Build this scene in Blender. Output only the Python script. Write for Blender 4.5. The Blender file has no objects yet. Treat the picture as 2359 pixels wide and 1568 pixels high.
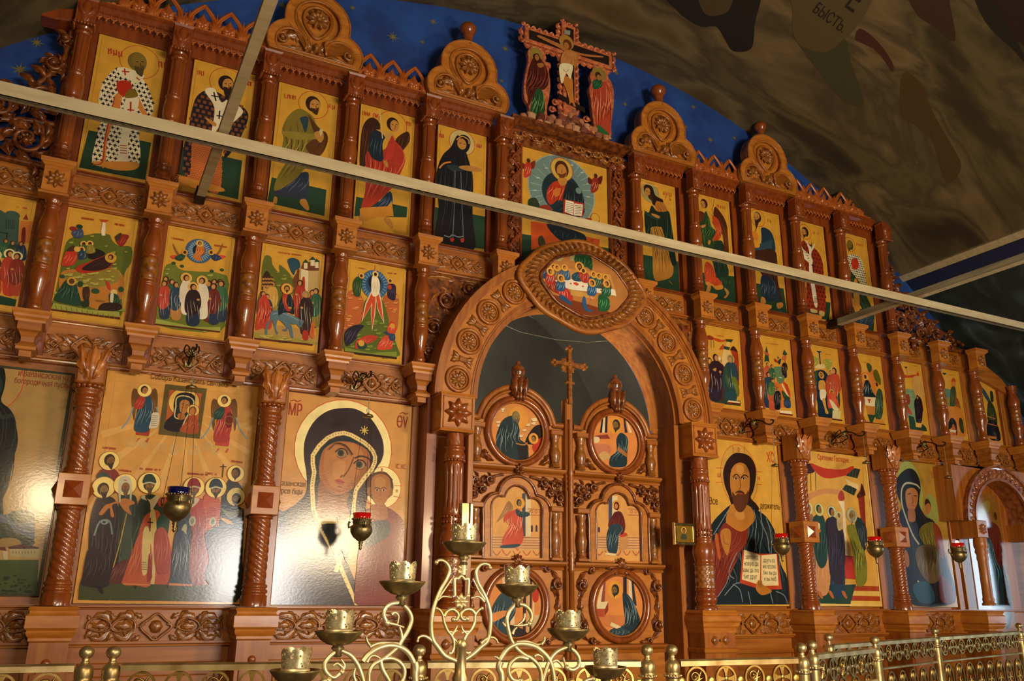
import bpy, math, random
import numpy as np
from mathutils import Vector, Matrix
random.seed(7)
PI = math.pi
C = bpy.context.scene.collection
SC = bpy.context.scene

# ------------------------------------------------------------------ camera
CAM = Vector((-3.536, -6.0, 1.6))
YAW, PIT, ROL, FPX = math.radians(26.763), math.radians(16.765), math.radians(0.598), 1972.17
_f = Vector((math.sin(YAW)*math.cos(PIT), math.cos(YAW)*math.cos(PIT), math.sin(PIT)))
_r = Vector((math.cos(YAW), -math.sin(YAW), 0)); _u = _r.cross(_f)
RR = _r*math.cos(ROL)+_u*math.sin(ROL); UU = _u*math.cos(ROL)-_r*math.sin(ROL); FF = _f
cam = bpy.data.objects.new('camera', bpy.data.cameras.new('camera')); C.objects.link(cam)
cam.matrix_world = Matrix(((RR.x, UU.x, -FF.x, CAM.x), (RR.y, UU.y, -FF.y, CAM.y), (RR.z, UU.z, -FF.z, CAM.z), (0, 0, 0, 1)))
cam.data.lens = FPX/2359*36; cam.data.sensor_width = 36; cam.data.clip_end = 100
SC.camera = cam
def ray(px, py): return FF + RR*((px-1179.5)/FPX) + UU*((784-py)/FPX)
def at(px, py, y=0.0):
    d = ray(px, py); t = (y-CAM.y)/d.y
    return (CAM.x+t*d.x, CAM.z+t*d.z)

# ------------------------------------------------------------------ light
SC.view_settings.view_transform = 'Standard'; SC.view_settings.look = 'None'
SC.view_settings.gamma = 1; SC.view_settings.use_curve_mapping = False
SC.view_settings.exposure = 0.0
W = bpy.data.worlds.new('world'); SC.world = W; W.use_nodes = True
W.node_tree.nodes['Background'].inputs[0].default_value = (1.0, 0.80, 0.58, 1)
W.node_tree.nodes['Background'].inputs[1].default_value = 0.10
def area(name, loc, target, size, power, col, sy=None):
    l = bpy.data.lights.new(name, 'AREA'); l.energy = power; l.color = col; l.size = size
    if sy: l.shape = 'RECTANGLE'; l.size_y = sy
    o = bpy.data.objects.new(name, l); C.objects.link(o); o.location = loc
    o.rotation_euler = (Vector(target)-Vector(loc)).to_track_quat('-Z', 'Y').to_euler()
    return o
# chandelier glow, west door and south window daylight, added nave and altar fills
area('chandelier_light', (1.0, -5.4, 2.3), (0.6, 0, 2.0), 0.6, 135, (1.0, 0.74, 0.43))
area('lamp_light', (-3.8, -4.8, 2.6), (-2.4, 0, 2.4), 0.4, 40, (1.0, 0.74, 0.43))
area('nave_fill_light', (1.1, -11.2, 2.7), (-.5, 0, 2.2), 1.3, 270, (1.0, 0.78, 0.50), 0.9)  # unseen warm fill added to lift the nave's ambient light
area('west_door_daylight', (0.0, -13.0, 2.05), (-0.5, 0, 1.9), 1.7, 440, (1.0, 0.95, 0.88), 1.8)
area('south_window_daylight', (9.0, -2.95, 2.15), (3.8, 0, 1.8), 0.5, 62, (0.66, 0.84, 1.0), 1.7)
area('altar_fill_light', (-1.2, 0.6, 1.3), (-.2, 6.0, 5.5), 0.8, 300, (1.0, 0.90, 0.74))  # fill added to brighten the dark altar room, not a real window

# ------------------------------------------------------------------ colours and materials
def lin(h):
    h = h.lstrip('#'); c = [int(h[i:i+2], 16)/255 for i in (0, 2, 4)]
    return tuple((x/12.92 if x <= .04045 else ((x+.055)/1.055)**2.4) for x in c)
STUFFY = {'beading', 'fringe', 'scallops', 'bead_row', 'vine', 'leaves', 'leaf_pattern', 'gadroons', 'side_vine', 'header_vine', 'leaf_border', 'acanthus', 'spandrel_vine', 'strap', 'ray_plate', 'flowers', 'scroll'}
def mat(name, col='#808080', rough=.5, metal=0, coat=0, **k):
    m = bpy.data.materials.new(name); m.use_nodes = True; b = m.node_tree.nodes['Principled BSDF']
    b.inputs['Base Color'].default_value = (*lin(col), 1); b.inputs['Roughness'].default_value = rough
    b.inputs['Metallic'].default_value = metal; b.inputs['Coat Weight'].default_value = coat
    b.inputs['Coat Roughness'].default_value = k.get('cr', .12)
    if 'emit' in k:
        b.inputs['Emission Color'].default_value = (*lin(k['emit']), 1); b.inputs['Emission Strength'].default_value = k.get('es', 1)
    if 'trans' in k: b.inputs['Transmission Weight'].default_value = k['trans']
    return m
def noisy(name, c1, c2, scale=(8, 8, 8), rough=.4, metal=0, coat=0, detail=4, bump=.0, lo=.35, hi=.65, cr=.12, bscale=None):
    """two tones mixed by stretched noise in object space"""
    m = mat(name, c1, rough, metal, coat, cr=cr); nt = m.node_tree; N = nt.nodes; L = nt.links; b = N['Principled BSDF']
    tc = N.new('ShaderNodeTexCoord'); mp = N.new('ShaderNodeMapping'); mp.inputs['Scale'].default_value = scale
    nz = N.new('ShaderNodeTexNoise'); nz.inputs['Scale'].default_value = 1; nz.inputs['Detail'].default_value = detail
    cr_ = N.new('ShaderNodeValToRGB'); cr_.color_ramp.elements[0].position = lo; cr_.color_ramp.elements[1].position = hi
    cr_.color_ramp.elements[0].color = (*lin(c1), 1); cr_.color_ramp.elements[1].color = (*lin(c2), 1)
    L.new(tc.outputs['Object'], mp.inputs['Vector']); L.new(mp.outputs[0], nz.inputs['Vector'])
    L.new(nz.outputs[0], cr_.inputs[0]); L.new(cr_.outputs[0], b.inputs['Base Color'])
    if bump:
        bn = N.new('ShaderNodeBump'); bn.inputs['Strength'].default_value = bump; bn.inputs['Distance'].default_value = .004
        if bscale:
            n2 = N.new('ShaderNodeTexNoise'); n2.inputs['Scale'].default_value = bscale; n2.inputs['Detail'].default_value = 3
            L.new(tc.outputs['Object'], n2.inputs['Vector']); L.new(n2.outputs[0], bn.inputs['Height'])
        else: L.new(nz.outputs[0], bn.inputs['Height'])
        L.new(bn.outputs[0], b.inputs['Normal']); L.new(bn.outputs[0], b.inputs['Coat Normal'])
    return m
WOODV = noisy('pine_upright', '#8a480f', '#a4621e', (28, 28, 1.6), .42, 0, .18, bump=.06)
WOODH = noisy('pine_level', '#904d12', '#a96820', (1.6, 28, 28), .42, 0, .18, bump=.06)
WRED = noisy('pine_turned_red', '#763610', '#924a18', (20, 20, 1.5), .28, 0, .5, cr=.08)
WROW1 = noisy('pine_upper_red', '#70300a', '#883f10', (20, 20, 1.5), .38, 0, .25)
WBLOCK = noisy('pine_block', '#a35d18', '#bb7626', (6, 6, 24), .42, 0, .2)
CARVE = noisy('pine_carved', '#64340a', '#985c1e', (30, 30, 30), .36, 0, .35, lo=.3, hi=.6)
CARVED = noisy('pine_carved_deep', '#4a200a', '#8a4a1a', (24, 24, 24), .33, 0, .4)
CRESTM = noisy('pine_crest', '#984812', '#b4621e', (14, 14, 14), .36, 0, .35)
BRASS = noisy('brass_aged', '#9c8250', '#cdb784', (9, 9, 9), .38, .85)
BRASSL = noisy('brass_bright', '#bfa874', '#e2d0a4', (12, 12, 12), .42, .75)
BRASSD = noisy('brass_dark', '#70603a', '#a39062', (14, 14, 14), .4, .85, bump=.3, bscale=60)
IRON = mat('dark_iron', '#33291c', .45, .7)
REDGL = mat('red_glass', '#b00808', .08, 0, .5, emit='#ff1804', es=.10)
BLUEGL = mat('blue_glass', '#0a0d4a', .06, 0, .6)
CREAM = noisy('cream_painted_steel', '#ab9b76', '#bcae8a', (3, 20, 20), .6)
GREYST = noisy('grey_painted_steel', '#77735f', '#948f78', (30, 3, 30), .5)
ICB = noisy('icon_board_edge', '#b5862c', '#c99a3a', (10, 10, 10), .4, 0, .3)
def paintmat():
    m = mat('egg_tempera', '#ffffff', .5, 0, .75, cr=.13); nt = m.node_tree; N = nt.nodes; L = nt.links; b = N['Principled BSDF']; b.inputs['Specular IOR Level'].default_value = .15
    a = N.new('ShaderNodeVertexColor'); a.layer_name = 'Col'
    tc = N.new('ShaderNodeTexCoord'); nz = N.new('ShaderNodeTexNoise'); nz.inputs['Scale'].default_value = 9; nz.inputs['Detail'].default_value = 6
    L.new(tc.outputs['Object'], nz.inputs['Vector'])
    r = N.new('ShaderNodeMapRange'); r.inputs['From Min'].default_value = .3; r.inputs['From Max'].default_value = .7
    r.inputs['To Min'].default_value = .86; r.inputs['To Max'].default_value = 1.08; L.new(nz.outputs[0], r.inputs['Value'])
    mx = N.new('ShaderNodeVectorMath'); mx.operation = 'SCALE'; L.new(a.outputs['Color'], mx.inputs[0]); L.new(r.outputs[0], mx.inputs['Scale'])
    L.new(mx.outputs[0], b.inputs['Base Color'])
    n2 = N.new('ShaderNodeTexNoise'); n2.inputs['Scale'].default_value = 55; n2.inputs['Detail'].default_value = 5
    mp = N.new('ShaderNodeMapping'); mp.inputs['Scale'].default_value = (1, 1, 1.6); L.new(tc.outputs['Object'], mp.inputs['Vector']); L.new(mp.outputs[0], n2.inputs['Vector'])
    bn = N.new('ShaderNodeBump'); bn.inputs['Strength'].default_value = .06; bn.inputs['Distance'].default_value = .003
    L.new(n2.outputs[0], bn.inputs['Height']); L.new(bn.outputs[0], b.inputs['Coat Normal'])
    return m
PAINT = paintmat()

# ------------------------------------------------------------------ mesh helpers
def catmull(P, n=6, closed=False):
    P = [tuple(p) for p in P]; m = len(P); out = []
    rng = range(m) if closed else range(m-1)
    for i in rng:
        if closed: p0, p1, p2, p3 = P[i-1], P[i], P[(i+1) % m], P[(i+2) % m]
        else: p0, p1, p2, p3 = P[max(i-1, 0)], P[i], P[i+1], P[min(i+2, m-1)]
        for k in range(n):
            t = k/n
            out.append(tuple(.5*(2*b+(c-a)*t+(2*a-5*b+4*c-d)*t*t+(3*b-a-3*c+d)*t**3) for a, b, c, d in zip(p0, p1, p2, p3)))
    if not closed: out.append(P[-1])
    return out
def parea(p): return sum(p[i-1][0]*p[i][1]-p[i][0]*p[i-1][1] for i in range(len(p)))/2
class G:
    def __init__(s): s.v = []; s.f = []; s.sm = []; s.col = []
    def add(s, vs, fs, smooth=False):
        b = len(s.v); s.v += [tuple(v) for v in vs]; s.f += [tuple(b+i for i in f) for f in fs]; s.sm += [smooth]*len(fs); return s
    def box(s, x0, x1, y0, y1, z0, z1, c=0.0):
        if c:   # chamfered front edges
            v = [(x0, y1, z0), (x1, y1, z0), (x1, y1, z1), (x0, y1, z1), (x0, y0+c, z0), (x1, y0+c, z0), (x1, y0+c, z1), (x0, y0+c, z1),
                 (x0+c, y0, z0+c), (x1-c, y0, z0+c), (x1-c, y0, z1-c), (x0+c, y0, z1-c)]
            f = [(3, 2, 1, 0), (0, 1, 5, 4), (1, 2, 6, 5), (2, 3, 7, 6), (3, 0, 4, 7), (4, 5, 9, 8), (5, 6, 10, 9), (6, 7, 11, 10), (7, 4, 8, 11), (8, 9, 10, 11)]
        else:
            v = [(x0, y0, z0), (x1, y0, z0), (x1, y1, z0), (x0, y1, z0), (x0, y0, z1), (x1, y0, z1), (x1, y1, z1), (x0, y1, z1)]
            f = [(3, 2, 1, 0), (4, 5, 6, 7), (0, 1, 5, 4), (1, 2, 6, 5), (2, 3, 7, 6), (3, 0, 4, 7)]
        return s.add(v, f)
    def profx(s, x0, x1, P, m0=0, m1=0):
        """profile of (y,z) run along x; m0/m1 mitre the ends by the profile depth"""
        n = len(P); v = [(x0+m0*p[0], p[0], p[1]) for p in P]+[(x1-m1*p[0], p[0], p[1]) for p in P]
        f = [(i, (i+1) % n, n+(i+1) % n, n+i) for i in range(n)]+[tuple(range(n))[::-1], tuple(range(n, 2*n))]
        return s.add(v, f)
    def ring(s, hw, yb, P):
        """moulding of (proj,z) points that returns round the front and both sides of a block of half width hw; back at yb"""
        n = len(P); v = []
        for p, z in P: v += [(-hw-p, yb, z), (-hw-p, -p, z), (hw+p, -p, z), (hw+p, yb, z)]
        f = []
        for i in range(n-1):
            for k in range(3): f.append((4*i+k, 4*i+k+1, 4*i+k+5, 4*i+k+4))
        f += [(0, 3, 2, 1), tuple(4*(n-1)+k for k in range(4))]
        return s.add(v, f)
    def ext(s, P, y0, y1, c=0.0, hole=None):
        """prism of an xz outline from y0 (front) to y1 with a chamfer c"""
        if parea(P) < 0: P = P[::-1]
        n = len(P)
        if hole:
            if parea(hole) < 0: hole = hole[::-1]
            v = []
            for y in (y0, y1): v += [(p[0], y, p[1]) for p in P]+[(p[0], y, p[1]) for p in hole]
            f = []; N2 = 2*n   # outlines must have equal counts
            for i in range(n):
                j = (i+1) % n
                f += [(i, j, n+j, n+i), (N2+i, N2+n+i, N2+n+j, N2+j), (j, i, N2+i, N2+j), (n+i, n+j, N2+n+j, N2+n+i)]
            return s.add(v, f)
        if c:
            off = []
            for i in range(n):
                a, b, d = P[i-1], P[i], P[(i+1) % n]
                e1 = Vector((b[0]-a[0], b[1]-a[1])); e2 = Vector((d[0]-b[0], d[1]-b[1]))
                if e1.length < 1e-9: e1 = e2
                if e2.length < 1e-9: e2 = e1
                e1.normalize(); e2.normalize(); nn = Vector((-e1.y-e2.y, e1.x+e2.x))
                if nn.length < 1e-6: nn = Vector((-e1.y, e1.x))
                nn.normalize(); k = c/max(.5, nn.dot(Vector((-e1.y, e1.x)))); off.append((b[0]+nn.x*k, b[1]+nn.y*k))
            v = [(p[0], y1, p[1]) for p in P]+[(p[0], y0+c, p[1]) for p in P]+[(p[0], y0, p[1]) for p in off]
            f = [tuple(range(n))[::-1], tuple(range(2*n, 3*n))]
            for i in range(n):
                j = (i+1) % n; f += [(i, j, n+j, n+i), (n+i, n+j, 2*n+j, 2*n+i)]
            return s.add(v, f)
        v = [(p[0], y1, p[1]) for p in P]+[(p[0], y0, p[1]) for p in P]
        f = [tuple(range(n))[::-1], tuple(range(n, 2*n))]+[(i, (i+1) % n, n+(i+1) % n, n+i) for i in range(n)]
        return s.add(v, f)
    def lathe(s, P, x=0, y=0, z=0, seg=16, mod=None, smooth=True):
        v = []; n = len(P)
        for i, (r, h) in enumerate(P):
            for k in range(seg):
                a = 2*PI*k/seg; q = r*(mod(a, h) if mod else 1); v.append((x+q*math.cos(a), y+q*math.sin(a), z+h))
        f = [(i*seg+k, i*seg+(k+1) % seg, (i+1)*seg+(k+1) % seg, (i+1)*seg+k) for i in range(n-1) for k in range(seg)]
        s.add(v, f, smooth)
        if P[0][0] > 1e-4: s.add([v[k] for k in range(seg)], [tuple(range(seg))[::-1]])
        if P[-1][0] > 1e-4: s.add([v[(n-1)*seg+k] for k in range(seg)], [tuple(range(seg))])
        return s
    def ball(s, x, y, z, r, seg=12, sz=1.0):
        P = [(r*math.sin(PI*i/8), -r*sz*math.cos(PI*i/8)) for i in range(9)]; P[0] = (1e-5, P[0][1]); P[-1] = (1e-5, P[-1][1])
        return s.lathe(P, x, y, z, seg)
    def tube(s, P, r, seg=8, closed=False, cap=True, flat=1.0):
        P = [Vector(p) for p in P]; n = len(P); rs = r if isinstance(r, (list, tuple)) else [r]*n
        v = []; up = None
        for i in range(n):
            t = (P[(i+1) % n]-P[i-1]) if closed else (P[min(i+1, n-1)]-P[max(i-1, 0)])
            if t.length < 1e-9: t = Vector((0, 0, 1))
            t.normalize()
            if up is None:
                up = Vector((0, -1, 0)) if abs(t.y) < .9 else Vector((1, 0, 0))
            up = (up-t*up.dot(t)); up = up.normalized() if up.length > 1e-6 else Vector((0, 0, 1))
            w = t.cross(up)
            for k in range(seg):
                a = 2*PI*k/seg; v.append(P[i]+rs[i]*(up*math.cos(a)*flat+w*math.sin(a)))
        m = n if closed else n-1
        s.add(v, [(i*seg+k, i*seg+(k+1) % seg, ((i+1) % n)*seg+(k+1) % seg, ((i+1) % n)*seg+k) for i in range(m) for k in range(seg)], True)
        if cap and not closed: s.add([v[k] for k in range(seg)]+[v[(n-1)*seg+k] for k in range(seg)], [tuple(range(seg))[::-1], tuple(range(seg, 2*seg))])
        return s
    def leaf(s, P, w, h, y=0.0, lobes=3, nr=2, ns=12, nt=6, tip=.05, curl=0.0):
        """carved acanthus leaf along an xz path: lobed edges, ribs, raised by h towards the viewer"""
        P = catmull([tuple(p) for p in P], 5); L = len(P)-1; v = []
        for i in range(ns+1):
            q = i/ns*L; k = min(int(q), L-1); fr = q-k; sx = i/ns
            a, b = P[k], P[k+1]; c = (a[0]+(b[0]-a[0])*fr, a[1]+(b[1]-a[1])*fr); d = Vector((b[0]-a[0], b[1]-a[1]))
            d = d.normalized() if d.length else Vector((1, 0)); nx, nz = -d.y, d.x
            ww = w*(math.sin(PI*min(1, max(0, sx))**.75)*.9+tip)*(1+.28*math.sin(2*PI*lobes*sx))
            for j in range(nt+1):
                t = j/nt*2-1
                hh = h*((1-abs(t)**2.2)*.75*(math.sin(PI*sx)**.5*.8+.2)+.16*math.cos(nr*PI*t)+curl*sx)
                v.append((c[0]+nx*t*ww, y-max(hh, -.002), c[1]+nz*t*ww))
        f = [(i*(nt+1)+j, i*(nt+1)+j+1, (i+1)*(nt+1)+j+1, (i+1)*(nt+1)+j) for i in range(ns) for j in range(nt)]
        f = [q[::-1] for q in f]
        return s.add(v, f, True)
    def dome(s, cx, cz, r, y, h, seg=14, ribs=0, rz=1.0):
        v = [(cx, y-h, cz)]; f = []
        for i in range(1, 5):
            a = i/4*PI/2
            for k in range(seg):
                t = 2*PI*k/seg; q = r*math.sin(a)*(1+(.08*math.cos(ribs*t) if ribs else 0)); v.append((cx+q*math.cos(t), y-h*math.cos(a), cz+q*rz*math.sin(t)))
        for k in range(seg): f.append((0, 1+(k+1) % seg, 1+k))
        for i in range(3):
            for k in range(seg):
                a, b = 1+i*seg+k, 1+i*seg+(k+1) % seg; f.append((a, b, b+seg, a+seg))
        return s.add(v, f, True)
    def ros(s, cx, cz, r, y, h, n=8, rz=1.0, a0=0.0):
        for k in range(n):
            a = a0+2*PI*k/n; ca, sa = math.cos(a), math.sin(a)
            s.leaf([(cx+ca*r*.15, cz+sa*r*.15*rz), (cx+ca*r*.6, cz+sa*r*.6*rz), (cx+ca*r, cz+sa*r*rz)], r*PI/n*.88, h, y, 1, 1, 6, 4, .12, .25)
        return s.dome(cx, cz, r*.26, y-h*.3, h*.9, 10)
    def mesh(s, name):
        me = bpy.data.meshes.new(name); me.from_pydata(s.v, [], s.f)
        me.polygons.foreach_set('use_smooth', s.sm)
        if s.col:
            ca = me.color_attributes.new('Col', 'FLOAT_COLOR', 'CORNER'); arr = []
            for f, c in zip(s.f, s.col): arr += [c[0], c[1], c[2], 1.0]*len(f)
            ca.data.foreach_set('color', arr)
        me.update(); return me
def circ(cx, cz, r, n=32, a0=0, a1=2*PI, rz=1.0, endpoint=False):
    m = n if not endpoint else n-1
    return [(cx+r*math.cos(a0+(a1-a0)*i/m), cz+r*rz*math.sin(a0+(a1-a0)*i/m)) for i in range(n)]
def obj(name, g, m, parent=None, loc=(0, 0, 0), rot=(0, 0, 0), sc=(1, 1, 1), label=None):
    me = g.mesh(name) if isinstance(g, G) else g
    if m is not None and not me.materials: me.materials.append(m)
    o = bpy.data.objects.new(name, me); C.objects.link(o); o.location = loc; o.rotation_euler = rot; o.scale = sc
    if parent is not None: o.parent = parent
    if label: o['label'] = label
    if name in STUFFY: o['kind'] = 'stuff'
    return o
def thing(name, label, cat, loc=(0, 0, 0), rot=(0, 0, 0), group=None, sc=(1, 1, 1)):
    o = bpy.data.objects.new(name, None); C.objects.link(o); o.location = loc; o.rotation_euler = rot; o.scale = sc
    o.empty_display_size = .05; o['label'] = label; o['category'] = cat; o['kind'] = 'thing'
    if group: o['group'] = group
    return o
def struct(name, g, m, label=None, parent=None, loc=(0, 0, 0)):
    o = obj(name, g, m, parent, loc)
    if parent is None: o['kind'] = 'structure'
    if label: o['label'] = label
    return o
def M(g, m, name='part'):
    me = g.mesh(name); me.materials.append(m); return me
# ------------------------------------------------------------------ the setting
RV, ZV, YW = 6.85, -0.065, 0.10
def rad(a):
    b = min(a, PI-a); return RV+(2.6*(.72-b) if b < .72 else 0)*(1 if b > .35 else (.96/max(.001, 2.6*(.72-b))))
BLUE = noisy('lunette_blue_fresco', '#0c3072', '#154692', (3, 3, 3), .75, detail=6)
g = G(); P = [(rad(a)*math.cos(a), ZV+rad(a)*math.sin(a)) for a in np.linspace(PI*.006, PI*.994, 96)]
P += [(-7.6, .0), (-1.0, .0), (-1.0, 3.0)]+[(1.0*math.cos(a), 3.03+math.sin(a)) for a in np.linspace(PI, 0, 18)]+[(1.0, .0), (7.6, 0)]
g.ext(P, YW, YW+.12); wall_back = struct('wall_back', g, BLUE, 'deep blue lunette wall painted with golden stars')
STARM = mat('star_gold_paint', '#6e6430', .6)
stars = [(905, 85, 20), (998, 50, 15), (973, 97, 11), (1164, 112, 15), (85, 98, 17), (46, 160, 22), (1440, 240, 12), (1597, 246, 12), (1636, 322, 15), (1692, 318, 11),
         (650, 12, 14), (812, 18, 12), (858, 132, 12), (1110, 108, 8), (1420, 168, 12), (1580, 292, 9), (1155, 186, 10), (20, 60, 12)]
for px, py, r in stars:
    x, z = at(px, py, YW-.002); R = r/330
    P = [(x+R*(1 if k % 2 == 0 else .3)*(1 if k % 4 == 0 else .8)*math.sin(PI*k/8), z+R*(1 if k % 2 == 0 else .3)*(1 if k % 4 == 0 else .8)*math.cos(PI*k/8)) for k in range(16)]
    obj('star', G().ext(P, YW-.004, YW+.002), STARM, wall_back)

def cyl(ang, y, r=None):
    r = rad(ang) if r is None else r; return (r*math.cos(ang), y, ZV+r*math.sin(ang))
def vault(name, a0, a1, m, y1=-12.0, na=40, ny=24, r=None, hole=None):
    g = G(); v = []; f = []
    for i in range(na+1):
        for j in range(ny+1): v.append(cyl(a0+(a1-a0)*i/na, YW+.02+(y1-YW)*j/ny, r))
    for i in range(na):
        for j in range(ny):
            if hole and hole(a0+(a1-a0)*(i+.5)/na, YW+(y1-YW)*(j+.5)/ny): continue
            f.append((i*(ny+1)+j, i*(ny+1)+j+1, (i+1)*(ny+1)+j+1, (i+1)*(ny+1)+j))
    return struct(name, g.add(v, f, True), m)
def fresco(name, c, stops, rough=.8, scale=(1, 1, 1), stretch=1.3):
    m = mat(name, c, rough); nt = m.node_tree; N = nt.nodes; L = nt.links; b = N['Principled BSDF']
    tc = N.new('ShaderNodeTexCoord'); sep = N.new('ShaderNodeSeparateXYZ'); L.new(tc.outputs['Object'], sep.inputs[0])
    a = N.new('ShaderNodeMath'); a.operation = 'ARCTAN2'; L.new(sep.outputs['Z'], a.inputs[0]); L.new(sep.outputs['X'], a.inputs[1])
    cb = N.new('ShaderNodeCombineXYZ'); s1 = N.new('ShaderNodeMath'); s1.operation = 'MULTIPLY'; s1.inputs[1].default_value = scale[0]
    L.new(a.outputs[0], s1.inputs[0]); L.new(s1.outputs[0], cb.inputs[0])
    s2 = N.new('ShaderNodeMath'); s2.operation = 'MULTIPLY'; s2.inputs[1].default_value = scale[1]; L.new(sep.outputs['Y'], s2.inputs[0]); L.new(s2.outputs[0], cb.inputs[1])
    nz = N.new('ShaderNodeTexNoise'); nz.inputs['Scale'].default_value = 1; nz.inputs['Detail'].default_value = 5; nz.inputs['Distortion'].default_value = stretch
    L.new(cb.outputs[0], nz.inputs['Vector'])
    r = N.new('ShaderNodeValToRGB'); el = r.color_ramp.elements
    while len(el) < len(stops): el.new(.5)
    for e, (p, col) in zip(el, stops): e.position = p; e.color = (*lin(col), 1)
    L.new(nz.outputs[0], r.inputs[0]); L.new(r.outputs[0], b.inputs['Base Color']); return m
CLOUD = fresco('cloud_fresco', '#4a3a20', [(.25, '#261d0c'), (.40, '#3c3219'), (.48, '#5e5232'), (.53, '#4a3e26'), (.60, '#726240'), (.68, '#5c4824'), (.8, '#443a20')], scale=(4.2, 1.5, 1), stretch=.5)
DARKF = fresco('dark_mural', '#1c2622', [(.3, '#141c18'), (.5, '#1d2824'), (.62, '#2c3a3c'), (.72, '#4a5560')], scale=(9, 2.2, 1), stretch=1.6)
NAVY = mat('navy_band', '#141c40', .8)
AD = math.atan2(5.03-ZV, 4.396)
vault('ceiling', AD, PI-AD, CLOUD, na=48)
AB = AD-.045
vault('trim_1', AB, AD, NAVY, na=4); vault('trim_2', PI-AD, PI-AB, NAVY, na=4)
vault('wall_right', 0.0, AB, DARKF, na=30, hole=lambda a, y: -4.6 < y < -1.6 and 1.2 < ZV+rad(a)*math.sin(a) < 3.9)
vault('wall_left', PI-AB, PI, DARKF, na=30)
for nm, aa, s in (('trim_3', AD, 1), ('trim_4', PI-AD, -1)):
    g = G(); P4 = []
    for y in (YW, -12.0):
        for da, rr in ((0, RV), (.012*s, RV), (.012*s, RV-.04), (0, RV-.04)): P4.append(cyl(aa+da-.006*s, y, rr))
    g.add(P4, [(0, 1, 5, 4), (1, 2, 6, 5), (2, 3, 7, 6), (3, 0, 4, 7), (0, 3, 2, 1), (4, 5, 6, 7)]); struct(nm, g, CREAM)
FLM = noisy('stone_floor', '#5c4a38', '#78634a', (2, 2, 2), .45)
struct('floor', G().box(-8.2, 8.2, -13.2, 4.2, -.08, 0), FLM)
struct('floor_solea', G().box(-6.8, 6.8, -2.75, -.62, 0, .5), FLM)
g = G()   # rear wall with the west door opening
WM = noisy('plaster_warm', '#6b5a3c', '#84704c', (1, 1, 1), .85)
P = [cyl(a, 0) for a in np.linspace(PI*.006, PI*.994, 60)]
P = [(p[0], p[2]) for p in P]+[(-7.6, 0), (-1.0, 0), (-1.0, 3.25), (1.3, 3.25), (1.3, 0), (7.6, 0)]
struct('wall_rear', g.ext(P, -12.15, -12.0), WM)
# altar behind the doors
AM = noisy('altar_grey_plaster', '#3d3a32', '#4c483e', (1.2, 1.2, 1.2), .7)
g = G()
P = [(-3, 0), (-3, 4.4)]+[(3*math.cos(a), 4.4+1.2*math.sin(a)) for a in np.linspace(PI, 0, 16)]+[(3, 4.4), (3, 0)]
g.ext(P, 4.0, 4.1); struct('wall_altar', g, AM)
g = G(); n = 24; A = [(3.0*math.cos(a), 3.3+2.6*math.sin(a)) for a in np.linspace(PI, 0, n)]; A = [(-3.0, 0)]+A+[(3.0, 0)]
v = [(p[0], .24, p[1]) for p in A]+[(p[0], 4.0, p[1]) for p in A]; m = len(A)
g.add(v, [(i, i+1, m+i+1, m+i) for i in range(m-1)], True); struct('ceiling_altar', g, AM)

# painted scroll and dark sky on the vault
def atv(px, py, r=RV):
    d = ray(px, py); ox, oz = CAM.x, CAM.z-ZV; a = d.x*d.x+d.z*d.z; b = ox*d.x+oz*d.z; c = ox*ox+oz*oz-r*r
    t = (-b+math.sqrt(b*b-a*c))/a; return (CAM.x+t*d.x, CAM.y+t*d.y, CAM.z+t*d.z)
def vpatch(name, pts, col, k=0, smooth=5):
    P = catmull([tuple(map(float, p.split(','))) for p in pts.split()], smooth, True) if smooth else [tuple(map(float, p.split(','))) for p in pts.split()]
    c = (sum(p[0] for p in P)/len(P), sum(p[1] for p in P)/len(P))
    v = []; f = []; n = len(P); rings = 5; r = RV-.0015-.001*k
    for i in range(rings):
        q = 1-i/rings; v += [atv(c[0]+(p[0]-c[0])*q, c[1]+(p[1]-c[1])*q, r) for p in P]
    v.append(atv(c[0], c[1], r))
    for i in range(rings-1):
        for j in range(n): f.append((i*n+j, i*n+(j+1) % n, (i+1)*n+(j+1) % n, (i+1)*n+j))
    for j in range(n): f.append(((rings-1)*n+j, (rings-1)*n+(j+1) % n, len(v)-1))
    g = G().add(v, f, True); m = noisy(name+'_paint', col, col, (4, 4, 4), .85)
    return obj(name, g, m, bpy.data.objects['ceiling'])
vpatch('night_sky', '1508,-60 1740,-60 1738,60 1730,112 1690,118 1672,95 1650,62 1612,60 1560,25', '#1b130e')
vpatch('night_sky_cloud', '1606,-50 1690,-50 1682,18 1650,36 1618,24', '#4a3d1f', 1)
vpatch('feather', '1980,66 2010,84 2040,118 2058,150 2056,166 2040,140 2018,118 2000,98 1970,92', '#43200f', 0)
vpatch('amber_cloud', '2080,170 2120,190 2150,260 2190,330 2215,385 2180,420 2150,330 2110,290 2075,260', '#4c3814', 0)
vpatch('scroll_ribbon', '1834,90 1900,118 1945,88 1962,150 1990,240 1940,230 1890,170', '#3f3d22', 0)
vpatch('painted_scroll', '1838,-40 1826,30 1828,80 1850,108 1900,120 1945,90 1975,60 2005,10 2020,-60', '#57492a', 1)
vpatch('rust_cloud', '2080,-50 2170,-60 2190,20 2200,95 2150,60 2110,30', '#3a2410', 0)
vpatch('dusk_sky', '2280,-40 2400,-40 2400,110 2345,95 2290,30', '#26120c', 0)
vpatch('sky_gap', '2235,-40 2300,20 2370,150 2330,110 2270,50', '#1c140f', 1)
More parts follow.
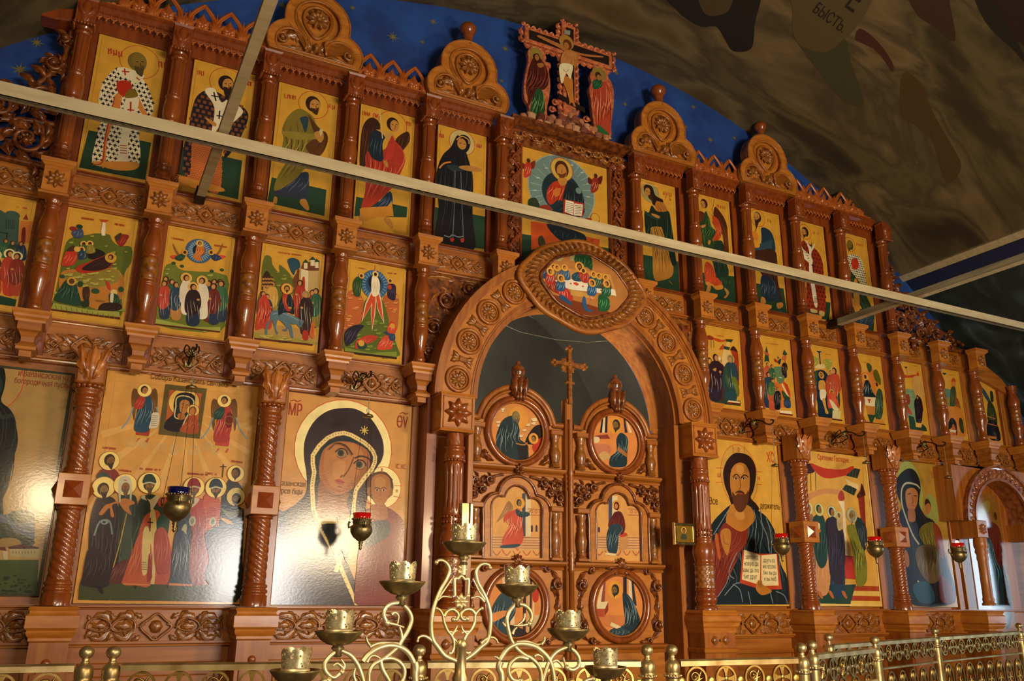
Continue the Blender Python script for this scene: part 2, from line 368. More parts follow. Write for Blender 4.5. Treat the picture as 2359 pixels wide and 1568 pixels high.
# ------------------------------------------------------------------ iconostasis carcass
CX = [.685, 1.355, 2.005, 2.655, 3.295, 3.92, 4.54, 5.15, 5.78]
frame = thing('iconostasis_frame', 'varnished pine carcass of stiles, rails and boards that carries all the icons', 'iconostasis', (0, 0, 0))
def fb(name, x0, x1, y0, y1, z0, z1, m=None, c=.004): return obj(name, G().box(x0-(x0+x1)/2, x1-(x0+x1)/2, y0, y1, z0, z1, c), m or (WOODV if z1-z0 > x1-x0 else WOODH), frame, ((x0+x1)/2, 0, 0))
for s in (-1, 1):
    def X(a, b): return (min(s*a, s*b), max(s*a, s*b))
    for i, cx in enumerate(CX):
        top = 5.55 if i < 6 else (4.25 if i < 8 else 4.0)
        bot = 4.0 if i == 0 else (3.0 if i == 1 else 2.98)
        if i <= 5: fb('stile', *X(cx-.085, cx+.085), -.022, .05, max(bot, 3.0), top, WROW1 if i < 6 else WOODV)
        else: fb('stile', *X(cx-.085, cx+.085), -.022, .05, 2.98, top)
    # backing boards of the tiers
    fb('back_board', *X(1.30, 5.86), .03, .08, .3, 4.10)
    fb('back_board', *X(.60, 3.98), .035, .085, 4.10, 5.56, WROW1)
    fb('back_board', *X(3.92, 5.25), .035, .085, 4.10, 4.26)
    # rails of the friezes
    fb('rail', *X(1.36, 5.82), -.012, .05, 2.995, 3.272)
    fb('rail', *X(.60, 5.22), -.012, .05, 4.075, 4.330)
    fb('rail', *X(.69, 3.95), -.02, .05, 5.425, 5.53, WROW1)
    # big tier stiles
    for x0, x1 in ((1.27, 1.352), (2.282, 2.475), (3.456, 3.63), (4.55, 4.62)): fb('stile', *X(x0, x1), -.022, .05, 1.50, 3.0)
    # base tier: frieze rail and dado panelling
    fb('rail', *X(1.25, 6.1), -.02, .05, 1.30, 1.531); fb('dado_board', *X(1.25, 6.1), .0, .05, .3, 1.30)
    for x0, x1 in ((1.36, 2.30), (2.56, 3.38), (3.64, 4.50)):
        g = G(); a, b = X(x0, x1)
        z0, z1 = .62, 1.17
        for q, w in ((0, .035),):
            g.box(a, b, -.018, .0, z1, z1+w, .006); g.box(a, b, -.018, .0, z0-w, z0, .006); g.box(a, a+w, -.018, .0, z0, z1, .006); g.box(b-w, b, -.018, .0, z0, z1, .006)
        obj('dado_moulding', g, WOODH, frame)
        obj('dado_panel', G().box(a+.07, b-.07, -.012, .0, z0+.05, z1-.04, .008), WOODH, frame)
    # long mouldings above and below the friezes
    for (x0, x1, zz, h, pr, mm) in ((1.30, 5.82, 3.262, .022, .034, WOODH), (1.30, 5.82, 3.005, .026, .030, WOODH), (.72, 5.2, 4.310, .022, .035, WROW1), (.72, 5.2, 4.082, .028, .036, WOODH),
                                   (1.25, 6.1, 1.512, .024, .045, WOODH), (1.25, 6.1, 1.298, .03, .04, WOODH), (1.30, 6.1, 1.528, .012, .06, WOODH)):
        a, b = X(x0, x1); yb = -.012
        obj('moulding', G().profx(a, b, [(yb, zz), (yb-pr*.5, zz), (yb-pr*.55, zz+h*.35), (yb-pr, zz+h*.55), (yb-pr, zz+h), (yb, zz+h)]), mm, frame)

def frame_mould(x0, x1, z0, z1, w=.022, pr=.03, m=None, name='frame_moulding', sides='lrtb'):
    g = G()
    for k, a, b in (('t', (x0-w, z1), (x1+w, z1+w)), ('b', (x0-w, z0-w), (x1+w, z0)), ('l', (x0-w, z0), (x0, z1)), ('r', (x1, z0), (x1+w, z1))):
        if k in sides: g.box(a[0], b[0], -pr, -.005, a[1], b[1], .006)
    return obj(name, g, m or WOODV, frame)

# ------------------------------------------------------------------ shared carved meshes
def rng(a, b, n): return [a+(b-a)*i/(n-1) for i in range(n)]
def frieze_mesh(w, h, seed=0, rich=1):
    """knotwork frieze: a medallion in a diamond strap, looping straps and acanthus leaves"""
    gs, gl, gm = G(), G(), G(); y = -.012; t = h*.045
    gm.dome(0, 0, h*.22, y, h*.16, 12, 8)
    D = [(0, h*.46), (h*.20, h*.30), (h*.46, 0), (h*.20, -h*.30), (0, -h*.46), (-h*.20, -h*.30), (-h*.46, 0), (-h*.20, h*.30)]
    gs.tube([(p[0], y-h*.10, p[1]) for p in catmull(D, 4, True)], t*1.1, 6, True)
    for q in (h*.40, -h*.42): gs.tube([(p[0], y-h*.08, p[1]) for p in circ(0, q, h*.07, 8)], t*.8, 5, True)
    for s in (-1, 1):
        L = w/2; k = L
        pts = [(h*.30, h*.12), (h*.62, h*.24), (h*.95, 0), (h*1.15, -h*.22), (h*1.42, -.10*h), (h*1.30, h*.16), (h*1.02, h*.06), (h*.74, -h*.28), (h*.34, -h*.16)]
        sc = (L*.96)/(h*1.48)
        gs.tube([(s*p[0]*sc, y-h*(.09+.03*math.sin(i*.9)), p[1]) for i, p in enumerate(catmull(pts, 4))], t, 6)
        pts = [(h*.95, -h*.04), (h*1.12, h*.14), (h*1.28, h*.02), (h*1.16, -h*.1), (h*1.05, 0)]
        gs.tube([(s*p[0]*sc, y-h*.14, p[1]) for p in catmull(pts, 4)], t*.8, 6)
        for a, b, c, ww, lo in (((.50, .10), (.80, .34), (1.12, .42), .13, 3), ((.50, -.14), (.80, -.36), (1.20, -.44), .13, 3), ((1.05, .08), (1.25, .28), (1.46, .38), .11, 2), ((1.10, -.1), (1.32, -.26), (1.50, -.40), .10, 2),
                                ((.28, .30), (.42, .42), (.70, .46), .08, 2), ((.28, -.32), (.40, -.46), (.62, -.48), .08, 2), ((1.2, 0), (1.36, .04), (1.54, 0), .09, 2), ((.62, .0), (.80, .06), (.98, .02), .08, 2)):
            gl.leaf([(s*a[0]*h*sc, a[1]*h), (s*b[0]*h*sc, b[1]*h), (s*c[0]*h*sc, c[1]*h)], ww*h, h*.2, y, lo, 4, 10, 8)
    return [M(gs, CARVE, 'strap'), M(gl, CARVE, 'leaves'), M(gm, CARVE, 'medallion')]
def base_frieze(w, h):
    gs, gl, gm = G(), G(), G(); y = -.012; t = h*.04
    gm.dome(0, 0, h*.24, y, h*.12, 14, 8)
    D = [(0, h*.46), (h*.25, h*.28), (h*.55, 0), (h*.25, -h*.30), (0, -h*.48), (-h*.25, -h*.30), (-h*.55, 0), (-h*.25, h*.28)]
    gs.tube([(p[0], y-h*.09, p[1]) for p in catmull(D, 4, True)], t*1.3, 6, True)
    gs.tube([(p[0], y-h*.08, p[1]) for p in circ(0, -h*.44, h*.08, 8)], t*.8, 5, True)
    L = w/2
    for s in (-1, 1):
        q = (L-h*.5)
        def T(u, v): return (s*(h*.5+q*u), v*h)
        gs.tube([(*T(u, v)[:1], y-h*.1, T(u, v)[1]) for u, v in catmull([(-.06, .1), (.05, .02), (.12, .0)], 3)], t, 6)
        for c0, dr in ((.34, 1), (.78, -1)):
            cc = [(c0+.22*math.cos(a)*(1-.0*i), .40*math.sin(a)*(1-.035*i)) for i, a in enumerate(np.linspace(PI*1.05 if dr > 0 else -.05*PI, (PI*1.05 if dr > 0 else -.05*PI)-dr*2*PI*.93, 22))]
            gs.tube([(T(u, v)[0], y-h*.12, T(u, v)[1]) for u, v in cc], [t*1.3*(1-.5*i/22) for i in range(22)], 6)
        for a, b, c, ww in (((.14, .05), (.30, .40), (.50, .22), .17), ((.14, -.08), (.30, -.42), (.52, -.20), .17), ((.20, .0), (.34, .02), (.50, .0), .16), ((.56, .0), (.70, .40), (.92, .30), .16), ((.56, -.05), (.72, -.42), (.94, -.34), .16),
                            ((.64, .0), (.78, .04), (.90, -.02), .13), ((.52, .16), (.55, .34), (.60, .48), .09), ((.52, -.16), (.55, -.34), (.60, -.48), .09), ((.0, .30), (.08, .40), (.18, .48), .08), ((.0, -.30), (.08, -.42), (.18, -.48), .08), ((.86, .1), (.95, .24), (1.0, .42), .09), ((.86, -.1), (.95, -.24), (1.0, -.42), .09)):
            gl.leaf([T(*a), T(*b), T(*c)], ww*h*1.25, h*.18, y, 3, 5, 14, 12)
    return [M(gs, CARVE, 'strap'), M(gl, CARVE, 'leaves'), M(gm, CARVE, 'medallion')]
PARTN = ('strap', 'leaves', 'medallion')
fm_small = frieze_mesh(.46, .125); fm_low = frieze_mesh(.47, .165)
def frieze(meshes, x, z, label, group, plate=None, sx=1.0, y=0.0):
    t = thing('carved_frieze', label, 'frieze', (x, y, z), (0, 0, 0), group)
    if plate: obj('ground_board', G().box(-plate[0]/2, plate[0]/2, -.014, .0, -plate[1]/2, plate[1]/2, .004), WOODH, t)
    for n, me in zip(PARTN, meshes): obj(n, me, None, t, sc=(sx, 1, 1))
    return t
def rosette_me(r, n=8, m=CARVE, h=.03):
    return M(G().ros(0, 0, r, 0, h, n), m, 'rosette')
ros8 = rosette_me(.062, 8, CARVE, .022)
rosbig = rosette_me(.105, 8, WRED, .035)

ICN1 = {-1: ['enthroned', 'dark-veiled mother', 'angel in red', 'tan-cloaked apostle', 'dark-robed bishop', 'cross-robed bishop'], 1: ['enthroned', 'green-cloaked forerunner', 'angel in green', 'blue-robed apostle', 'red-robed bishop', 'grey-bearded bishop']}
ICN2 = {-1: ['arch spandrel', 'red rays', 'blue donkey', 'blue disc', 'reclining mother', 'green towers', 'outer edge', 'outer'], 1: ['arch spandrel', 'columned porch', 'two spires', 'dark river', 'feast table', 'tall shrouded figure', 'cave', 'blue bow', 'far end']}
SIDE = {-1: 'to the left of', 1: 'to the right of'}
ORD = ['first', 'second', 'third', 'fourth', 'fifth', 'sixth', 'seventh', 'eighth', 'ninth']

# ------------------------------------------------------------------ turned columns
def col2_meshes():
    a = G().lathe([(.050, 0), (.050, .018), (.042, .022), (.044, .035), (.048, .045), (.044, .055), (.036, .062), (.040, .075), (.034, .085), (.033, .11), (.042, .16), (.056, .215), (.060, .25), (.056, .285), (.052, .300), (.056, .302), (.058, .315), (.054, .326), (.050, .330)], seg=20)
    b = G().lathe([(.050, .330)]+[(.052, z) for z in rng(.335, .485, 26)]+[(.050, .490)], seg=24, mod=lambda A, h: 1+.07*math.cos(6*A+h*60)*math.cos(6*A-h*60)*(1 if .34 < h < .48 else 0))
    c = G().lathe([(.050, .490), (.057, .494), (.058, .508), (.052, .516), (.058, .54), (.062, .575), (.058, .615), (.046, .66), (.039, .70), (.037, .715), (.046, .72), (.047, .732), (.040, .738), (.043, .75), (.050, .765), (.052, .778), (.046, .785), (.054, .79), (.054, .80)], seg=20)
    return [('lower_shaft', M(a, WRED)), ('carved_band', M(b, CARVE)), ('upper_shaft', M(c, WRED))]
def flute(n, d): return lambda A, h: 1-d*max(0, math.cos(n*A))**3
def col1_meshes():
    a = G().lathe([(.056, 0), (.056, .02), (.048, .025), (.054, .04), (.054, .055), (.044, .065), (.046, .08), (.052, .085), (.052, .10), (.046, .11)], seg=20)
    f1 = G().lathe([(.044, .11), (.047, .115)]+[(.047, z) for z in rng(.13, .42, 6)]+[(.047, .435), (.044, .44)], seg=48, mod=lambda A, h: (1-.20*max(0, math.cos(8*A))**3) if .125 < h < .425 else 1)
    b = G().lathe([(.044, .44), (.054, .445), (.055, .46), (.047, .468), (.054, .48), (.060, .52), (.060, .57), (.054, .62), (.048, .635), (.055, .64), (.056, .655), (.047, .665)], seg=28, mod=lambda A, h: 1+(.06*math.cos(8*A)*math.sin((h-.47)*60) if .475 < h < .63 else 0))
    f2 = G().lathe([(.044, .665), (.047, .67)]+[(.047, z) for z in rng(.70, .93, 6)]+[(.047, .95), (.044, .955)], seg=48, mod=lambda A, h: (1-.20*max(0, math.cos(8*A))**3) if .69 < h < .94 else 1)
    c = G().lathe([(.044, .955), (.053, .965), (.053, .98), (.046, .985), (.046, 1.0), (.056, 1.01), (.056, 1.03), (.048, 1.035), (.048, 1.06), (.060, 1.07), (.060, 1.09)], seg=20)
    return [('base', M(a, WRED)), ('fluted_shaft', M(f1, WRED)), ('carved_band', M(b, WRED)), ('fluted_shaft', M(f2, WRED)), ('capital', M(c, WRED))]
C2, C1 = col2_meshes(), col1_meshes()
block_me = M(G().ring(.075, .10, [(.012, -.115), (.012, -.10), (0, -.09), (0, .078), (.006, .082), (.018, .095), (.026, .10), (.028, .125), (.030, .128)]), WBLOCK, 'block')
capb_me = [M(G().ring(.062, .10, [(0, -.10), (.008, -.095), (0, -.085), (0, .085), (.008, .10)]), WROW1, 'block')]
gl = G()
gl.leaf([(0, -.085), (0, 0), (0, .085)], .045, .02, 0, 3, 3, 10, 6); gl.leaf([(0, -.04), (-.035, 0), (-.05, .05)], .022, .02, 0, 2, 1, 6, 4); gl.leaf([(0, -.04), (.035, 0), (.05, .05)], .022, .02, 0, 2, 1, 6, 4)
leaf_me = M(gl, WROW1, 'leaf')
fr = G()
for k in range(7): fr.ball(-.06+.02*k, -.004, -.10, .011, 6)
for k in range(5): fr.ball(-.066, .015+.02*k, -.10, .011, 6)
fringe_me = M(fr, WRED, 'fringe')
BK = G()   # bracket below the second row (origin = top front centre)
BK.ring(.085, .20, [(.022, 0), (.022, -.014), (.012, -.03), (.010, -.045), (-.002, -.06), (-.004, -.075)])
bk1 = M(BK, WBLOCK, 'cornice')
BK = G(); BK.ring(.065, .18, [(0, -.075), (0, -.125), (-.012, -.135), (-.028, -.165), (-.030, -.195), (-.018, -.215), (-.006, -.22), (-.004, -.232)])
bk2 = M(BK, WOODH, 'console')
BK = G(); BK.ring(.055, .16, [(0, -.232), (0, -.25), (-.022, -.255), (-.022, -.29)]); bk3 = M(BK, WBLOCK, 'drop')

def mkcol(meshes, name, label, x, y, z, group=None, sc=1.0):
    t = thing(name, label, 'column', (x, y, z), (0, 0, 0), group)
    for n, me in meshes: obj(n, me, None, t, sc=(1, 1, sc))
    return t
for s in (-1, 1):
    for i, cx in enumerate(CX):
        if s < 0 and i > 6: continue
        x = s*cx
        nm2 = ICN2[s]; sd = 'left' if s < 0 else 'right'
        if i < 6:
            a, b = ICN1[s][i], (ICN1[s][i+1] if i+1 < 6 else 'outer end')
            mkcol(C1, 'fluted_column', f'red fluted column between {a} and {b} in top row, {sd} side', x, -.125, 4.335)
            t = thing('capital_block', f'carved leaf capital block atop column between {a} and {b}, {sd} side', 'capital', (x, -.21, 5.445))
            obj('block', capb_me[0], None, t); obj('leaf', leaf_me, None, t); obj('fringe', fringe_me, None, t)
        if i < 8:
            j = min(i, len(nm2)-2)
            a, b = nm2[j], nm2[j+1]
            t = thing('rosette_block', f'pine rosette block above column between {a} and {b}, {sd} side', 'block', (x, -.235, 4.155))
            obj('block', block_me, None, t); obj('rosette', ros8, None, t, (0, 0, -.006))
        if i > 0 and (s > 0 or i < 7):
            a = nm2[i-1]; a, b = nm2[i], nm2[min(i+1, len(nm2)-1)]
            if i == 8: mkcol(C2, 'turned_column', 'shorter turned column at the far right end of second row', x, -.125, 3.27, sc=.86)
            else: mkcol(C2, 'turned_column', f'turned baluster column between {a} and {b} icons of second row, {sd} side', x, -.125, 3.27)
            t = thing('bracket', f'stepped pine bracket under the column between {a} and {b} icons, {sd} side', 'bracket', (x, -.235, 3.262))
            obj('cornice', bk1, None, t); obj('console', bk2, None, t); obj('drop', bk3, None, t)
    # friezes
    for i in range(0, 8):
        mid = (CX[i]+CX[i+1])/2
        if s < 0 and i > 5: continue
        nm = (ICN1[s][i+1] if i < 5 else ('outer' if i > 5 else 'end'))
        if 0 <= i < 7: frieze(fm_small, s*mid, 4.198, f'knotwork frieze above the {nm2[i+1] if i else "arch spandrel"} icon, {"left" if s < 0 else "right"} side', 'upper carved friezes')
        if i > 0: frieze(fm_low, s*mid, 3.118, f'knotwork frieze below the {nm2[i] if i < len(nm2) else "last"} icon, {"left" if s < 0 else "right"} side', 'lower carved friezes')

# base friezes, wide
for s in (-1, 1):
    for k, (x0, x1) in enumerate(((1.36, 2.29), (2.56, 3.38), (3.64, 4.42))):
        frieze(base_frieze(x1-x0-.04, .165), s*(x0+x1)/2, 1.412, f'wide acanthus frieze under the {["inner", "middle", "outer"][k]} large icon, {"left" if s < 0 else "right"} side', 'wide base friezes', None, 1.0, -.01)

# ------------------------------------------------------------------ big twisted columns, pedestals
def twist(dr): return lambda A, h: 1+.10*abs(math.sin(2.5*A*1.0+dr*h*42))**.8-.05
def rg(r0, *q): return [(r, z) for r, z in q]
TW = {}
for dr in (-1, 1):
    lo = G().lathe([(.064, z) for z in rng(.15, .545, 76)], seg=40, mod=lambda A, h: .94+.10*abs(math.sin(2.5*A+dr*h*60)))
    up = G().lathe([(.060, z) for z in rng(.80, 1.165, 70)], seg=40, mod=lambda A, h: .94+.10*abs(math.sin(2.5*A+dr*h*60)))
    TW[dr] = (M(lo, WRED), M(up, WRED))
base_me = M(G().lathe([(.082, 0), (.082, .065), (.074, .07), (.070, .078), (.080, .085), (.082, .098), (.070, .106), (.070, .112), (.078, .118), (.078, .13), (.066, .138), (.066, .15)], seg=24), WRED)
r1_me = M(G().lathe([(.064, .545), (.076, .55), (.076, .565), (.068, .57)], seg=24), WRED)
bx = G(); bx.box(-.09, .09, -.09, .09, .57, .755, .004); bx_me = M(bx, WBLOCK)
def pyr(): 
    g = G(); q = .05; z = .662
    g.add([(-q, -.091, z-q), (q, -.091, z-q), (q, -.091, z+q), (-q, -.091, z+q), (0, -.118, z)], [(0, 1, 4), (1, 2, 4), (2, 3, 4), (3, 0, 4)])
    return g
py_me = M(pyr(), mat('pine_pyramid', '#8a3c10', .35, 0, .4))
r2_me = M(G().lathe([(.072, .755), (.078, .765), (.074, .775), (.068, .78), (.072, .785), (.064, .80)], seg=24), WRED)
r3_me = M(G().lathe([(.060, 1.165), (.076, 1.172), (.078, 1.19), (.068, 1.198), (.070, 1.205), (.080, 1.215), (.080, 1.235), (.070, 1.243), (.070, 1.26), (.076, 1.27), (.078, 1.285)], seg=24), WRED)
capg = G(); 
for k in range(16): 
    a = 2*PI*k/16; capg.ball(.078*math.cos(a), .078*math.sin(a), 1.30, .019, 6)
capr_me = M(capg, WRED)
cb = G(); cb.box(-.082, .082, -.085, .10, 1.31, 1.54, .01); cb_me = M(cb, WOODV)
lf = G()
for dx, w_, z0, z1, cv in ((0, .045, 1.32, 1.54, 0), (-.05, .032, 1.35, 1.54, -.02), (.05, .032, 1.35, 1.54, .02), (-.025, .03, 1.33, 1.46, -.01), (.025, .03, 1.33, 1.46, .01)):
    lf.leaf([(dx*.4, z0), (dx+cv*.3, (z0+z1)/2), (dx*1.2+cv, z1)], w_, .035, -.085, 3, 2, 12, 6, .15, .5)
lf_me = M(lf, noisy('pine_carved_leaf', '#8a4614', '#c47a34', (30, 30, 8), .36, 0, .35))
for s, x, lab in ((-1, -3.545, 'left of the procession-of-saints icon'), (-1, -2.42, 'between procession-of-saints icon and veiled mother icon'), (1, 2.38, 'between the open-book icon and the presentation icon'), (1, 3.55, 'between presentation icon and dark mother icon')):
    t = thing('twisted_column', 'large twisted rope column '+lab, 'column', (x, -.16, 1.535))
    obj('base', base_me, None, t); obj('lower_twist', TW[-s][0], None, t); obj('ring', r1_me, None, t); bxo = obj('box', bx_me, None, t); obj('pyramid', py_me, None, bxo)
    for k in (-1, 1): obj('pyramid', py_me, None, bxo, rot=(0, 0, k*PI/2)).location = (0, 0, 0)
    obj('ring', r2_me, None, t); obj('upper_twist', TW[-s][1], None, t); obj('ring', r3_me, None, t); obj('beading', capr_me, None, t)
    cc = obj('capital', cb_me, None, t); obj('leaf', lf_me, None, cc)
pedm = G(); pedm.ring(.115, .32, [(.006, 0), (.016, -.012), (.006, -.024), (.004, -.035), (.014, -.045), (.02, -.05), (.02, -.115), (.014, -.122), (.006, -.13), (.010, -.14), (.004, -.155), (-.006, -.17), (-.006, -.185), (-.018, -.195)])
ped1 = M(pedm, WBLOCK, 'cornice')
ped2 = M(G().box(-.10, .10, .018, .32, -1.0, -.19), WOODV, 'shaft')
g = G(); g.ext([(-.075, -1.0), (-.075, -.36), (-.045, -.36), (-.045, -.345), (.045, -.345), (.045, -.36), (.075, -.36), (.075, -1.0)], .008, .02, .003); ped3 = M(g, WOODV, 'panel')
ped4 = M(G().dome(0, -.305, .024, .012, .014, 14), WRED, 'boss')
for s, x, lab in ((-1, -3.545, 'under the twisted column nearest the picture edge on left'), (-1, -2.42, 'under the twisted column beside veiled mother icon'), (1, 2.38, 'under twisted column right of open-book icon'), (1, 3.55, 'under twisted column left of dark mother icon'), (1, 4.66, 'under the side arch at the far right')):
    t = thing('pedestal', 'stepped pine pedestal '+lab, 'pedestal', (x, -.30, 1.531))
    obj('cornice', ped1, None, t); obj('shaft', ped2, None, t); obj('panel', ped3, None, t); obj('boss', ped4, None, t)
# ------------------------------------------------------------------ portal columns
def pine(A, h): return 1+.07*abs(math.cos(6*A+h*55))*abs(math.cos(6*A-h*55))
pa = [('base', G().lathe([(.092, 0), (.092, .025), (.082, .03), (.075, .045), (.086, .055), (.092, .08), (.086, .105), (.075, .115), (.080, .125), (.076, .14), (.084, .145), (.084, .16), (.074, .165)], seg=28), WRED),
      ('pinecone_band', G().lathe([(.076, z) for z in rng(.165, .34, 30)], seg=48, mod=pine), CARVE),
      ('bulb', G().lathe([(.076, .34), (.086, .345), (.086, .36), (.074, .37), (.080, .39), (.090, .43), (.090, .47), (.080, .51), (.068, .53), (.076, .54), (.076, .555), (.070, .565)], seg=28), WRED),
      ('fluted_shaft', G().lathe([(.066, .62), (.070, .63), (.070, .68)]+[(.070, z) for z in rng(.69, .97, 6)]+[(.070, .98), (.070, 1.0), (.066, 1.01)], seg=96, mod=lambda A, h: (1-.17*max(0, math.cos(12*A))**3) if .685 < h < .975 else 1), WRED),
      ('collar', G().lathe([(.066, 1.01), (.076, 1.03), (.080, 1.06), (.070, 1.08), (.068, 1.10), (.076, 1.105), (.076, 1.12), (.064, 1.125)]+[(.064, z) for z in rng(1.13, 1.2, 8)]+[(.064, 1.215)], seg=32, mod=lambda A, h: 1+(.05*math.cos(10*A+h*60) if h > 1.13 else 0)), WRED)]
bead = G()
for z in (.583, .62, 1.02):
    for k in range(20):
        a = 2*PI*k/20; bead.ball(.074*math.cos(a), .074*math.sin(a), z, .011, 6)
bead.lathe([(.066, .565), (.066, .63)], seg=20)
pa = [(n, M(g, m)) for n, g, m in pa]+[('beading', M(bead, WRED))]
for s in (-1, 1):
    t = mkcol(pa, 'portal_column', f'thick fluted portal column on the {"left" if s < 0 else "right"} of the double doors', s*1.115, -.29, 1.53)
    t = thing('portal_pedestal', f'wide stepped pedestal under the {"left" if s < 0 else "right"} portal column', 'pedestal', (s*1.135, -.42, 1.528))
    g = G(); g.ring(.16, .42, [(.006, 0), (.012, -.012), (.022, -.02), (.014, -.035), (.03, -.045), (.032, -.08), (.022, -.095), (.018, -.12), (.006, -.135), (.002, -.155), (0, -.17)]); obj('cornice', g, WBLOCK, t)
    obj('shaft', G().box(-.155, .155, .005, .42, -1.0, -.17), WOODV, t)
    g = G(); 
    for xx in (-.055, .055): g.dome(xx, -.225, .034, .005, .022, 12, 8)
    g.ball(0, 0, -.225, .012, 6); obj('boss', g, CARVE, t)
    g = G(); g.ring(.16, .42, [(0, -.28), (.012, -.29), (.008, -.31), (0, -.32)]); obj('moulding', g, WOODH, t)
    # rosette box on top of the portal column
    t = thing('portal_block', f'square box with a large carved flower on {"left" if s < 0 else "right"} portal column', 'block', (s*1.13, -.37, 2.89))
    g = G(); g.ring(.132, .37, [(0, -.14), (.006, -.13), (0, -.12), (0, .125), (.008, .135), (.006, .145)]); obj('box', g, WBLOCK, t)
    g = G(); 
    for a in ((-.118, -.118, .118, -.110), (-.118, .110, .118, .118), (-.118, -.118, -.110, .118), (.110, -.118, .118, .118)): g.box(a[0], a[2], -.008, 0, a[1], a[3], .002)
    obj('bead_frame', g, WOODH, t)
    obj('flower', rosbig, None, t)
# portal arch
t = thing('portal_arch', 'great round carved arch with flower roundels over the double doors', 'arch', (0, 0, 3.03))
g = G(); n = 48
def arc(r, a0=0, a1=PI, n=48): return [(r*math.cos(a0+(a1-a0)*i/n), r*math.sin(a0+(a1-a0)*i/n)) for i in range(n+1)]
def band(g, r0, r1, y0, y1):
    A, B = arc(r0), arc(r1); m = len(A); v = []
    for y in (y0, y1): v += [(p[0], y, p[1]) for p in A]+[(p[0], y, p[1]) for p in B]
    f = []; N2 = 2*m
    for i in range(m-1): f += [(i, i+1, m+i+1, m+i), (N2+i, N2+m+i, N2+m+i+1, N2+i+1), (i+1, i, N2+i, N2+i+1), (m+i, m+i+1, N2+m+i+1, N2+m+i)]
    f += [(0, m, N2+m, N2), (m-1, N2+m-1, N2+2*m-1, 2*m-1)]; return g.add(v, f)
obj('arch_board', band(G(), .955, 1.27, -.27, -.02), WBLOCK, t)
obj('inner_moulding', band(band(G(), .94, .975, -.285, -.0), .975, .99, -.278, -.26), WOODV, t)
obj('outer_moulding', band(band(band(G(), 1.235, 1.255, -.285, -.27), 1.255, 1.29, -.30, -.02), 1.22, 1.235, -.277, -.26), WOODV, t)
obj('intrados', band(G(), .925, .955, -.23, .12), WOODV, t)
for k in range(9):
    a = PI/2+(k-4)*0; 
RA = [math.radians(q) for q in (7, 23.5, 39.5, 55, 68.5)]
rnd = G(); rnd.tube([(p[0], -.012, p[1]) for p in circ(0, 0, .092, 28)], .014, 8, True); rnd.tube([(p[0], -.008, p[1]) for p in circ(0, 0, .070, 24)], .008, 6, True); rnd_me = M(rnd, WOODV)
flo = M(G().ros(0, 0, .066, -.002, .016, 10), CARVE)
lnk = G(); lnk.box(-.03, .03, -.022, 0, -.02, .02, .004)
for q in (-1, 1):
    for w in (-1, 0, 1): lnk.leaf([(q*.02, w*.006), (q*.06, w*.022), (q*.088, w*.045)], .022, .02, 0, 2, 1, 6, 4, .2)
lnk_me = M(lnk, CARVE)
for s in (-1, 1):
    for k, a in enumerate(RA):
        aa = a if s > 0 else PI-a; x, z = 1.105*math.cos(aa), 1.105*math.sin(aa)
        r = obj('roundel', rnd_me, None, t, (x, -.27, z)); obj('flower', flo, None, r)
        if k < 4:
            b_ = (a+RA[k+1])/2; bb = b_ if s > 0 else PI-b_
            obj('leaf_link', lnk_me, None, t, (1.105*math.cos(bb), -.27, 1.105*math.sin(bb)), (0, -(bb), 0))
# jambs and side boards of the portal
for s in (-1, 1):
    a, b = sorted((s*.95, s*1.30)); fb('portal_jamb', a, b, -.14, .05, .3, 3.03, WOODV)
    a, b = sorted((s*.93, s*.975)); fb('portal_jamb', a, b, -.22, .10, .3, 3.03, WOODV)
    a, b = sorted((s*1.215, s*1.30)); fb('portal_jamb', a, b, -.19, .03, .3, 3.03, WROW1)
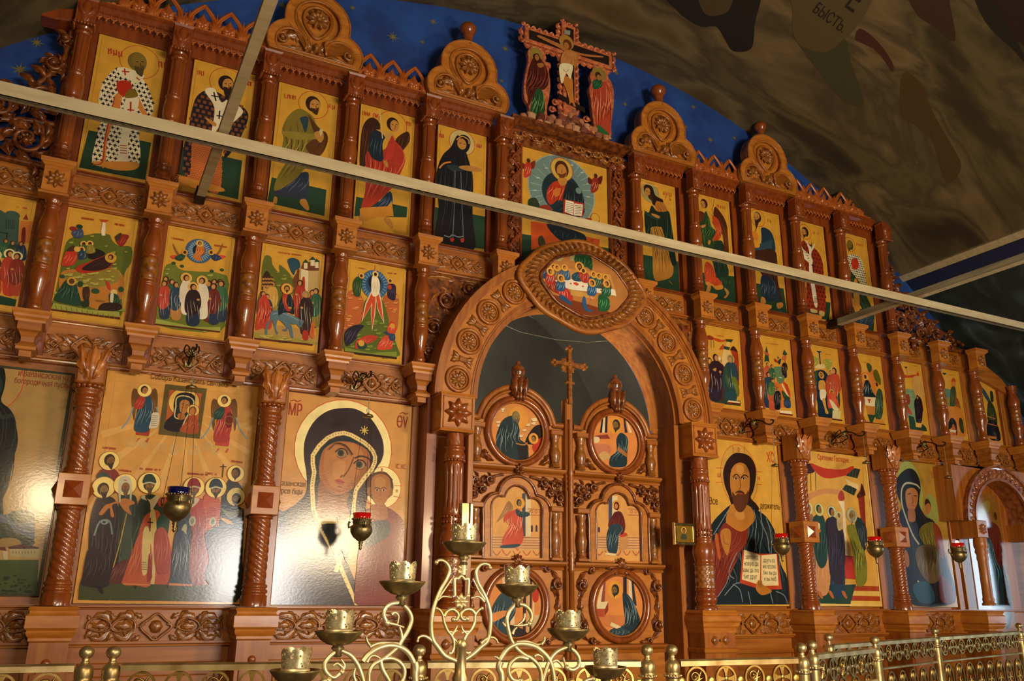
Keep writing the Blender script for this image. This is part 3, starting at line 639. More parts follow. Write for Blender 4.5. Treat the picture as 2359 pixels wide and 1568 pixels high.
# spandrels
def scroll(g, cx, cz, r, turns=1.6, a0=0.0, dr=1, t=.012, y=0, h=.02, n=34):
    P = [(cx+r*(1-.8*i/n)*math.cos(a0+dr*2*PI*turns*i/n), y-h*(.6+.8*i/n), cz+r*(1-.8*i/n)*math.sin(a0+dr*2*PI*turns*i/n)) for i in range(n+1)]
    g.tube(P, [t*(1-.45*i/n) for i in range(n+1)], 7); g.ball(P[-1][0], P[-1][1], P[-1][2], t*1.5, 7)
for s in (-1, 1):
    t = thing('carved_spandrel', f'deep carved vine spandrel over the {"left" if s < 0 else "right"} shoulder of the arch', 'carving', (0, 0, 0))
    P = [(s*.62, 4.075), (s*1.33, 4.075), (s*1.33, 3.05), (s*1.29, 3.05)]+[(s*1.28*math.cos(a), 3.03+1.28*math.sin(a)) for a in np.linspace(.02, PI/2-.52, 12)]
    obj('ground_board', G().ext(P, -.03, .02), CARVED, t)
    g1, g2 = G(), G()
    for cx, cz, r, dr in ((1.12, 3.86, .085, 1), (1.22, 3.62, .07, -1), (.93, 3.98, .055, -1), (1.26, 3.42, .045, 1), (1.28, 3.26, .03, -1)):
        scroll(g1, s*cx, cz, r, 1.5, PI*.3, s*dr, .014, -.03, .03)
        for k in range(6):
            a = k*PI/3+.4; g2.leaf([(s*cx+r*.8*math.cos(a), cz+r*.8*math.sin(a)), (s*cx+r*1.15*math.cos(a+.35), cz+r*1.15*math.sin(a+.35)), (s*cx+r*1.5*math.cos(a+.8), cz+r*1.5*math.sin(a+.8))], r*.24, .03, -.03, 2, 2, 7, 5)
    for p in ('.75,4.02 .85,4.05 1.0,4.05', '1.05,4.04 1.18,4.05 1.30,4.02', '1.30,3.98 1.31,3.85 1.29,3.72', '1.31,3.6 1.30,3.45 1.31,3.3', '.82,3.99 .9,3.92 1.0,3.93'):
        pts = [tuple(map(float, q.split(','))) for q in p.split()]; g2.leaf([(s*a, b) for a, b in pts], .028, .03, -.03, 3, 2, 9, 5)
    obj('vine', g1, CARVED, t); obj('leaves', g2, CARVE, t)
    obj('edge_moulding', G().box(*sorted((s*1.31, s*1.34)), -.05, 0, 3.05, 4.075, .004), WOODV, t)
# ------------------------------------------------------------------ valances, crests, trefoil pediments
def resample(P, n):
    P = P+[P[0]]; L = [0]
    for i in range(1, len(P)): L.append(L[-1]+math.hypot(P[i][0]-P[i-1][0], P[i][1]-P[i-1][1]))
    out = []; k = 0
    for i in range(n):
        q = L[-1]*i/n
        while L[k+1] < q: k += 1
        t = (q-L[k])/max(1e-9, L[k+1]-L[k]); out.append((P[k][0]+(P[k+1][0]-P[k][0])*t, P[k][1]+(P[k+1][1]-P[k][1])*t))
    return out
def trefoil(R, cz, r, lx, lz, zb=0.0):
    left = []
    a = PI+math.asin(min(1, max(-1, (lz-zb)/r)))
    while True:
        p = (-lx+r*math.cos(a), lz+r*math.sin(a))
        if math.hypot(p[0], p[1]-cz) < R and a < PI*.9: break
        left.append(p); a -= .09
        if a < -.5: break
    th0 = math.atan2(left[-1][1]-cz, left[-1][0]); 
    if th0 < 0: th0 += 2*PI
    top = []; th = th0-.06
    while th > PI/2: top.append((R*math.cos(th), cz+R*math.sin(th))); th -= .09
    P = left+top+[(0, cz+R)]
    return P+[(-p[0], p[1]) for p in P[:-1][::-1]]
TO = resample(trefoil(.262, .345, .185, .197, .10), 96); TI = resample(trefoil(.182, .345, .118, .195, .095, .03), 96)
tg = G(); tg.ext(TO, -.15, -.04, hole=TI); tre_ring = M(tg, WBLOCK, 'rim')
tre_board = M(G().ext(TO, -.115, -.05), WBLOCK, 'board')
tg = G(); tg.tube([(p[0], -.150, p[1]) for p in TI], .010, 6, True); tg.tube([(p[0]*.985, -.150, p[1]*.985+.005) for p in TO], .008, 6, True); tre_bead = M(tg, WOODH, 'bead')
tg = G(); tg.ros(0, .37, .092, -.135, .03, 10); tre_ros = M(tg, CARVE, 'rosette')
tg = G(); tg.tube([(p[0], -.128, p[1]) for p in catmull([(0, .20), (-.07, .26), (-.11, .35), (-.09, .44), (0, .485), (.09, .44), (.11, .35), (.07, .26)], 4, True)], .014, 6, True); tre_drop = M(tg, WOODV, 'loop')
tg = G()
for s in (-1, 1):
    tg.leaf([(s*.03, .10), (s*.11, .17), (s*.20, .17), (s*.27, .10)], .055, .045, -.115, 5, 3, 16, 8)
    tg.leaf([(s*.10, .09), (s*.18, .06), (s*.27, .06)], .028, .03, -.115, 3, 2, 9, 6)
    scroll(tg, s*.255, .115, .05, 1.3, PI/2, -s, .014, -.12, .03, 22)
    tg.leaf([(s*.02, .13), (s*.06, .08), (s*.10, .03)], .02, .03, -.115, 2, 2, 8, 5)
tg.dome(0, .11, .03, -.12, .05, 10, 0, 1.5); tg.dome(-.03, .06, .022, -.12, .035, 8); tg.dome(.03, .06, .022, -.12, .035, 8)
tre_scr = M(tg, CARVE, 'acanthus')
tg = G(); tg.lathe([(.062, 0), (.062, .02), (.045, .035), (.042, .10), (.050, .115), (.046, .125), (.062, .145), (.074, .175), (.074, .20), (.06, .225), (.03, .24), (.015, .255), (.001, .27)], 0, -.09, .58, 16)
fin_me = M(tg, WRED, 'finial')
p_ = .58/3; h = .215
g = G()
for q_ in (-1, 1):
    L = [(q_*p_*.40, .0), (q_*p_*.49, h*.22), (q_*p_*.46, h*.50), (q_*p_*.27, h*.78), (0, h*1.04)]
    g.tube([(q[0], -.02, q[1]) for q in catmull(L, 4)], .014, 6); g.tube([(q[0]*.84, -.028, q[1]*.9) for q in catmull(L, 4)], .006, 5)
arch_me = M(g, CRESTM); g = G(); g.leaf([(0, .03), (0, h*.4), (0, h*.74)], .034, .02, -.012, 2, 1, 8, 4)
for s in (-1, 1): g.leaf([(0, .05), (s*.03, h*.36), (s*.055, h*.46)], .022, .02, -.012, 1, 1, 6, 4, .15); g.leaf([(0, .04), (s*.03, h*.20), (s*.05, h*.20)], .020, .02, -.012, 1, 1, 6, 4, .15)
palm_me = M(g, CRESTM); g = G(); h = .20
for q, t_ in ((0, 1.0), (-.03, .8), (.03, .8), (-.05, .55), (.05, .55)): g.leaf([(q*.2, .0), (q*.5, h*.45*t_), (q*1.3, h*.92*t_)], .021, .025, -.015, 1, 1, 6, 4, .15)
fleur_me = M(g, CRESTM); base_me2 = M(G().box(-.29, .29, -.045, .02, -.012, .012, .004), CRESTM)
def crest(t, slope=0):
    obj('base_strip', base_me2, None, t)
    for k in range(3):
        x = -.29+p_*(k+.5); q = .62 if (slope > 0 and k == 2) or (slope < 0 and k == 0) else 1
        obj('arch', arch_me, None, t, (x, 0, 0), sc=(1, 1, q)); obj('palmette', palm_me, None, t, (x, 0, 0), sc=(1, 1, q))
    for k in range(4): obj('fleuron', fleur_me, None, t, (-.29+p_*k, 0, 0), sc=(.9, 1, .85) if k in (0, 3) else (1, 1, 1))
# valance: cornice and a row of scalloped drops
vg = G(); n = 11; w = .53
for k in range(n):
    x = -w/2+w*(k+.5)/n
    vg.tube([(x+.019*math.cos(a), -.052, .006+.019*math.sin(a)) for a in np.linspace(PI, 2*PI, 7)], .0065, 5); vg.ball(x, -.052, -.024, .009, 6, 1.4); vg.box(x-.022, x-.018, -.055, -.04, .0, .028)
val_me = M(vg, CRESTM, 'scallops')
vg = G(); vg.profx(-.27, .27, [(0, .0), (-.04, .0), (-.045, .022), (-.06, .03), (-.085, .055), (-.10, .065), (-.10, .085), (0, .085)]); cor_me = M(vg, WROW1, 'cornice')
for s in (-1, 1):
    sd = 'left' if s < 0 else 'right'
    for i in range(5):
        mid = s*(CX[i]+CX[i+1])/2; nm = ICN1[s][i+1]
        t = thing('valance', f'scalloped valance cornice over the {nm} icon, {sd} side', 'valance', (mid, -.02, 5.525))
        obj('cornice', cor_me, None, t); obj('scallops', val_me, None, t)
        if i in (1, 3, 4):
            t = thing('openwork_crest', f'openwork crest of pointed arches over the {nm} icon, {sd} side', 'crest', (mid, -.06, 5.622))
            crest(t, s if i == 4 else 0)
        else:
            t = thing('trefoil_pediment', f'three-lobed pediment with rosette over the {nm} icon, {sd} side', 'pediment', (mid, 0, 5.61))
            obj('board', tre_board, None, t); obj('rim', tre_ring, None, t); obj('bead', tre_bead, None, t); r = obj('rosette', tre_ros, None, t); obj('loop', tre_drop, None, t); obj('acanthus', tre_scr, None, t)
            if i == 2 and s > 0: obj('finial', fin_me, None, t, (0, 0, .05), sc=(.8, .9, .9))
            else: obj('finial', fin_me, None, t)
    # vine wings that step down to the lower ends
    t = thing('carved_wing', f'sloping openwork vine wing at the {sd} end of the top row', 'carving', (0, 0, 0))
    g1, g2, g3 = G(), G(), G()
    for cx, cz, r, dr in ((4.14, 4.46, .10, 1), (4.42, 4.42, .10, -1), (4.10, 4.78, .085, -1), (4.33, 4.66, .07, 1), (4.07, 5.06, .055, 1), (4.68, 4.40, .075, 1), (4.92, 4.35, .05, -1), (4.02, 5.26, .035, -1), (4.60, 4.54, .04, -1)):
        scroll(g1, s*cx, cz, r, 1.35, PI*.2, s*dr, .017, -.05, .04)
        for k in range(7):
            a = k*2*PI/7+.7; g2.leaf([(s*cx+r*.8*math.cos(a), cz+r*.8*math.sin(a)), (s*cx+r*1.2*math.cos(a+.35), cz+r*1.2*math.sin(a+.35)), (s*cx+r*1.55*math.cos(a+.8), cz+r*1.55*math.sin(a+.8))], r*.40, .05, -.05, 2, 2, 8, 6)
        g3.ros(s*cx, cz, r*.55, -.07, .03, 8)
    for q in ('4.0,5.36 4.02,5.1 4.10,4.95 4.17,4.85 4.25,4.70', '4.0,4.3 4.3,4.31 4.6,4.29 5.2,4.3', '4.2,4.84 4.38,4.70 4.52,4.62 4.66,4.54', '4.6,4.56 4.85,4.47 5.15,4.38', '4.0,4.62 4.2,4.60 4.5,4.52'):
        pts = catmull([tuple(map(float, p.split(','))) for p in q.split()], 5); g1.tube([(s*a, -.05, b) for a, b in pts], .02, 6)
        for k in range(2, len(pts)-2, 4):
            a, b = pts[k]; g2.leaf([(s*a, b), (s*(a+.04), b+.05), (s*(a+.10), b+.06)], .032, .04, -.05, 2, 1, 6, 4); g2.leaf([(s*a, b), (s*(a-.04), b-.04), (s*(a-.02), b-.11)], .032, .04, -.05, 2, 1, 6, 4)
    obj('vine', g1, CARVED, t); obj('leaves', g2, CARVED, t); obj('flowers', g3, CARVED, t)
    P = [(4.00, 5.37), (4.0, 5.47), (4.10, 5.44), (4.28, 5.39), (4.22, 5.355), (4.10, 5.35)]
    if s < 0: obj('tip', G().ext([(s*a, b) for a, b in P], -.16, -.02, .01), WROW1, t)
    # sloping moulding over the outermost lower bay
    if s > 0:
        t = thing('raking_cornice', 'sloping dark cornice over the last small icon on the right', 'cornice', (0, 0, 0))
        obj('board', G().ext([(5.15, 4.28), (5.40, 4.22), (5.72, 4.06), (5.86, 3.92), (5.86, 3.86), (5.5, 3.98), (5.15, 4.07)], -.07, .04, .01), WOODH, t)
# ------------------------------------------------------------------ centre bay frame
t = thing('central_icon_frame', 'broad carved vine frame round the enthroned figure icon above the arch', 'frame', (0, 0, 0))
obj('header_board', G().box(-.62, .62, -.05, .03, 5.425, 5.56, .004), CARVED, t)
for s in (-1, 1):
    a, b = sorted((s*.455, s*.60)); obj('side_board', G().box(a, b, -.045, .03, 4.2, 5.425, .004), CARVED, t)
    g = G(); pts = catmull([(s*(.528+.03*(-1)**k), 4.25+.10*k) for k in range(13)], 5); g.tube([(p[0], -.07, p[1]) for p in pts], .013, 6)
    for k in range(12):
        z = 4.30+.10*k; d = (-1)**k
        g.leaf([(s*.528, z), (s*.528+d*.04, z+.03), (s*.528+d*.055, z+.07)], .026, .04, -.05, 2, 2, 8, 5); g.leaf([(s*.528, z), (s*.528-d*.03, z+.02), (s*.528-d*.05, z-.01)], .02, .035, -.05, 2, 1, 7, 4)
        scroll(g, s*.528+d*.025, z+.04, .025, 1.1, 0, d, .008, -.06, .02, 12)
    obj('side_vine', g, WROW1, t)
    obj('edge_bead', G().box(*sorted((s*.452, s*.470)), -.055, -.02, 4.2, 5.43, .003), WROW1, t)
g = G(); pts = catmull([(-.60+.1*k, 5.492+.022*(-1)**k) for k in range(13)], 5); g.tube([(p[0], -.075, p[1]) for p in pts], .012, 6)
for k in range(12):
    x = -.55+.1*k; d = (-1)**k; q = 1 if x > 0 else -1
    g.leaf([(x, 5.49), (x+q*.04, 5.49+d*.03), (x+q*.08, 5.49+d*.04)], .028, .045, -.05, 2, 2, 8, 5); scroll(g, x, 5.492-d*.015, .030, 1.2, 0, d, .009, -.065, .02, 12)
    g.leaf([(x, 5.49), (x-q*.03, 5.49-d*.035), (x-q*.065, 5.49-d*.045)], .022, .04, -.05, 2, 1, 7, 4)
obj('header_vine', g, CARVE, t)
g = G(); g.profx(-.62, .60, [(.02, 5.56), (-.10, 5.56), (-.15, 5.575), (-.19, 5.582), (-.19, 5.605), (.02, 5.605)]); obj('cornice_slab', g, CARVED, t)

# ------------------------------------------------------------------ calvary group
ROCK = [mat(f'rock_{k}', c, .42, 0, .3) for k, c in enumerate(('#7a4030', '#a8704c', '#5c2c22', '#8f5844', '#b98a66'))]
t = thing('rock_mound', 'pyramid of faceted brown and pink stones under the cross', 'mound', (0, -.10, 5.605))
rr = random.Random(3); k = 0
for lvl in range(6):
    z = .0+lvl*.044; hw = .50-.075*lvl-.01*lvl*lvl; nn = max(2, int(hw*2/.074))
    for i in range(nn):
        x = -hw+2*hw*(i+.5)/nn+rr.uniform(-.01, .01)-.02; rz = rr.uniform(.03, .04)
        zc = z+rz*.6+.02*math.sin(x*9)
        g = G(); q = rr.uniform(.028, .042); d = rr.uniform(.03, .06)-.006*lvl
        pts = [(-q, -rz), (q*.9, -rz*.9), (q*1.05, rz*.5), (q*.1, rz), (-q*.95, rz*.6)]; pts = [(a+rr.uniform(-.006, .006), b+rr.uniform(-.006, .006)) for a, b in pts]
        g.ext(pts, -d, .02, .012); obj('rock', g, ROCK[rr.randrange(5)], t, (x, 0, zc)); k += 1
def outline_leafy(g, x0, z0, x1, z1, n, side=1, y=-.13, w=.03):
    for i in range(n):
        f0, f1 = i/n, (i+1)/n; dx, dz = x1-x0, z1-z0; L = math.hypot(dx, dz); nx, nz = -dz/L*side, dx/L*side
        a = (x0+dx*f0, z0+dz*f0); b = (x0+dx*f1, z0+dz*f1)
        g.leaf([a, ((a[0]+b[0])/2+nx*w*.7, (a[1]+b[1])/2+nz*w*.7), (b[0]+nx*w*.25, b[1]+nz*w*.25)], w*.45, .03, y, 1, 1, 6, 4, .15, .3)
t = thing('crucifix', 'carved cross with painted crucified figure on top of the stone mound', 'crucifix', (0, 0, 0))
XB = mat('cross_black', '#1d0f0c', .4, 0, .3); XR = noisy('cross_carved_red', '#a04a2a', '#c8754a', (30, 30, 30), .34, 0, .4)
cw = .062
g = G(); P = [(-cw-.01, 5.80), (cw, 5.80), (cw, 6.43), (.47, 6.43), (.47, 6.585), (cw+.005, 6.585), (cw+.005, 6.76), (-cw-.02, 6.76), (-cw-.02, 6.585), (-.47, 6.585), (-.47, 6.43), (-cw-.01, 6.43)]
g.ext(P, -.12, -.085, .006); obj('cross_board', g, XR, t)
g = G(); q = .04; P = [(-q, 5.90), (q, 5.90), (q, 6.46), (.43, 6.46), (.43, 6.555), (q, 6.555), (q, 6.72), (-q, 6.72), (-q, 6.555), (-.43, 6.555), (-.43, 6.46), (-q, 6.46)]
g.ext(P, -.126, -.118); g.ext([(-.13, 5.985), (-.13, 5.935), (.15, 5.86), (.15, 5.91)], -.130, -.118); obj('dark_face', g, XB, t)
g = G()
for a in ((-.07, 5.84, -.07, 6.42, 8, 1), (.062, 5.84, .062, 6.42, 8, -1), (-.08, 6.43, -.47, 6.43, 6, 1), (-.09, 6.585, -.47, 6.585, 6, -1), (.07, 6.43, .47, 6.43, 6, -1), (.07, 6.585, .47, 6.585, 6, 1),
          (-.085, 6.59, -.085, 6.76, 3, 1), (.07, 6.59, .07, 6.76, 3, -1), (-.08, 6.76, .07, 6.76, 3, 1), (-.475, 6.43, -.475, 6.585, 2, 1), (.475, 6.43, .475, 6.585, 2, -1)): outline_leafy(g, *a, y=-.09, w=.045)
for x, z in ((-.16, 5.88), (.17, 5.80), (-.19, 5.80), (.2, 5.72)): scroll(g, x, z, .04, 1.2, 0, 1, .012, -.09, .03, 14)
for x, z in ((-.49, 6.60), (-.49, 6.42), (.49, 6.60), (.49, 6.42), (-.08, 6.78), (.07, 6.78)): scroll(g, x, z, .022, 1.1, 0, 1, .012, -.10, .02, 12)
obj('leaf_border', g, XR, t)
# ------------------------------------------------------------------ side deacon arch (far right)
t = thing('side_arch', 'smaller carved round arch of the side door at the far right', 'arch', (5.08, 0, 2.40))
SILV = noisy('pine_silvered', '#6a3316', '#9a5a34', (20, 20, 20), .2, 0, .8, cr=.06)
obj('arch_band', band(band(band(G(), .44, .58, -.26, .0), .56, .585, -.285, -.25), .43, .455, -.28, -.25), SILV, t)
g = G()
for k in range(22):
    a = PI*(k+.5)/22; r0 = .51
    for s in (-1, 1): g.leaf([(r0*math.cos(a)-.0, r0*math.sin(a)), ((r0+.02*s)*math.cos(a+.04), (r0+.02*s)*math.sin(a+.04)), ((r0+.045*s)*math.cos(a+.09), (r0+.045*s)*math.sin(a+.09))], .02, .02, -.26, 1, 1, 6, 4)
obj('leaf_pattern', g, SILV, t)
P = [(-.66, .0), (-.66, .56), (.66, .56), (.66, 0), (.58, 0)]+[(.575*math.cos(a), .575*math.sin(a)) for a in np.linspace(0, PI, 24)]+[(-.58, 0)]
obj('spandrel_board', G().ext(P, -.22, .02), WOODV, t)
for s in (-1, 1):
    b = obj('spring_block', G().box(s*.44-.075, s*.44+.075, -.32, .0, -.17, .0, .006), WOODV, t); obj('rosette', G().ros(s*.44, -.085, .05, -.32, .02, 8), SILV, b)
    obj('column', G().lathe([(.062, 0), (.062, .02), (.05, .03), (.055, .06), (.048, .08), (.048, .42), (.055, .45), (.05, .48), (.062, .51), (.055, .54), (.066, .56), (.066, .60), (.06, .65)], s*.44, -.27, -.82, 20), WOODV, t)
obj('door_leaf', G().box(-.42, .42, -.03, .02, -1.9, .43, .004), WOODV, t)
# ------------------------------------------------------------------ royal doors
mc = [M(G().lathe([(.034, 0), (.034, .012), (.028, .016), (.032, .03), (.026, .04), (.030, .055), (.036, .09), (.037, .11), (.030, .15), (.024, .17), (.028, .18), (.022, .19), (.026, .22), (.034, .245), (.034, .26)], seg=14, mod=lambda A, h: 1+(.05*math.cos(8*A+h*40) if .05 < h < .16 else 0)), CARVE, 'balusters')]
def ogee():
    R = trefoil(.175, .40, .13, .175, .28, 0)
    return R
DI = resample(trefoil(.115, .405, .088, .135, .345, .0), 90)   # opening: bottom trimmed below
def door_open(inner=True):
    P = []
    if inner: R, cz, r, lx, lz, hw = .112, .43, .085, .140, .37, .222
    else: R, cz, r, lx, lz, hw = .165, .465, .13, .165, .36, .29
    L = [(-hw, 0), (-hw, lz-.06)]; a = PI
    while True:
        p = (-lx+r*math.cos(a), lz+r*math.sin(a))
        if math.hypot(p[0], p[1]-cz) < R: break
        L.append(p); a -= .12
        if a < -.6: break
    th = math.atan2(L[-1][1]-cz, L[-1][0]); th = th+2*PI if th < 0 else th
    th -= .08
    while th > PI/2+.02: L.append((R*math.cos(th), cz+R*math.sin(th))); th -= .12
    P = L+[(0, cz+R)]; return P+[(-p[0], p[1]) for p in P[:-1][::-1]]
OPI = door_open(True)
def dome_outline(z0): return [(-.43, z0), (-.43, 2.93), (-.345, 2.93)]+[(.335*math.cos(a), 2.885+.335*math.sin(a)) for a in np.linspace(PI-.14, .14, 26)]+[(.345, 2.93), (.43, 2.93), (.43, z0)]
ringm = M(G().tube([(p[0], -.055, p[1]) for p in circ(0, 0, .262, 48)], .026, 10, True), WRED, 'medallion_ring')
ringi = M(G().tube([(p[0], -.050, p[1]) for p in circ(0, 0, .236, 44)], .010, 8, True), WOODV, 'bead')
def mould_along(P, r, y, m): return M(G().tube([(p[0], y, p[1]) for p in P], r, 8), m)
for s in (-1, 1):
    sd = 'left' if s < 0 else 'right'
    t = thing('royal_door_leaf', f'carved {sd} leaf of the double doors with three painted panels', 'door', (s*.468, .02, 0))
    obj('panel', G().ext(dome_outline(.55), -.03, .02, .004), WBLOCK, t)
    P = [(-.42, 2.955), (-.36, 2.955)]+[(.345*math.cos(a), 2.885+.345*math.sin(a)) for a in np.linspace(PI-.19, .19, 30)]+[(.36, 2.955), (.42, 2.955)]
    h = obj('dome_moulding', G().tube([(p[0], -.04, p[1]) for p in P], .024, 8), WOODV, t)
    obj('inner_bead', G().tube([(p[0]*.9, -.052, 2.885+(p[1]-2.885)*.9) for p in P[2:-2]], .012, 8), WOODV, h)
    for z in (2.87, 1.555):
        r = obj('medallion_ring', ringm, None, t, (0, 0, z)); obj('bead', ringi, None, r)
    # rails
    for z in (2.565, 1.85, 1.235):
        g = G(); g.profx(-.43, .43, [(-.025, z-.035), (-.05, z-.035), (-.055, z-.02), (-.045, z-.012), (-.07, z-.004), (-.085, z+.01), (-.085, z+.024), (-.07, z+.03), (-.05, z+.034), (-.025, z+.034)]); obj('rail', g, WOODH, t)
    # balusters
    for xx in (-.36, .335):
        for z in (2.605, 1.90):
            obj('baluster', mc[0], None, t, (xx, -.062, z), sc=(1.15, 1, 1.0 if z > 2 else 1.32))
        for z in (2.885, 2.275): obj('baluster_cap', G().box(xx-.055, xx+.055, -.105, -.02, z-.02, z+.02, .006), WOODH, t)
        obj('baluster_base', G().box(xx-.05, xx+.05, -.10, -.02, 1.885, 1.905, .004), WOODH, t)
    # ogee frame round the middle panel
    OO = [(p[0], p[1]+1.885) for p in door_open(False)]
    IN = [(p[0], p[1]+1.90) for p in OPI]
    n = 90
    g = G(); g.ext(resample(OO, n), -.06, -.028, hole=resample(IN, n)); f = obj('ogee_frame', g, WBLOCK, t)
    obj('outer_moulding', G().tube([(p[0], -.062, p[1]) for p in OO], .013, 8), CARVED, f); obj('inner_moulding', G().tube([(p[0], -.060, p[1]) for p in IN], .008, 6), CARVED, f)
    # carving in the spandrels
    g1, g2 = G(), G()
    for q in (-1, 1):
        for cx, cz, r in ((.35, 2.455, .055), (.24, 2.475, .04), (.38, 2.36, .04), (.30, 2.40, .03)):
            scroll(g1, q*cx, cz, r, 1.3, .5, q, .012, -.035, .03, 20)
            for k in range(6):
                a = k*PI/3; g2.leaf([(q*cx+r*.5*math.cos(a), cz+r*.5*math.sin(a)), (q*cx+r*math.cos(a+.3), cz+r*math.sin(a+.3)), (q*cx+r*1.35*math.cos(a+.7), cz+r*1.35*math.sin(a+.7))], r*.28, .04, -.03, 2, 1, 7, 5)
        g1.tube([(q*a, -.05, b) for a, b in catmull([(.12, 2.52), (.2, 2.50), (.3, 2.45), (.36, 2.38), (.40, 2.31)], 4)], .012, 6)
        # leaves in the corners of the lower square
        for zz, d in ((1.555, 1),):
            for v in (-1, 1):
                pts = [(q*.37, zz+v*.05), (q*.345, zz+v*.13), (q*.36, zz+v*.2), (q*.30, zz+v*.265)]
                g2.leaf(pts, .038, .05, -.03, 4, 2, 14, 7); scroll(g1, q*.36, zz+v*.15, .045, 1.4, v*1.2, q*v, .012, -.035, .035, 20); scroll(g1, q*.27, zz+v*.265, .03, 1.2, v, q*v, .010, -.035, .03, 16)
                g2.leaf([(q*.30, zz+v*.255), (q*.24, zz+v*.275), (q*.18, zz+v*.275)], .024, .04, -.03, 3, 1, 8, 5)
            g2.leaf([(q*.37, zz-.07), (q*.365, zz), (q*.37, zz+.07)], .026, .04, -.03, 3, 2, 10, 6)
        for zz in (2.66,): g2.leaf([(q*.28, zz+.05), (q*.27, zz), (q*.20, zz-.04)], .035, .045, -.03, 3, 2, 10, 6)
    obj('spandrel_vine', g1, CARVED, t); obj('acanthus', g2, CARVED, t)
    # shells where the rings touch the rails
    g = G(); g.ros(0, 2.565, .045, -.085, .03, 8); obj('rosette', g, CARVED, t)
    g = G()
    for k in range(7):
        a = PI*(k+.5)/7; g.leaf([(0, 1.845), (.035*math.cos(a), 1.845+.05*math.sin(a)), (.062*math.cos(a), 1.84+.085*math.sin(a))], .016, .05, -.06, 1, 1, 7, 4, .1)
    for q in (-1, 1): g.leaf([(q*.03, 1.835), (q*.08, 1.85), (q*.14, 1.83)], .024, .045, -.06, 3, 2, 8, 5); g.leaf([(q*.02, 1.82), (q*.05, 1.80), (q*.085, 1.79)], .02, .04, -.06, 2, 1, 7, 4)
    obj('shell', g, CARVED, t)
    g = G(); 
    for k in range(9): g.ball(-.085+.021*k, -.045, 1.262, .011, 6)
    obj('bead_row', g, CARVED, t)
    # finial on the dome
    g = G(); g.lathe([(.04, 3.30), (.052, 3.305), (.045, 3.315), (.058, 3.34), (.06, 3.36), (.052, 3.39), (.03, 3.41), (.015, 3.425), (.02, 3.435), (.012, 3.45), (.001, 3.455)], 0, -.05, 0, 20, lambda A, h: 1+.04*math.cos(10*A)); f = obj('finial', g, CARVED, t)
    g = G(); g.box(-.04, .04, -.09, .0, 3.14, 3.30, .006)
    for xx in (-.045, 0, .045): g.leaf([(xx, 3.15), (xx, 3.23), (xx*1.2, 3.31)], .03, .035, -.085, 3, 1, 10, 6, .15, .4); g.leaf([(xx*.6, 3.20), (xx*.6, 3.15), (xx*.7, 3.11)], .022, .03, -.09, 2, 1, 7, 4, .15)
    obj('leaf_socket', g, CARVED, f)
t = thing('door_post_cross', 'slender turned post topped by a trefoil-ended wooden cross between the door leaves', 'cross', (-.012, -.05, 0))
obj('post', G().box(-.035, .035, -.02, .05, .55, 3.17, .01), WOODV, t)
g = G(); g.lathe([(.020, .6), (.020, 1.80)]+[(.020+(.007 if k % 2 else 0), 1.80+.018*k) for k in range(8)]+[(.020, 1.96), (.020, 2.40)]+[(.020+(.007 if k % 2 else 0), 2.42+.02*k) for k in range(8)]+[(.020, 2.60), (.020, 3.0)], 0, -.03, 0, 12); obj('turned_rod', g, WOODV, t)
g = G(); g.box(-.055, .055, -.01, .01, 3.41, 3.52, .002)
for k in range(16):
    a = 2*PI*k/16; g.leaf([(0, 3.466), (.045*math.cos(a), 3.466+.045*math.sin(a)), (.08*math.cos(a), 3.466+.08*math.sin(a))], .010, .01, -.008, 1, 1, 4, 3, .1)
obj('ray_plate', g, CARVE, t)
g = G(); g.ext([(-.018, 3.13), (.018, 3.13), (.018, 3.448), (.14, 3.448), (.14, 3.484), (.018, 3.484), (.018, 3.60), (-.018, 3.60), (-.018, 3.484), (-.14, 3.484), (-.14, 3.448), (-.018, 3.448)], -.045, -.01, .005)
for cx, cz in ((0, 3.605), (-.145, 3.466), (.145, 3.466)):
    for dx, dz in ((0, .02), (.02, 0), (-.02, 0), (0, -.02)): g.dome(cx+dx, cz+dz, .017, -.02, .022, 10)
for q in (-1, 1): g.dome(q*.035, 3.31, .016, -.02, .022, 10); g.box(*sorted((0, q*.035)), -.04, -.015, 3.30, 3.322)
g.dome(0, 3.466, .018, -.04, .015, 10); obj('cross', g, CARVE, t)
obj('post_cap', G().box(-.03, .03, -.03, .045, 3.14, 3.175, .005), WOODV, t)
# oval cartouche
def oval(k, n=72): 
    P = []
    for i in range(n):
        a = 2*PI*i/n; r = 1+.035*math.cos(4*a)+.02*math.cos(8*a); P.append((k[0]*r*math.cos(a), k[1]*r*math.sin(a)))
    return P
t = thing('oval_frame', 'carved oval cartouche frame with fluted rim at the crown of the arch', 'frame', (-.0, -.30, 4.085))
obj('rim_board', G().ext(oval((.575, .375)), -.03, .03, .01, ), CARVE, t)
g = G(); g.tube([(p[0], -.01, p[1]) for p in oval((.575, .372))], .026, 8, True); obj('outer_moulding', g, WOODH, t)
g = G(); g.tube([(p[0], -.04, p[1]) for p in oval((.405, .268))], .014, 8, True); obj('inner_moulding', g, CARVED, t)
g = G(); n = 54
for k in range(n):
    a = 2*PI*k/n; r = 1+.035*math.cos(4*a); c, s_ = math.cos(a), math.sin(a); c2, s2 = math.cos(a+.07), math.sin(a+.07)
    g.leaf([(.43*r*c, .29*r*s_), (.49*r*c, .33*r*s_), (.545*r*c2, .36*r*s2)], .026, .04, -.025, 1, 1, 6, 5, .2, .2)
obj('gadroons', g, CARVE, t)
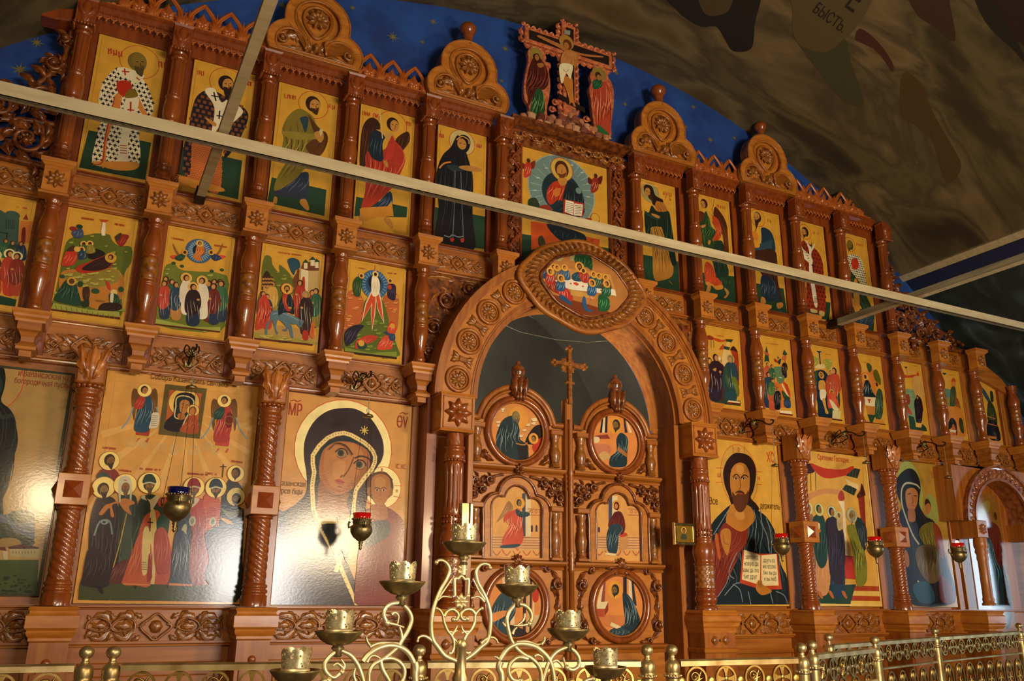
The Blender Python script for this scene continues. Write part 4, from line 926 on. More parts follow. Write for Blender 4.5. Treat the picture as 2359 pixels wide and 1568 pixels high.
# ------------------------------------------------------------------ icon painting: flat tempera shapes laid on the boards
def inside(P, x, z):
    r = False; j = len(P)-1
    for i in range(len(P)):
        if (P[i][1] > z) != (P[j][1] > z) and x < (P[j][0]-P[i][0])*(z-P[i][1])/(P[j][1]-P[i][1])+P[i][0]: r = not r
        j = i
    return r
TEXTS = []
class Paint:
    def __init__(s, z, y=-.007, rect=None): s.ox, s.oy, s.s = z; s.y = y; s.rect = rect; s.g = G(); s.k = 0; s.letters = G(); s.lcol = None; s.flat = None
    def w(s, x, y):
        a = at(s.ox+x/s.s, s.oy+y/s.s, s.y)
        return a
    def cl(s, P):
        if not s.rect: return P
        a, b, c, d = s.rect
        return [(min(max(p[0], a), b), min(max(p[1], c), d)) for p in P]
    def m(s, x, y): return abs(s.w(x, y+5)[1]-s.w(x, y-5)[1])/10
    def pts(s, q): return [tuple(map(float, p.split(','))) for p in q.split()] if isinstance(q, str) else q
    def raw(s, col, P):
        P = s.cl(P)
        if abs(parea(P)) < 1e-7: return
        if parea(P) < 0: P = P[::-1]
        Q = [P[0]]
        for p in P[1:]:
            if abs(p[0]-Q[-1][0])+abs(p[1]-Q[-1][1]) > 1e-6: Q.append(p)
        if len(Q) < 3: return
        s.k += 1; y = s.y-.00004*s.k; s.g.add([(p[0], y, p[1]) for p in Q], [tuple(range(len(Q)))]); s.g.col.append(lin(col))
    def p(s, col, q, sm=4):
        P = s.pts(q); P = catmull(P, sm, True) if sm else P; P = [s.w(*a) for a in P]; s.raw(col, P); return P
    def e(s, col, x, y, rx, rz=None, rot=0, n=28):
        cx, cz = s.w(x, y); m = s.m(x, y); rx *= m; rz = rx if rz is None else rz*m; c, q = math.cos(rot), math.sin(rot)
        P = [(cx+rx*math.cos(t)*c-rz*math.sin(t)*q, cz+rx*math.cos(t)*q+rz*math.sin(t)*c) for t in [2*PI*i/n for i in range(n)]]; s.raw(col, P); return P
    def l(s, col, wd, q, sm=4, closed=False):
        P = s.pts(q); m = s.m(*P[0]); P = [s.w(*a) for a in (catmull(P, sm, closed) if sm else P)]; s.stroke(col, wd*m/2, P, closed)
    def stroke(s, col, h, P, closed=False):
        n = len(P); L, R = [], []
        for i in range(n):
            a = P[(i+1) % n] if closed else P[min(i+1, n-1)]; b = P[i-1] if closed else P[max(i-1, 0)]; d = Vector((a[0]-b[0], a[1]-b[1]))
            d = d.normalized() if d.length > 1e-9 else Vector((1, 0)); L.append((P[i][0]-d.y*h, P[i][1]+d.x*h)); R.append((P[i][0]+d.y*h, P[i][1]-d.x*h))
        s.k += 1; y = s.y-.00004*s.k; V = s.cl(L)+s.cl(R); m = n if closed else n-1
        fs = [(n+i, n+(i+1) % n, (i+1) % n, i) for i in range(m)]; s.g.add([(p[0], y, p[1]) for p in V], fs); s.g.col += [lin(col)]*len(fs)
    def ring(s, col, x, y, r, wd):
        cx, cz = s.w(x, y); m = s.m(x, y); s.stroke(col, wd*m/2, [(cx+r*m*math.cos(t), cz+r*m*math.sin(t)) for t in [2*PI*i/36 for i in range(36)]], True)
    def folds(s, col, P, n=5, wd=3, seed=1, lo=.05, hi=.92, wob=.06):
        """thin tapering highlight strokes that follow a garment from top to bottom"""
        R = random.Random(seed); zs = [p[1] for p in P]; z0, z1 = min(zs), max(zs); m = (z1-z0)
        q = s.pts([(0, 0)]); h = wd*.75*s.m(300, 300)/2; PH = R.uniform(0, 6); s.k += 1; y = s.y-.00004*s.k
        for i in range(n):
            f = (i+.5+R.uniform(-.2, .2))/n; a = R.uniform(lo, lo+.35); b = R.uniform(max(a+.2, hi-.4), hi); ph = PH+R.uniform(-.3, .3); C_ = []
            for j in range(8):
                z = z1-m*(a+(b-a)*j/7); xs = []
                for k in range(len(P)):
                    p0, p1 = P[k-1], P[k]
                    if (p0[1] > z) != (p1[1] > z): xs.append(p0[0]+(p1[0]-p0[0])*(z-p0[1])/(p1[1]-p0[1]))
                if len(xs) < 2: continue
                x0, x1 = min(xs), max(xs); C_.append((x0+(x1-x0)*(f+wob*math.sin(ph+j*.55)), z))
            if len(C_) < 3: continue
            L, Rr = [], []
            for j, c in enumerate(C_):
                t = h*math.sin(PI*(j+.4)/(len(C_)-.2)); L.append((c[0]-t, c[1])); Rr.append((c[0]+t, c[1]))
            V = s.cl(L)+s.cl(Rr); nn = len(C_); s.g.add([(p[0], y, p[1]) for p in V], [(i_+nn, i_+nn+1, i_+1, i_)[::-1] for i_ in range(nn-1)]); s.g.col += [lin(col)]*(nn-1)
    def robe(s, col, q, hi=None, dk=None, n=5, wd=4, sm=4, seed=1):
        P = s.p(col, q, sm)
        if dk: s.folds(dk, P, n, wd*1.2, seed+5)
        if hi: s.folds(hi, P, n, wd, seed)
        return P
    def marks(s, col, P, step, size, kind='+'):
        xs = [p[0] for p in P]; zs = [p[1] for p in P]; m = s.m(300, 300); st = step*m; h = size*m; s.k += 1; y = s.y-.00004*s.k; r = 0; z = min(zs)+st/2
        while z < max(zs):
            x = min(xs)+(st/2 if r % 2 else 0)
            while x < max(xs):
                if inside(P, x, z):
                    qs = [(-h, h, -h*.3, h*.3), (-h*.3, h*.3, -h, h)] if kind == '+' else [(-h, h, -h, h)]
                    for a, b, c, d in qs: s.g.add([(x+a, y, z+c), (x+b, y, z+c), (x+b, y, z+d), (x+a, y, z+d)], [(0, 1, 2, 3)]); s.g.col.append(lin(col))
                x += st
            z += st; r += 1
    def halo(s, x, y, r, col='#e8c050', rim='#b04020', rw=4): s.e(col, x, y, r); s.ring(rim, x, y, r, rw)
    def head(s, x, y, r, skin='#b0753c', hair='#3a1d10', beard=None, turn=1, bl=1.0, bald=False):
        s.e(hair, x-turn*r*.12, y-r*.15, r*.86, r*1.02)
        s.e(skin, x+turn*r*.14, y+r*.1, r*.62, r*.86)
        if bald: s.e(skin, x, y-r*.42, r*.66, r*.62)
        if beard: s.p(beard, [(x-r*.45, y+r*.35), (x+turn*r*.2, y+r*.45), (x+r*.6, y+r*.3), (x+turn*r*.4+r*.1, y+r*(1.1*bl+.2)), (x+turn*r*.3, y+r*(1.2*bl+.3)), (x-r*.2, y+r*(1.0*bl+.1))])
        d = '#3a1a0c'
        if r > 9:
            for q in (-.18, .42): s.l(d, r*.09, [(x+turn*r*(q-.14)+turn*r*.05, y-r*.08), (x+turn*r*(q+.02), y-r*.14), (x+turn*r*(q+.16), y-r*.06)], 2)
            s.l(d, r*.07, [(x+turn*r*.2, y), (x+turn*r*.3, y+r*.3), (x+turn*r*.18, y+r*.34)], 2); s.l('#8a3020', r*.09, [(x+turn*r*.05, y+r*.55), (x+turn*r*.32, y+r*.54)], 0)
    def mini(s, x, y, h, c1, c2, halo='#e9cf82', turn=1, hair='#3a1d10', lean=0, hr=None, wd=.17):
        """a standing figure of height h whose feet are at x,y"""
        r = h*.075; hx, hy = x+lean*h*.5, y-h*.91; w = h*wd
        if halo: s.e(halo, hx, hy, hr or r*1.75)
        P = s.p(c2, [(x-w*.7, y), (x-w*.75, y-h*.4), (hx-w*.6, y-h*.75), (hx+w*.6, y-h*.75), (x+w*.75, y-h*.4), (x+w*.7, y)])
        Q = s.p(c1, [(hx-w*.5, hy+r*1.1), (hx-w*1.0, y-h*.62), (x-w*.95, y-h*.3), (x+w*.1*turn, y-h*.22), (x+w*.9, y-h*.42), (hx+w*.9, y-h*.66), (hx+w*.45, hy+r*1.1)])
        s.folds('#e8dcc0' if h > 150 else c2, P, 4, max(1.2, h*.008), int(x)); s.folds(c2, Q, 3, max(1.5, h*.012), int(x)+1)
        s.e(hair, hx, hy, r*.95, r*1.1); s.e('#c08850', hx+turn*r*.2, hy+r*.15, r*.6, r*.8)
        s.e('#c08850', hx+turn*w*.6, y-h*.6, r*.45, r*.35)
    def txt(s, col, string, x, y, h, squeeze=.8, shear=0): TEXTS.append((s, col, string, s.w(x, y), h*s.m(x, y), squeeze, shear))
    def scrib(s, col, x0, y0, x1, y1, h, seed=1, wd=None):
        """blurred little lettering too small to read in the photograph"""
        R = random.Random(seed); n = max(3, int(math.hypot(x1-x0, y1-y0)/(h*.62)))
        for i in range(n):
            if R.random() < .08: continue
            t = (i+.5)/n; x = x0+(x1-x0)*t; y = y0+(y1-y0)*t; q = h*.2
            s.l(col, wd or h*.17, [(x-q, y-h*.45), (x-q, y+h*.45)], 0)
            k = R.randrange(4)
            if k != 1: s.l(col, wd or h*.15, [(x-q, y+R.choice((-.4, 0, .4))*h), (x+q, y+R.choice((-.4, 0, .4))*h)], 0)
            if k != 2: s.l(col, wd or h*.17, [(x+q, y-h*.45), (x+q, y+h*.4)], 0)
    def build(s, parent, name='painting'):
        o = obj(name, s.g, PAINT, parent); return o
def icon(name, label, rect, z, y=-.007, board=ICB, bd=.012, boardcol='#cf9a34', margin=None, border=None):
    t = thing(name, label, 'icon', ((rect[0]+rect[1])/2, 0, rect[2])); cx, cz = t.location.x, rect[2]
    obj('board', G().box(rect[0]-cx, rect[1]-cx, y+.0005, .028, 0, rect[3]-cz, .002), board, t)
    p = Paint(z, y, (rect[0]+.001, rect[1]-.001, rect[2]+.001, rect[3]-.001)); p.parent = t; p.cx, p.cz = cx, cz
    p.raw(boardcol, [(rect[0], rect[2]), (rect[1], rect[2]), (rect[1], rect[3]), (rect[0], rect[3])])
    if margin:
        a, b, c, d = rect; q = margin; p.stroke(border or '#a8742a', .0018, [(a+q, c+q), (b-q, c+q), (b-q, d-q), (a+q, d-q)], True)
    ICONS.append(p); return p
ICONS = []
R1 = {0: (.78, 1.231), 1: (1.433, 1.904), 2: (2.081, 2.561), 3: (2.725, 3.185), 4: (3.337, 3.83)}
def r1(s, i): a, b = R1[i]; return (*sorted((s*a, s*b)), 4.336, 5.423)
R2 = {1: (1.45, 1.921), 2: (2.10, 2.563), 3: (2.756, 3.221), 4: (3.402, 3.844), 5: (4.02, 4.454), 6: (4.63, 5.069), 7: (5.245, 5.66)}
def r2(s, i): a, b = R2[i]; return (*sorted((s*a, s*b)), 3.285, 4.071)
Z1 = (0, 0, 3.1367); Z2 = (500, 0, 3.1357); Z3 = (1100, 0, 3.1367); Z5 = (0, 400, 3.1367); Z6 = (500, 450, 3.1367); Z7 = (950, 450, 2.8514); Z8 = (1550, 400, 3.1367)
ZR1 = (1900, 500, 2.852); ZR2 = (0, 800, 3.1367); ZR3 = (550, 800, 3.136); ZR4 = (950, 800, 2.8508); ZR5 = (1500, 950, 3.136); ZR6 = (1900, 1000, 2.7603); ZR7 = (0, 1200, 3.37); ZR8 = (600, 1150, 2.6211)
ZC1 = (1420, 380, 6.0306); ZC2 = (1590, 640, 6.0306); ZC3 = (1590, 860, 6.0306); ZC4 = (1950, 740, 4.8998)
GRN = '#21402c'; RED = '#b8401f'; SK = '#b57f3c'; WH = '#ded2ae'; BLU = '#1b2f45'; DK = '#1c1420'; BRN = '#5a2e18'; TAN = '#a8862e'; OLV = '#6e6a24'
T1 = '#a83a1c'
# ---- top row, left of the arch
p = icon('saint_icon', 'tall icon of a bishop in white robes patterned with black crosses, far left', r1(-1, 4), Z1, margin=.022)
p.p(GRN, '640,940 1092,1030 1050,1300 570,1210', 0); p.halo(1010, 448, 118, '#cf9a34'); p.scrib(T1, 775, 365, 888, 398, 48, 1); p.scrib(T1, 1145, 462, 1212, 478, 44, 2)
A = p.p(WH, '860,488 790,535 740,610 715,700 720,770 765,790 735,860 700,990 665,1165 740,1205 870,1225 985,1215 1015,1120 1005,960 1050,850 1085,840 1108,780 1090,680 1050,600 1020,560 940,500')
p.marks('#16151a', A, 31, 12); p.p('#c9793a', '830,690 880,690 860,800 780,990 760,1190 735,1190 760,960 800,820'); p.p('#c9793a', '1000,700 1030,760 1075,850 1050,850 1000,780')
p.p(WH, '905,720 990,700 1000,760 930,1000 920,1180 850,1175 880,940'); p.l('#a83020', 11, '945,735 942,820', 0); p.l('#a83020', 10, '920,792 970,797', 0)
for k in range(4): p.l('#9a3a24', 6, [(868, 1050+18*k), (918, 1054+18*k)], 0)
p.p(WH, '850,490 940,500 1035,540 1030,570 980,600 930,575 860,530'); p.l('#a83020', 10, '900,495 905,545', 0); p.l('#a83020', 9, '880,515 935,520', 0); p.l('#a83020', 9, '985,560 1010,580', 0)
p.p('#b02a14', '850,590 935,588 955,650 900,700 850,660'); p.p('#7a6020', '940,640 985,660 990,700 900,705'); p.p('#cf8a38', '755,1165 990,1175 975,1225 830,1228 660,1175'); p.l('#a83020', 6, '830,700 800,820 760,1000 740,1170 665,1190')
p.head(1000, 455, 66, '#7a6224', '#6a5a28', '#4c4420', 1, 1.0, True)
p = icon('saint_icon', 'tall icon of a bishop in dark blue cloak with orange spots, behind the steel rod', r1(-1, 3), Z1, margin=.022)
p.p(GRN, '1310,1060 1750,1160 1720,1440 1260,1330', 0); p.halo(1640, 600, 108, '#cf9a34'); p.scrib(T1, 1425, 520, 1525, 545, 36, 3); p.scrib(T1, 1770, 600, 1830, 612, 34, 4)
A = p.p('#231a24', '1490,650 1420,700 1385,800 1365,920 1330,1050 1330,1240 1375,1260 1400,1000 1500,980 1640,960 1620,1140 1700,1060 1780,900 1792,820 1740,760 1660,720 1560,660'); p.marks('#7a4422', A, 38, 11, 's')
A = p.p('#b5562a', '1395,1000 1500,980 1560,1010 1600,1080 1590,1380 1480,1370 1280,1330 1275,1260 1370,1260'); p.marks('#c8803a', A, 14, 4, 's')
p.p(WH, '1480,655 1550,640 1600,740 1670,690 1690,720 1620,800 1580,920 1530,960 1550,780'); p.l('#16151a', 9, '1545,665 1560,730', 0); p.l('#16151a', 8, '1525,690 1580,700', 0); p.l('#16151a', 9, '1588,800 1582,860', 0); p.l('#16151a', 8, '1565,835 1605,840', 0)
p.p(WH, '1700,760 1750,790 1745,830 1660,900 1670,830'); p.p('#cf8a38', '1275,1270 1590,1350 1585,1385 1280,1335'); p.p(SK, '1490,850 1560,890 1550,915 1495,870')
p.head(1640, 610, 56, SK, '#21150f', '#241712', 1, 1.6)
p = icon('saint_icon', 'tall icon of a curly-haired apostle in an olive and tan cloak', r1(-1, 2), Z2, margin=.022)
p.p(GRN, '395,1280 790,1370 775,1560 350,1460', 0); p.halo(697, 758, 96, '#cf9a34'); p.scrib(T1, 485, 690, 568, 708, 34, 5); p.scrib(T1, 800, 765, 850, 778, 34, 6)
p.robe('#2a3446', '480,1300 640,1240 665,1300 650,1440 600,1440 415,1400', '#6a7484', None, 7, 5)
p.robe('#7a6a24', '600,785 520,830 470,930 480,1000 470,1080 500,1160 430,1290 420,1380 560,1300 640,1210 760,1110 800,1010 780,960 720,900 690,840', '#a89a48', '#4a3a18', 7, 8)
p.robe('#5a3414', '660,830 740,930 790,960 800,1020 760,1110 700,1130 640,1060 700,990 680,900', None, '#36200f', 3, 8)
p.p('#26404a', '600,850 660,850 640,960 615,900'); p.p('#8a7a2e', '465,950 540,950 640,960 720,975 740,1000 640,1010 520,1000'); p.p(SK, '700,960 760,950 770,1000 740,1030'); p.p('#c8b888', '740,940 765,935 750,985')
p.p(SK, '605,1440 640,1440 665,1500 650,1520 600,1470'); p.p(SK, '415,1420 435,1430 430,1470 405,1460'); p.head(700, 760, 56, SK, '#2c1a0e', '#3a2412', 1, .8)
p = icon('saint_icon', 'tall icon of a dark-winged angel in a red cloak', r1(-1, 1), Z2, margin=.022)
p.p(GRN, '1005,1420 1375,1495 1370,1570 990,1560', 0); p.halo(1268, 902, 97, '#cf9a34'); p.scrib(T1, 1048, 815, 1165, 840, 32, 7); p.scrib(T1, 1370, 890, 1400, 900, 28, 8)
p.robe('#3a1e12', '1130,850 1070,880 1040,980 1030,1200 1070,1200 1110,1080 1180,920', None, '#5c3418', 4, 8); p.robe('#3a1e12', '1370,950 1393,985 1380,1040 1310,1110 1290,1010', None, '#5c3418', 3, 8)
p.robe('#20304a', '1140,1490 1250,1380 1265,1500 1200,1520 1090,1520', '#6b7c98', None, 6, 5)
p.robe('#a83422', '1250,1000 1210,1080 1080,1100 1075,1240 1070,1380 1040,1520 1130,1480 1240,1380 1300,1300 1355,1180 1350,1100 1300,1030', '#e07a58', '#7a1e16', 7, 7)
p.robe('#182634', '1150,935 1110,970 1095,1080 1120,1140 1170,1165 1200,1150 1195,1040 1215,980', '#4c6478', None, 4, 5); p.p('#c4934a', '1150,935 1260,960 1280,1000 1240,1020 1190,960'); p.p('#b8392a', '1260,980 1285,1040 1260,1150 1220,1130')
p.l('#c8b070', 7, '1175,800 1195,1000'); p.p('#c4842e', '1040,1500 1240,1490 1270,1560 1040,1560', 0); p.p(SK, '1200,1160 1230,1170 1235,1210 1215,1200'); p.head(1275, 905, 48, SK, '#2a140c', None, 1)
p.k += 0
q = p; q.ox, q.oy, q.s = Z6; q.p('#c4842e', '1030,95 1130,120 1200,115 1262,40 1275,150 1150,160 1035,200', 0); q.p(SK, '1205,170 1245,160 1272,225 1255,238'); q.p(SK, '1040,140 1060,190 1050,210 1025,160')
p = icon('saint_icon', 'tall icon of a woman veiled in dark robes, hands held forward', r1(-1, 0), Z2, margin=.022)
p.p(GRN, '1575,1495 1940,1565 1940,1800 1560,1800', 0); p.halo(1770, 1030, 90, '#c4b070'); p.scrib(T1, 1605, 975, 1635, 985, 32, 9); p.scrib(T1, 1880, 1050, 1905, 1058, 32, 10)
p.robe('#14141c', '1740,975 1690,1060 1630,1120 1590,1220 1578,1330 1600,1500 1580,1800 1850,1820 1845,1560 1850,1300 1830,1200 1800,1100 1790,1060', '#3c4450', '#08080c', 8, 5)
p.l('#c47a34', 11, '1605,1215 1640,1180 1690,1170'); p.p('#26343c', '1660,1190 1760,1200 1790,1230 1700,1235'); p.p(SK, '1745,1205 1810,1195 1900,1215 1900,1240 1800,1232'); p.l('#58646e', 6, '1720,1230 1715,1480 1700,1740'); p.l('#58646e', 6, '1760,1240 1770,1480 1780,1740')
p.p('#191522', '1765,975 1710,1030 1720,1100 1800,1100 1830,1040 1815,990'); p.e(SK, 1768, 1040, 32, 40); p.l('#c49a4a', 8, '1730,1010 1770,985 1815,1010 1820,1040'); p.l('#3a1a0c', 4, '1750,1035 1768,1032'); p.l('#3a1a0c', 4, '1780,1040 1795,1042')
q = p; q.ox, q.oy, q.s = Z6; q.l('#7a8a90', 8, '1640,290 1680,300 1700,285 1740,300 1780,295'); q.p('#b83a24', '1685,310 1712,312 1705,335 1688,330'); q.p('#b83a24', '1760,310 1785,315 1780,338 1762,335')
# ---- centre
p = icon('enthroned_icon', 'square icon of an enthroned figure with open book in a blue-green aureole', (-.453, .453, 4.02, 5.425), Z3)
p.e('#6a8480', 610, 1375, 255, 255); p.ring('#9cb0a0', 610, 1375, 250, 6)
for k in range(26):
    a = 2*PI*k/26; p.l('#8fa8a0', 4, [(610+150*math.cos(a), 1375-150*math.sin(a)), (610+238*math.cos(a), 1375-238*math.sin(a))], 0)
    if k % 2: p.l('#b8c4b0', 7, [(610+195*math.cos(a)-12, 1375-195*math.sin(a)), (610+195*math.cos(a)+12, 1375-195*math.sin(a))], 0)
p.e('#1a3038', 610, 1395, 150, 150)
for (cx, cy, c, c2) in ((365, 1200, '#b83a24', '#7a2a18'), (850, 1310, '#8a2a1c', '#5a1c14')):
    p.e('#c89a3a', cx+5, cy-40, 26); p.p(c2, [(cx-50, cy-30), (cx-10, cy-10), (cx+50, cy-40), (cx+40, cy+20), (cx, cy+10), (cx-45, cy+20)]); p.robe(c, [(cx-18, cy-20), (cx+18, cy-20), (cx+20, cy+60), (cx-30, cy+80)], '#e8b090', None, 3, 4); p.e('#4a2410', cx+3, cy-40, 14, 16)
p.p('#2a3a24', '370,1440 420,1430 450,1500 400,1530 365,1490'); p.p('#8a3424', '450,1490 510,1480 540,1520 490,1545 450,1520')
p.halo(608, 1225, 82, '#c8a848'); p.robe('#b4361e', '560,1310 505,1370 500,1440 530,1480 590,1440 640,1480 650,1330', '#e88858', '#7a1e10', 5, 7)
p.robe('#16242c', '650,1310 720,1340 760,1400 770,1500 740,1568 520,1568 500,1540 600,1480 620,1400 640,1330', '#3f5c60', '#0a1216', 7, 7)
p.p('#c4702c', '545,1375 600,1360 590,1410 560,1420'); p.head(608, 1232, 60, '#bd8038', '#4a2410', '#6a3416', 0, .9); p.p('#bd8038', '580,1290 640,1290 640,1330 600,1340')
p.p('#a8301c', '622,1438 770,1470 760,1568 618,1540', 0); p.p('#e4dcc0', '635,1445 695,1460 690,1555 630,1530', 0); p.p('#e4dcc0', '698,1470 760,1478 752,1560 695,1556', 0)
for k in range(6): p.l('#7a6a50', 4, [(640, 1462+13*k), (688, 1474+13*k)], 0); p.l('#7a6a50', 4, [(702, 1484+12*k), (752, 1490+11*k)], 0)
q = p; q.ox, q.oy, q.s = Z7
q.e('#6a8480', 1090, -30, 20); q.p(GRN, '700,250 1300,350 1300,480 700,430', 0); q.p('#c8501c', '780,170 880,185 950,200 1000,290 870,330 780,360', 0); q.p('#3a3a20', '830,330 825,280 850,265 870,300 870,330'); q.p('#c8501c', '1080,260 1230,290 1225,340 1120,330', 0); q.scrib('#7a2a10', 1165, 295, 1210, 300, 16, 3)
q.robe('#14202c', '880,190 1010,215 1130,260 1130,320 1040,300 960,290', '#3a5a70', None, 5, 5); q.p('#8a2e1c', '1140,150 1190,160 1170,200 1140,185'); q.p('#3c2a18', '1180,145 1225,150 1220,200 1190,190'); q.halo(1200, 150, 30, '#c8a040')
# ---- top row, right of the arch (6x zooms)
p = icon('saint_icon', 'tall icon of a long-haired bearded forerunner in a green-black cloak', r1(1, 0), ZC1, margin=.022)
p.p(GRN, '355,1240 900,1350 900,1800 355,1800', 0); p.halo(470, 385, 135, '#9c9460'); p.scrib(T1, 640, 385, 770, 420, 55, 11); p.scrib(T1, 670, 450, 770, 480, 50, 12)
p.robe('#b0702c', '520,520 640,500 700,600 720,680 600,720 540,600', None, '#5a3010', 4, 9)
p.robe('#a8742c', '480,880 660,900 740,1100 790,1500 640,1600 520,1568 500,1200', '#c89a50', '#6a3c14', 6, 11)
p.robe('#16271f', '490,560 560,640 660,650 730,650 760,800 790,1000 820,1250 830,1390 770,1380 700,1120 640,900 600,860 480,870 470,1000 430,1020 400,900 390,650 450,660', '#3a5a48', '#0a120e', 8, 9)
p.p('#26402e', '380,620 450,680 560,720 600,700 620,740 560,760 440,700'); p.p(SK, '490,670 600,710 580,740 500,700'); p.p('#241710', '380,300 430,270 500,310 540,420 640,480 640,520 560,500 530,560 500,540 480,470 400,400'); p.e(SK, 432, 375, 42, 62, -.25); p.p('#3a2412', '440,420 490,430 510,520 490,500 450,460')
p.l('#1c0e08', 7, '405,360 430,365'); p.l('#1c0e08', 7, '450,375 470,385'); p.l('#e8b060', 12, '355,245 570,300', 0)  # last stroke paints a warm glint across the halo
q = p; q.ox, q.oy, q.s = Z8; q.ox += 0; q.p(SK, '-30,770 0,800 -15,790')
p = icon('saint_icon', 'tall icon of a brown-winged angel in a green cloak and red sleeve', r1(1, 1), ZC1, margin=.022)
p.p(GRN, '1170,1490 1700,1560 1720,2000 1150,2000', 0); p.halo(1215, 540, 128, '#cf9a34'); p.scrib(T1, 1380, 560, 1510, 600, 50, 13)
p.robe('#4a2210', '1370,580 1470,690 1530,820 1550,1000 1560,1280 1500,1280 1480,1000 1420,860 1350,720', None, '#7a4420', 5, 10); p.robe('#5a2410', '1130,650 1230,680 1190,840 1130,830', None, '#7a4420', 3, 8)
p.robe('#b8441e', '1300,690 1400,740 1450,850 1460,960 1400,1060 1310,1050 1380,920 1340,820 1290,740', '#e8885a', '#8a2a12', 4, 8)
p.robe('#23401f', '1240,640 1200,760 1150,830 1150,950 1200,1120 1250,1240 1340,1260 1480,1270 1470,1060 1330,1050 1380,930 1320,850 1290,740', '#5f8a4c', '#12200f', 9, 8)
p.robe('#1c3326', '1400,1060 1480,1080 1500,1280 1560,1480 1520,1600 1400,1568 1340,1360 1300,1250', '#4c7060', None, 4, 8); p.robe('#b8401f', '1240,1350 1330,1400 1380,1568 1230,1568', '#e07a50', None, 6, 7)
p.p(SK, '1180,840 1240,825 1230,860 1190,875'); p.p(SK, '1290,1040 1310,1060 1290,1110 1270,1080'); p.p('#c4932e', '1250,630 1320,680 1330,790 1290,740'); p.l('#7a5a24', 7, '1360,470 1325,700'); p.head(1210, 545, 62, SK, '#3a1a10', None, -1)
q = p; q.ox, q.oy, q.s = ZC2
q.robe('#b8401f', '215,0 380,0 440,90 330,110 215,60', '#e07a50', None, 6, 6); q.robe('#1f3a24', '390,0 560,0 560,120 500,110', '#4c7060', None, 4, 6); q.p('#c4842e', '215,50 300,80 350,110 440,95 450,150 360,165 300,110 225,100'); q.p(SK, '245,95 285,110 270,190 210,195 220,180'); q.p(SK, '470,140 510,160 540,210 495,280 465,270 500,225')
p = icon('saint_icon', 'tall icon of a long-bearded apostle in blue and brown robes carrying a book', r1(1, 2), Z8, margin=.022)
p.p(GRN, '600,790 800,830 830,1030 600,990', 0); p.halo(612, 320, 60, '#cf9a34'); p.scrib(T1, 680, 335, 738, 352, 26, 14)
p.robe('#1a3446', '640,390 700,410 730,470 740,560 700,640 620,700 640,480', '#4c6c80', None, 5, 5); p.robe('#3c2016', '600,540 680,540 740,560 755,640 760,780 790,930 740,860 650,740 600,640', None, '#6a3c24', 6, 6)
p.robe('#1c2c3c', '640,740 720,760 760,860 770,920 650,900', '#6a7c8c', None, 7, 4); p.p('#2c4858', '580,520 650,500 720,480 710,530 640,550 590,550'); p.p('#cf7a28', '570,420 610,430 610,490 570,500'); p.p('#d4942e', '575,480 620,490 625,530 580,530')
p.p(SK, '640,890 665,900 670,935 635,935'); p.p(SK, '750,940 790,930 795,960 760,975'); p.head(607, 318, 36, SK, '#33200f', '#33200f', -1, 2.1, True)
p = icon('saint_icon', 'tall icon of a bishop in a red robe with white stole', r1(1, 3), Z8, margin=.022)
p.p(GRN, '960,900 1140,930 1130,1060 950,1020', 0); p.halo(955, 420, 52, '#cf9a34'); p.scrib(T1, 1012, 425, 1056, 435, 22, 15)
A = p.p('#8a2a14', '930,490 1000,520 1060,580 1085,660 1090,740 1100,820 1105,980 1090,1010 980,980 965,800 960,700'); p.marks('#5a1a0c', A, 30, 8, 's'); p.p(WH, '915,480 940,540 1000,600 1010,650 980,640 935,590')
for k in range(6): p.l('#2a241c', 4, [(922+10*k, 500+22*k), (945+9*k, 520+18*k)], 0)
p.p(WH, '955,480 1000,530 1025,500 1018,540 1000,580 1010,700 1045,940 1020,940 985,700 985,560'); p.l('#16151a', 5, '968,500 970,535', 0); p.l('#16151a', 5, '1003,500 1003,540', 0); p.l('#16151a', 6, '1012,640 1015,720', 0); p.l('#16151a', 5, '1000,660 1026,664', 0)
for k in range(5): p.l('#2a241c', 4, [(1018, 890+10*k), (1052, 893+10*k)], 0)
p.p('#c8b070', '995,975 1040,985 1040,1005 1000,1000'); p.p('#c8b070', '1060,990 1095,1000 1090,1030 1060,1020'); p.head(952, 425, 34, SK, '#33200f', '#33200f', -1, .9)
p = icon('saint_icon', 'tall icon of a grey-bearded bishop in cross-patterned robe with red book, far right', r1(1, 4), Z8, margin=.022)
p.p(GRN, '1290,960 1460,1000 1450,1140 1280,1100', 0); p.halo(1278, 510, 48, '#c89a38'); p.scrib(T1, 1325, 508, 1372, 518, 20, 16)
A = p.p(WH, '1250,600 1330,590 1370,640 1390,740 1400,850 1380,840 1340,760 1260,700'); p.marks('#16151a', A, 17, 7); p.robe('#243a24', '1265,690 1330,760 1380,840 1440,980 1440,1080 1400,1100 1360,960 1300,900 1265,820', '#5a7a60', None, 5, 4)
p.p('#c4842e', '1310,770 1340,800 1350,1000 1310,980'); p.p('#b8341c', '1290,620 1335,620 1340,680 1300,690'); p.robe('#2c4450', '1330,1000 1440,1020 1440,1110 1340,1100', '#7a8c98', None, 6, 4); p.head(1277, 520, 33, '#7a6224', '#4a4420', '#4a4420', -1, 1.0, True)
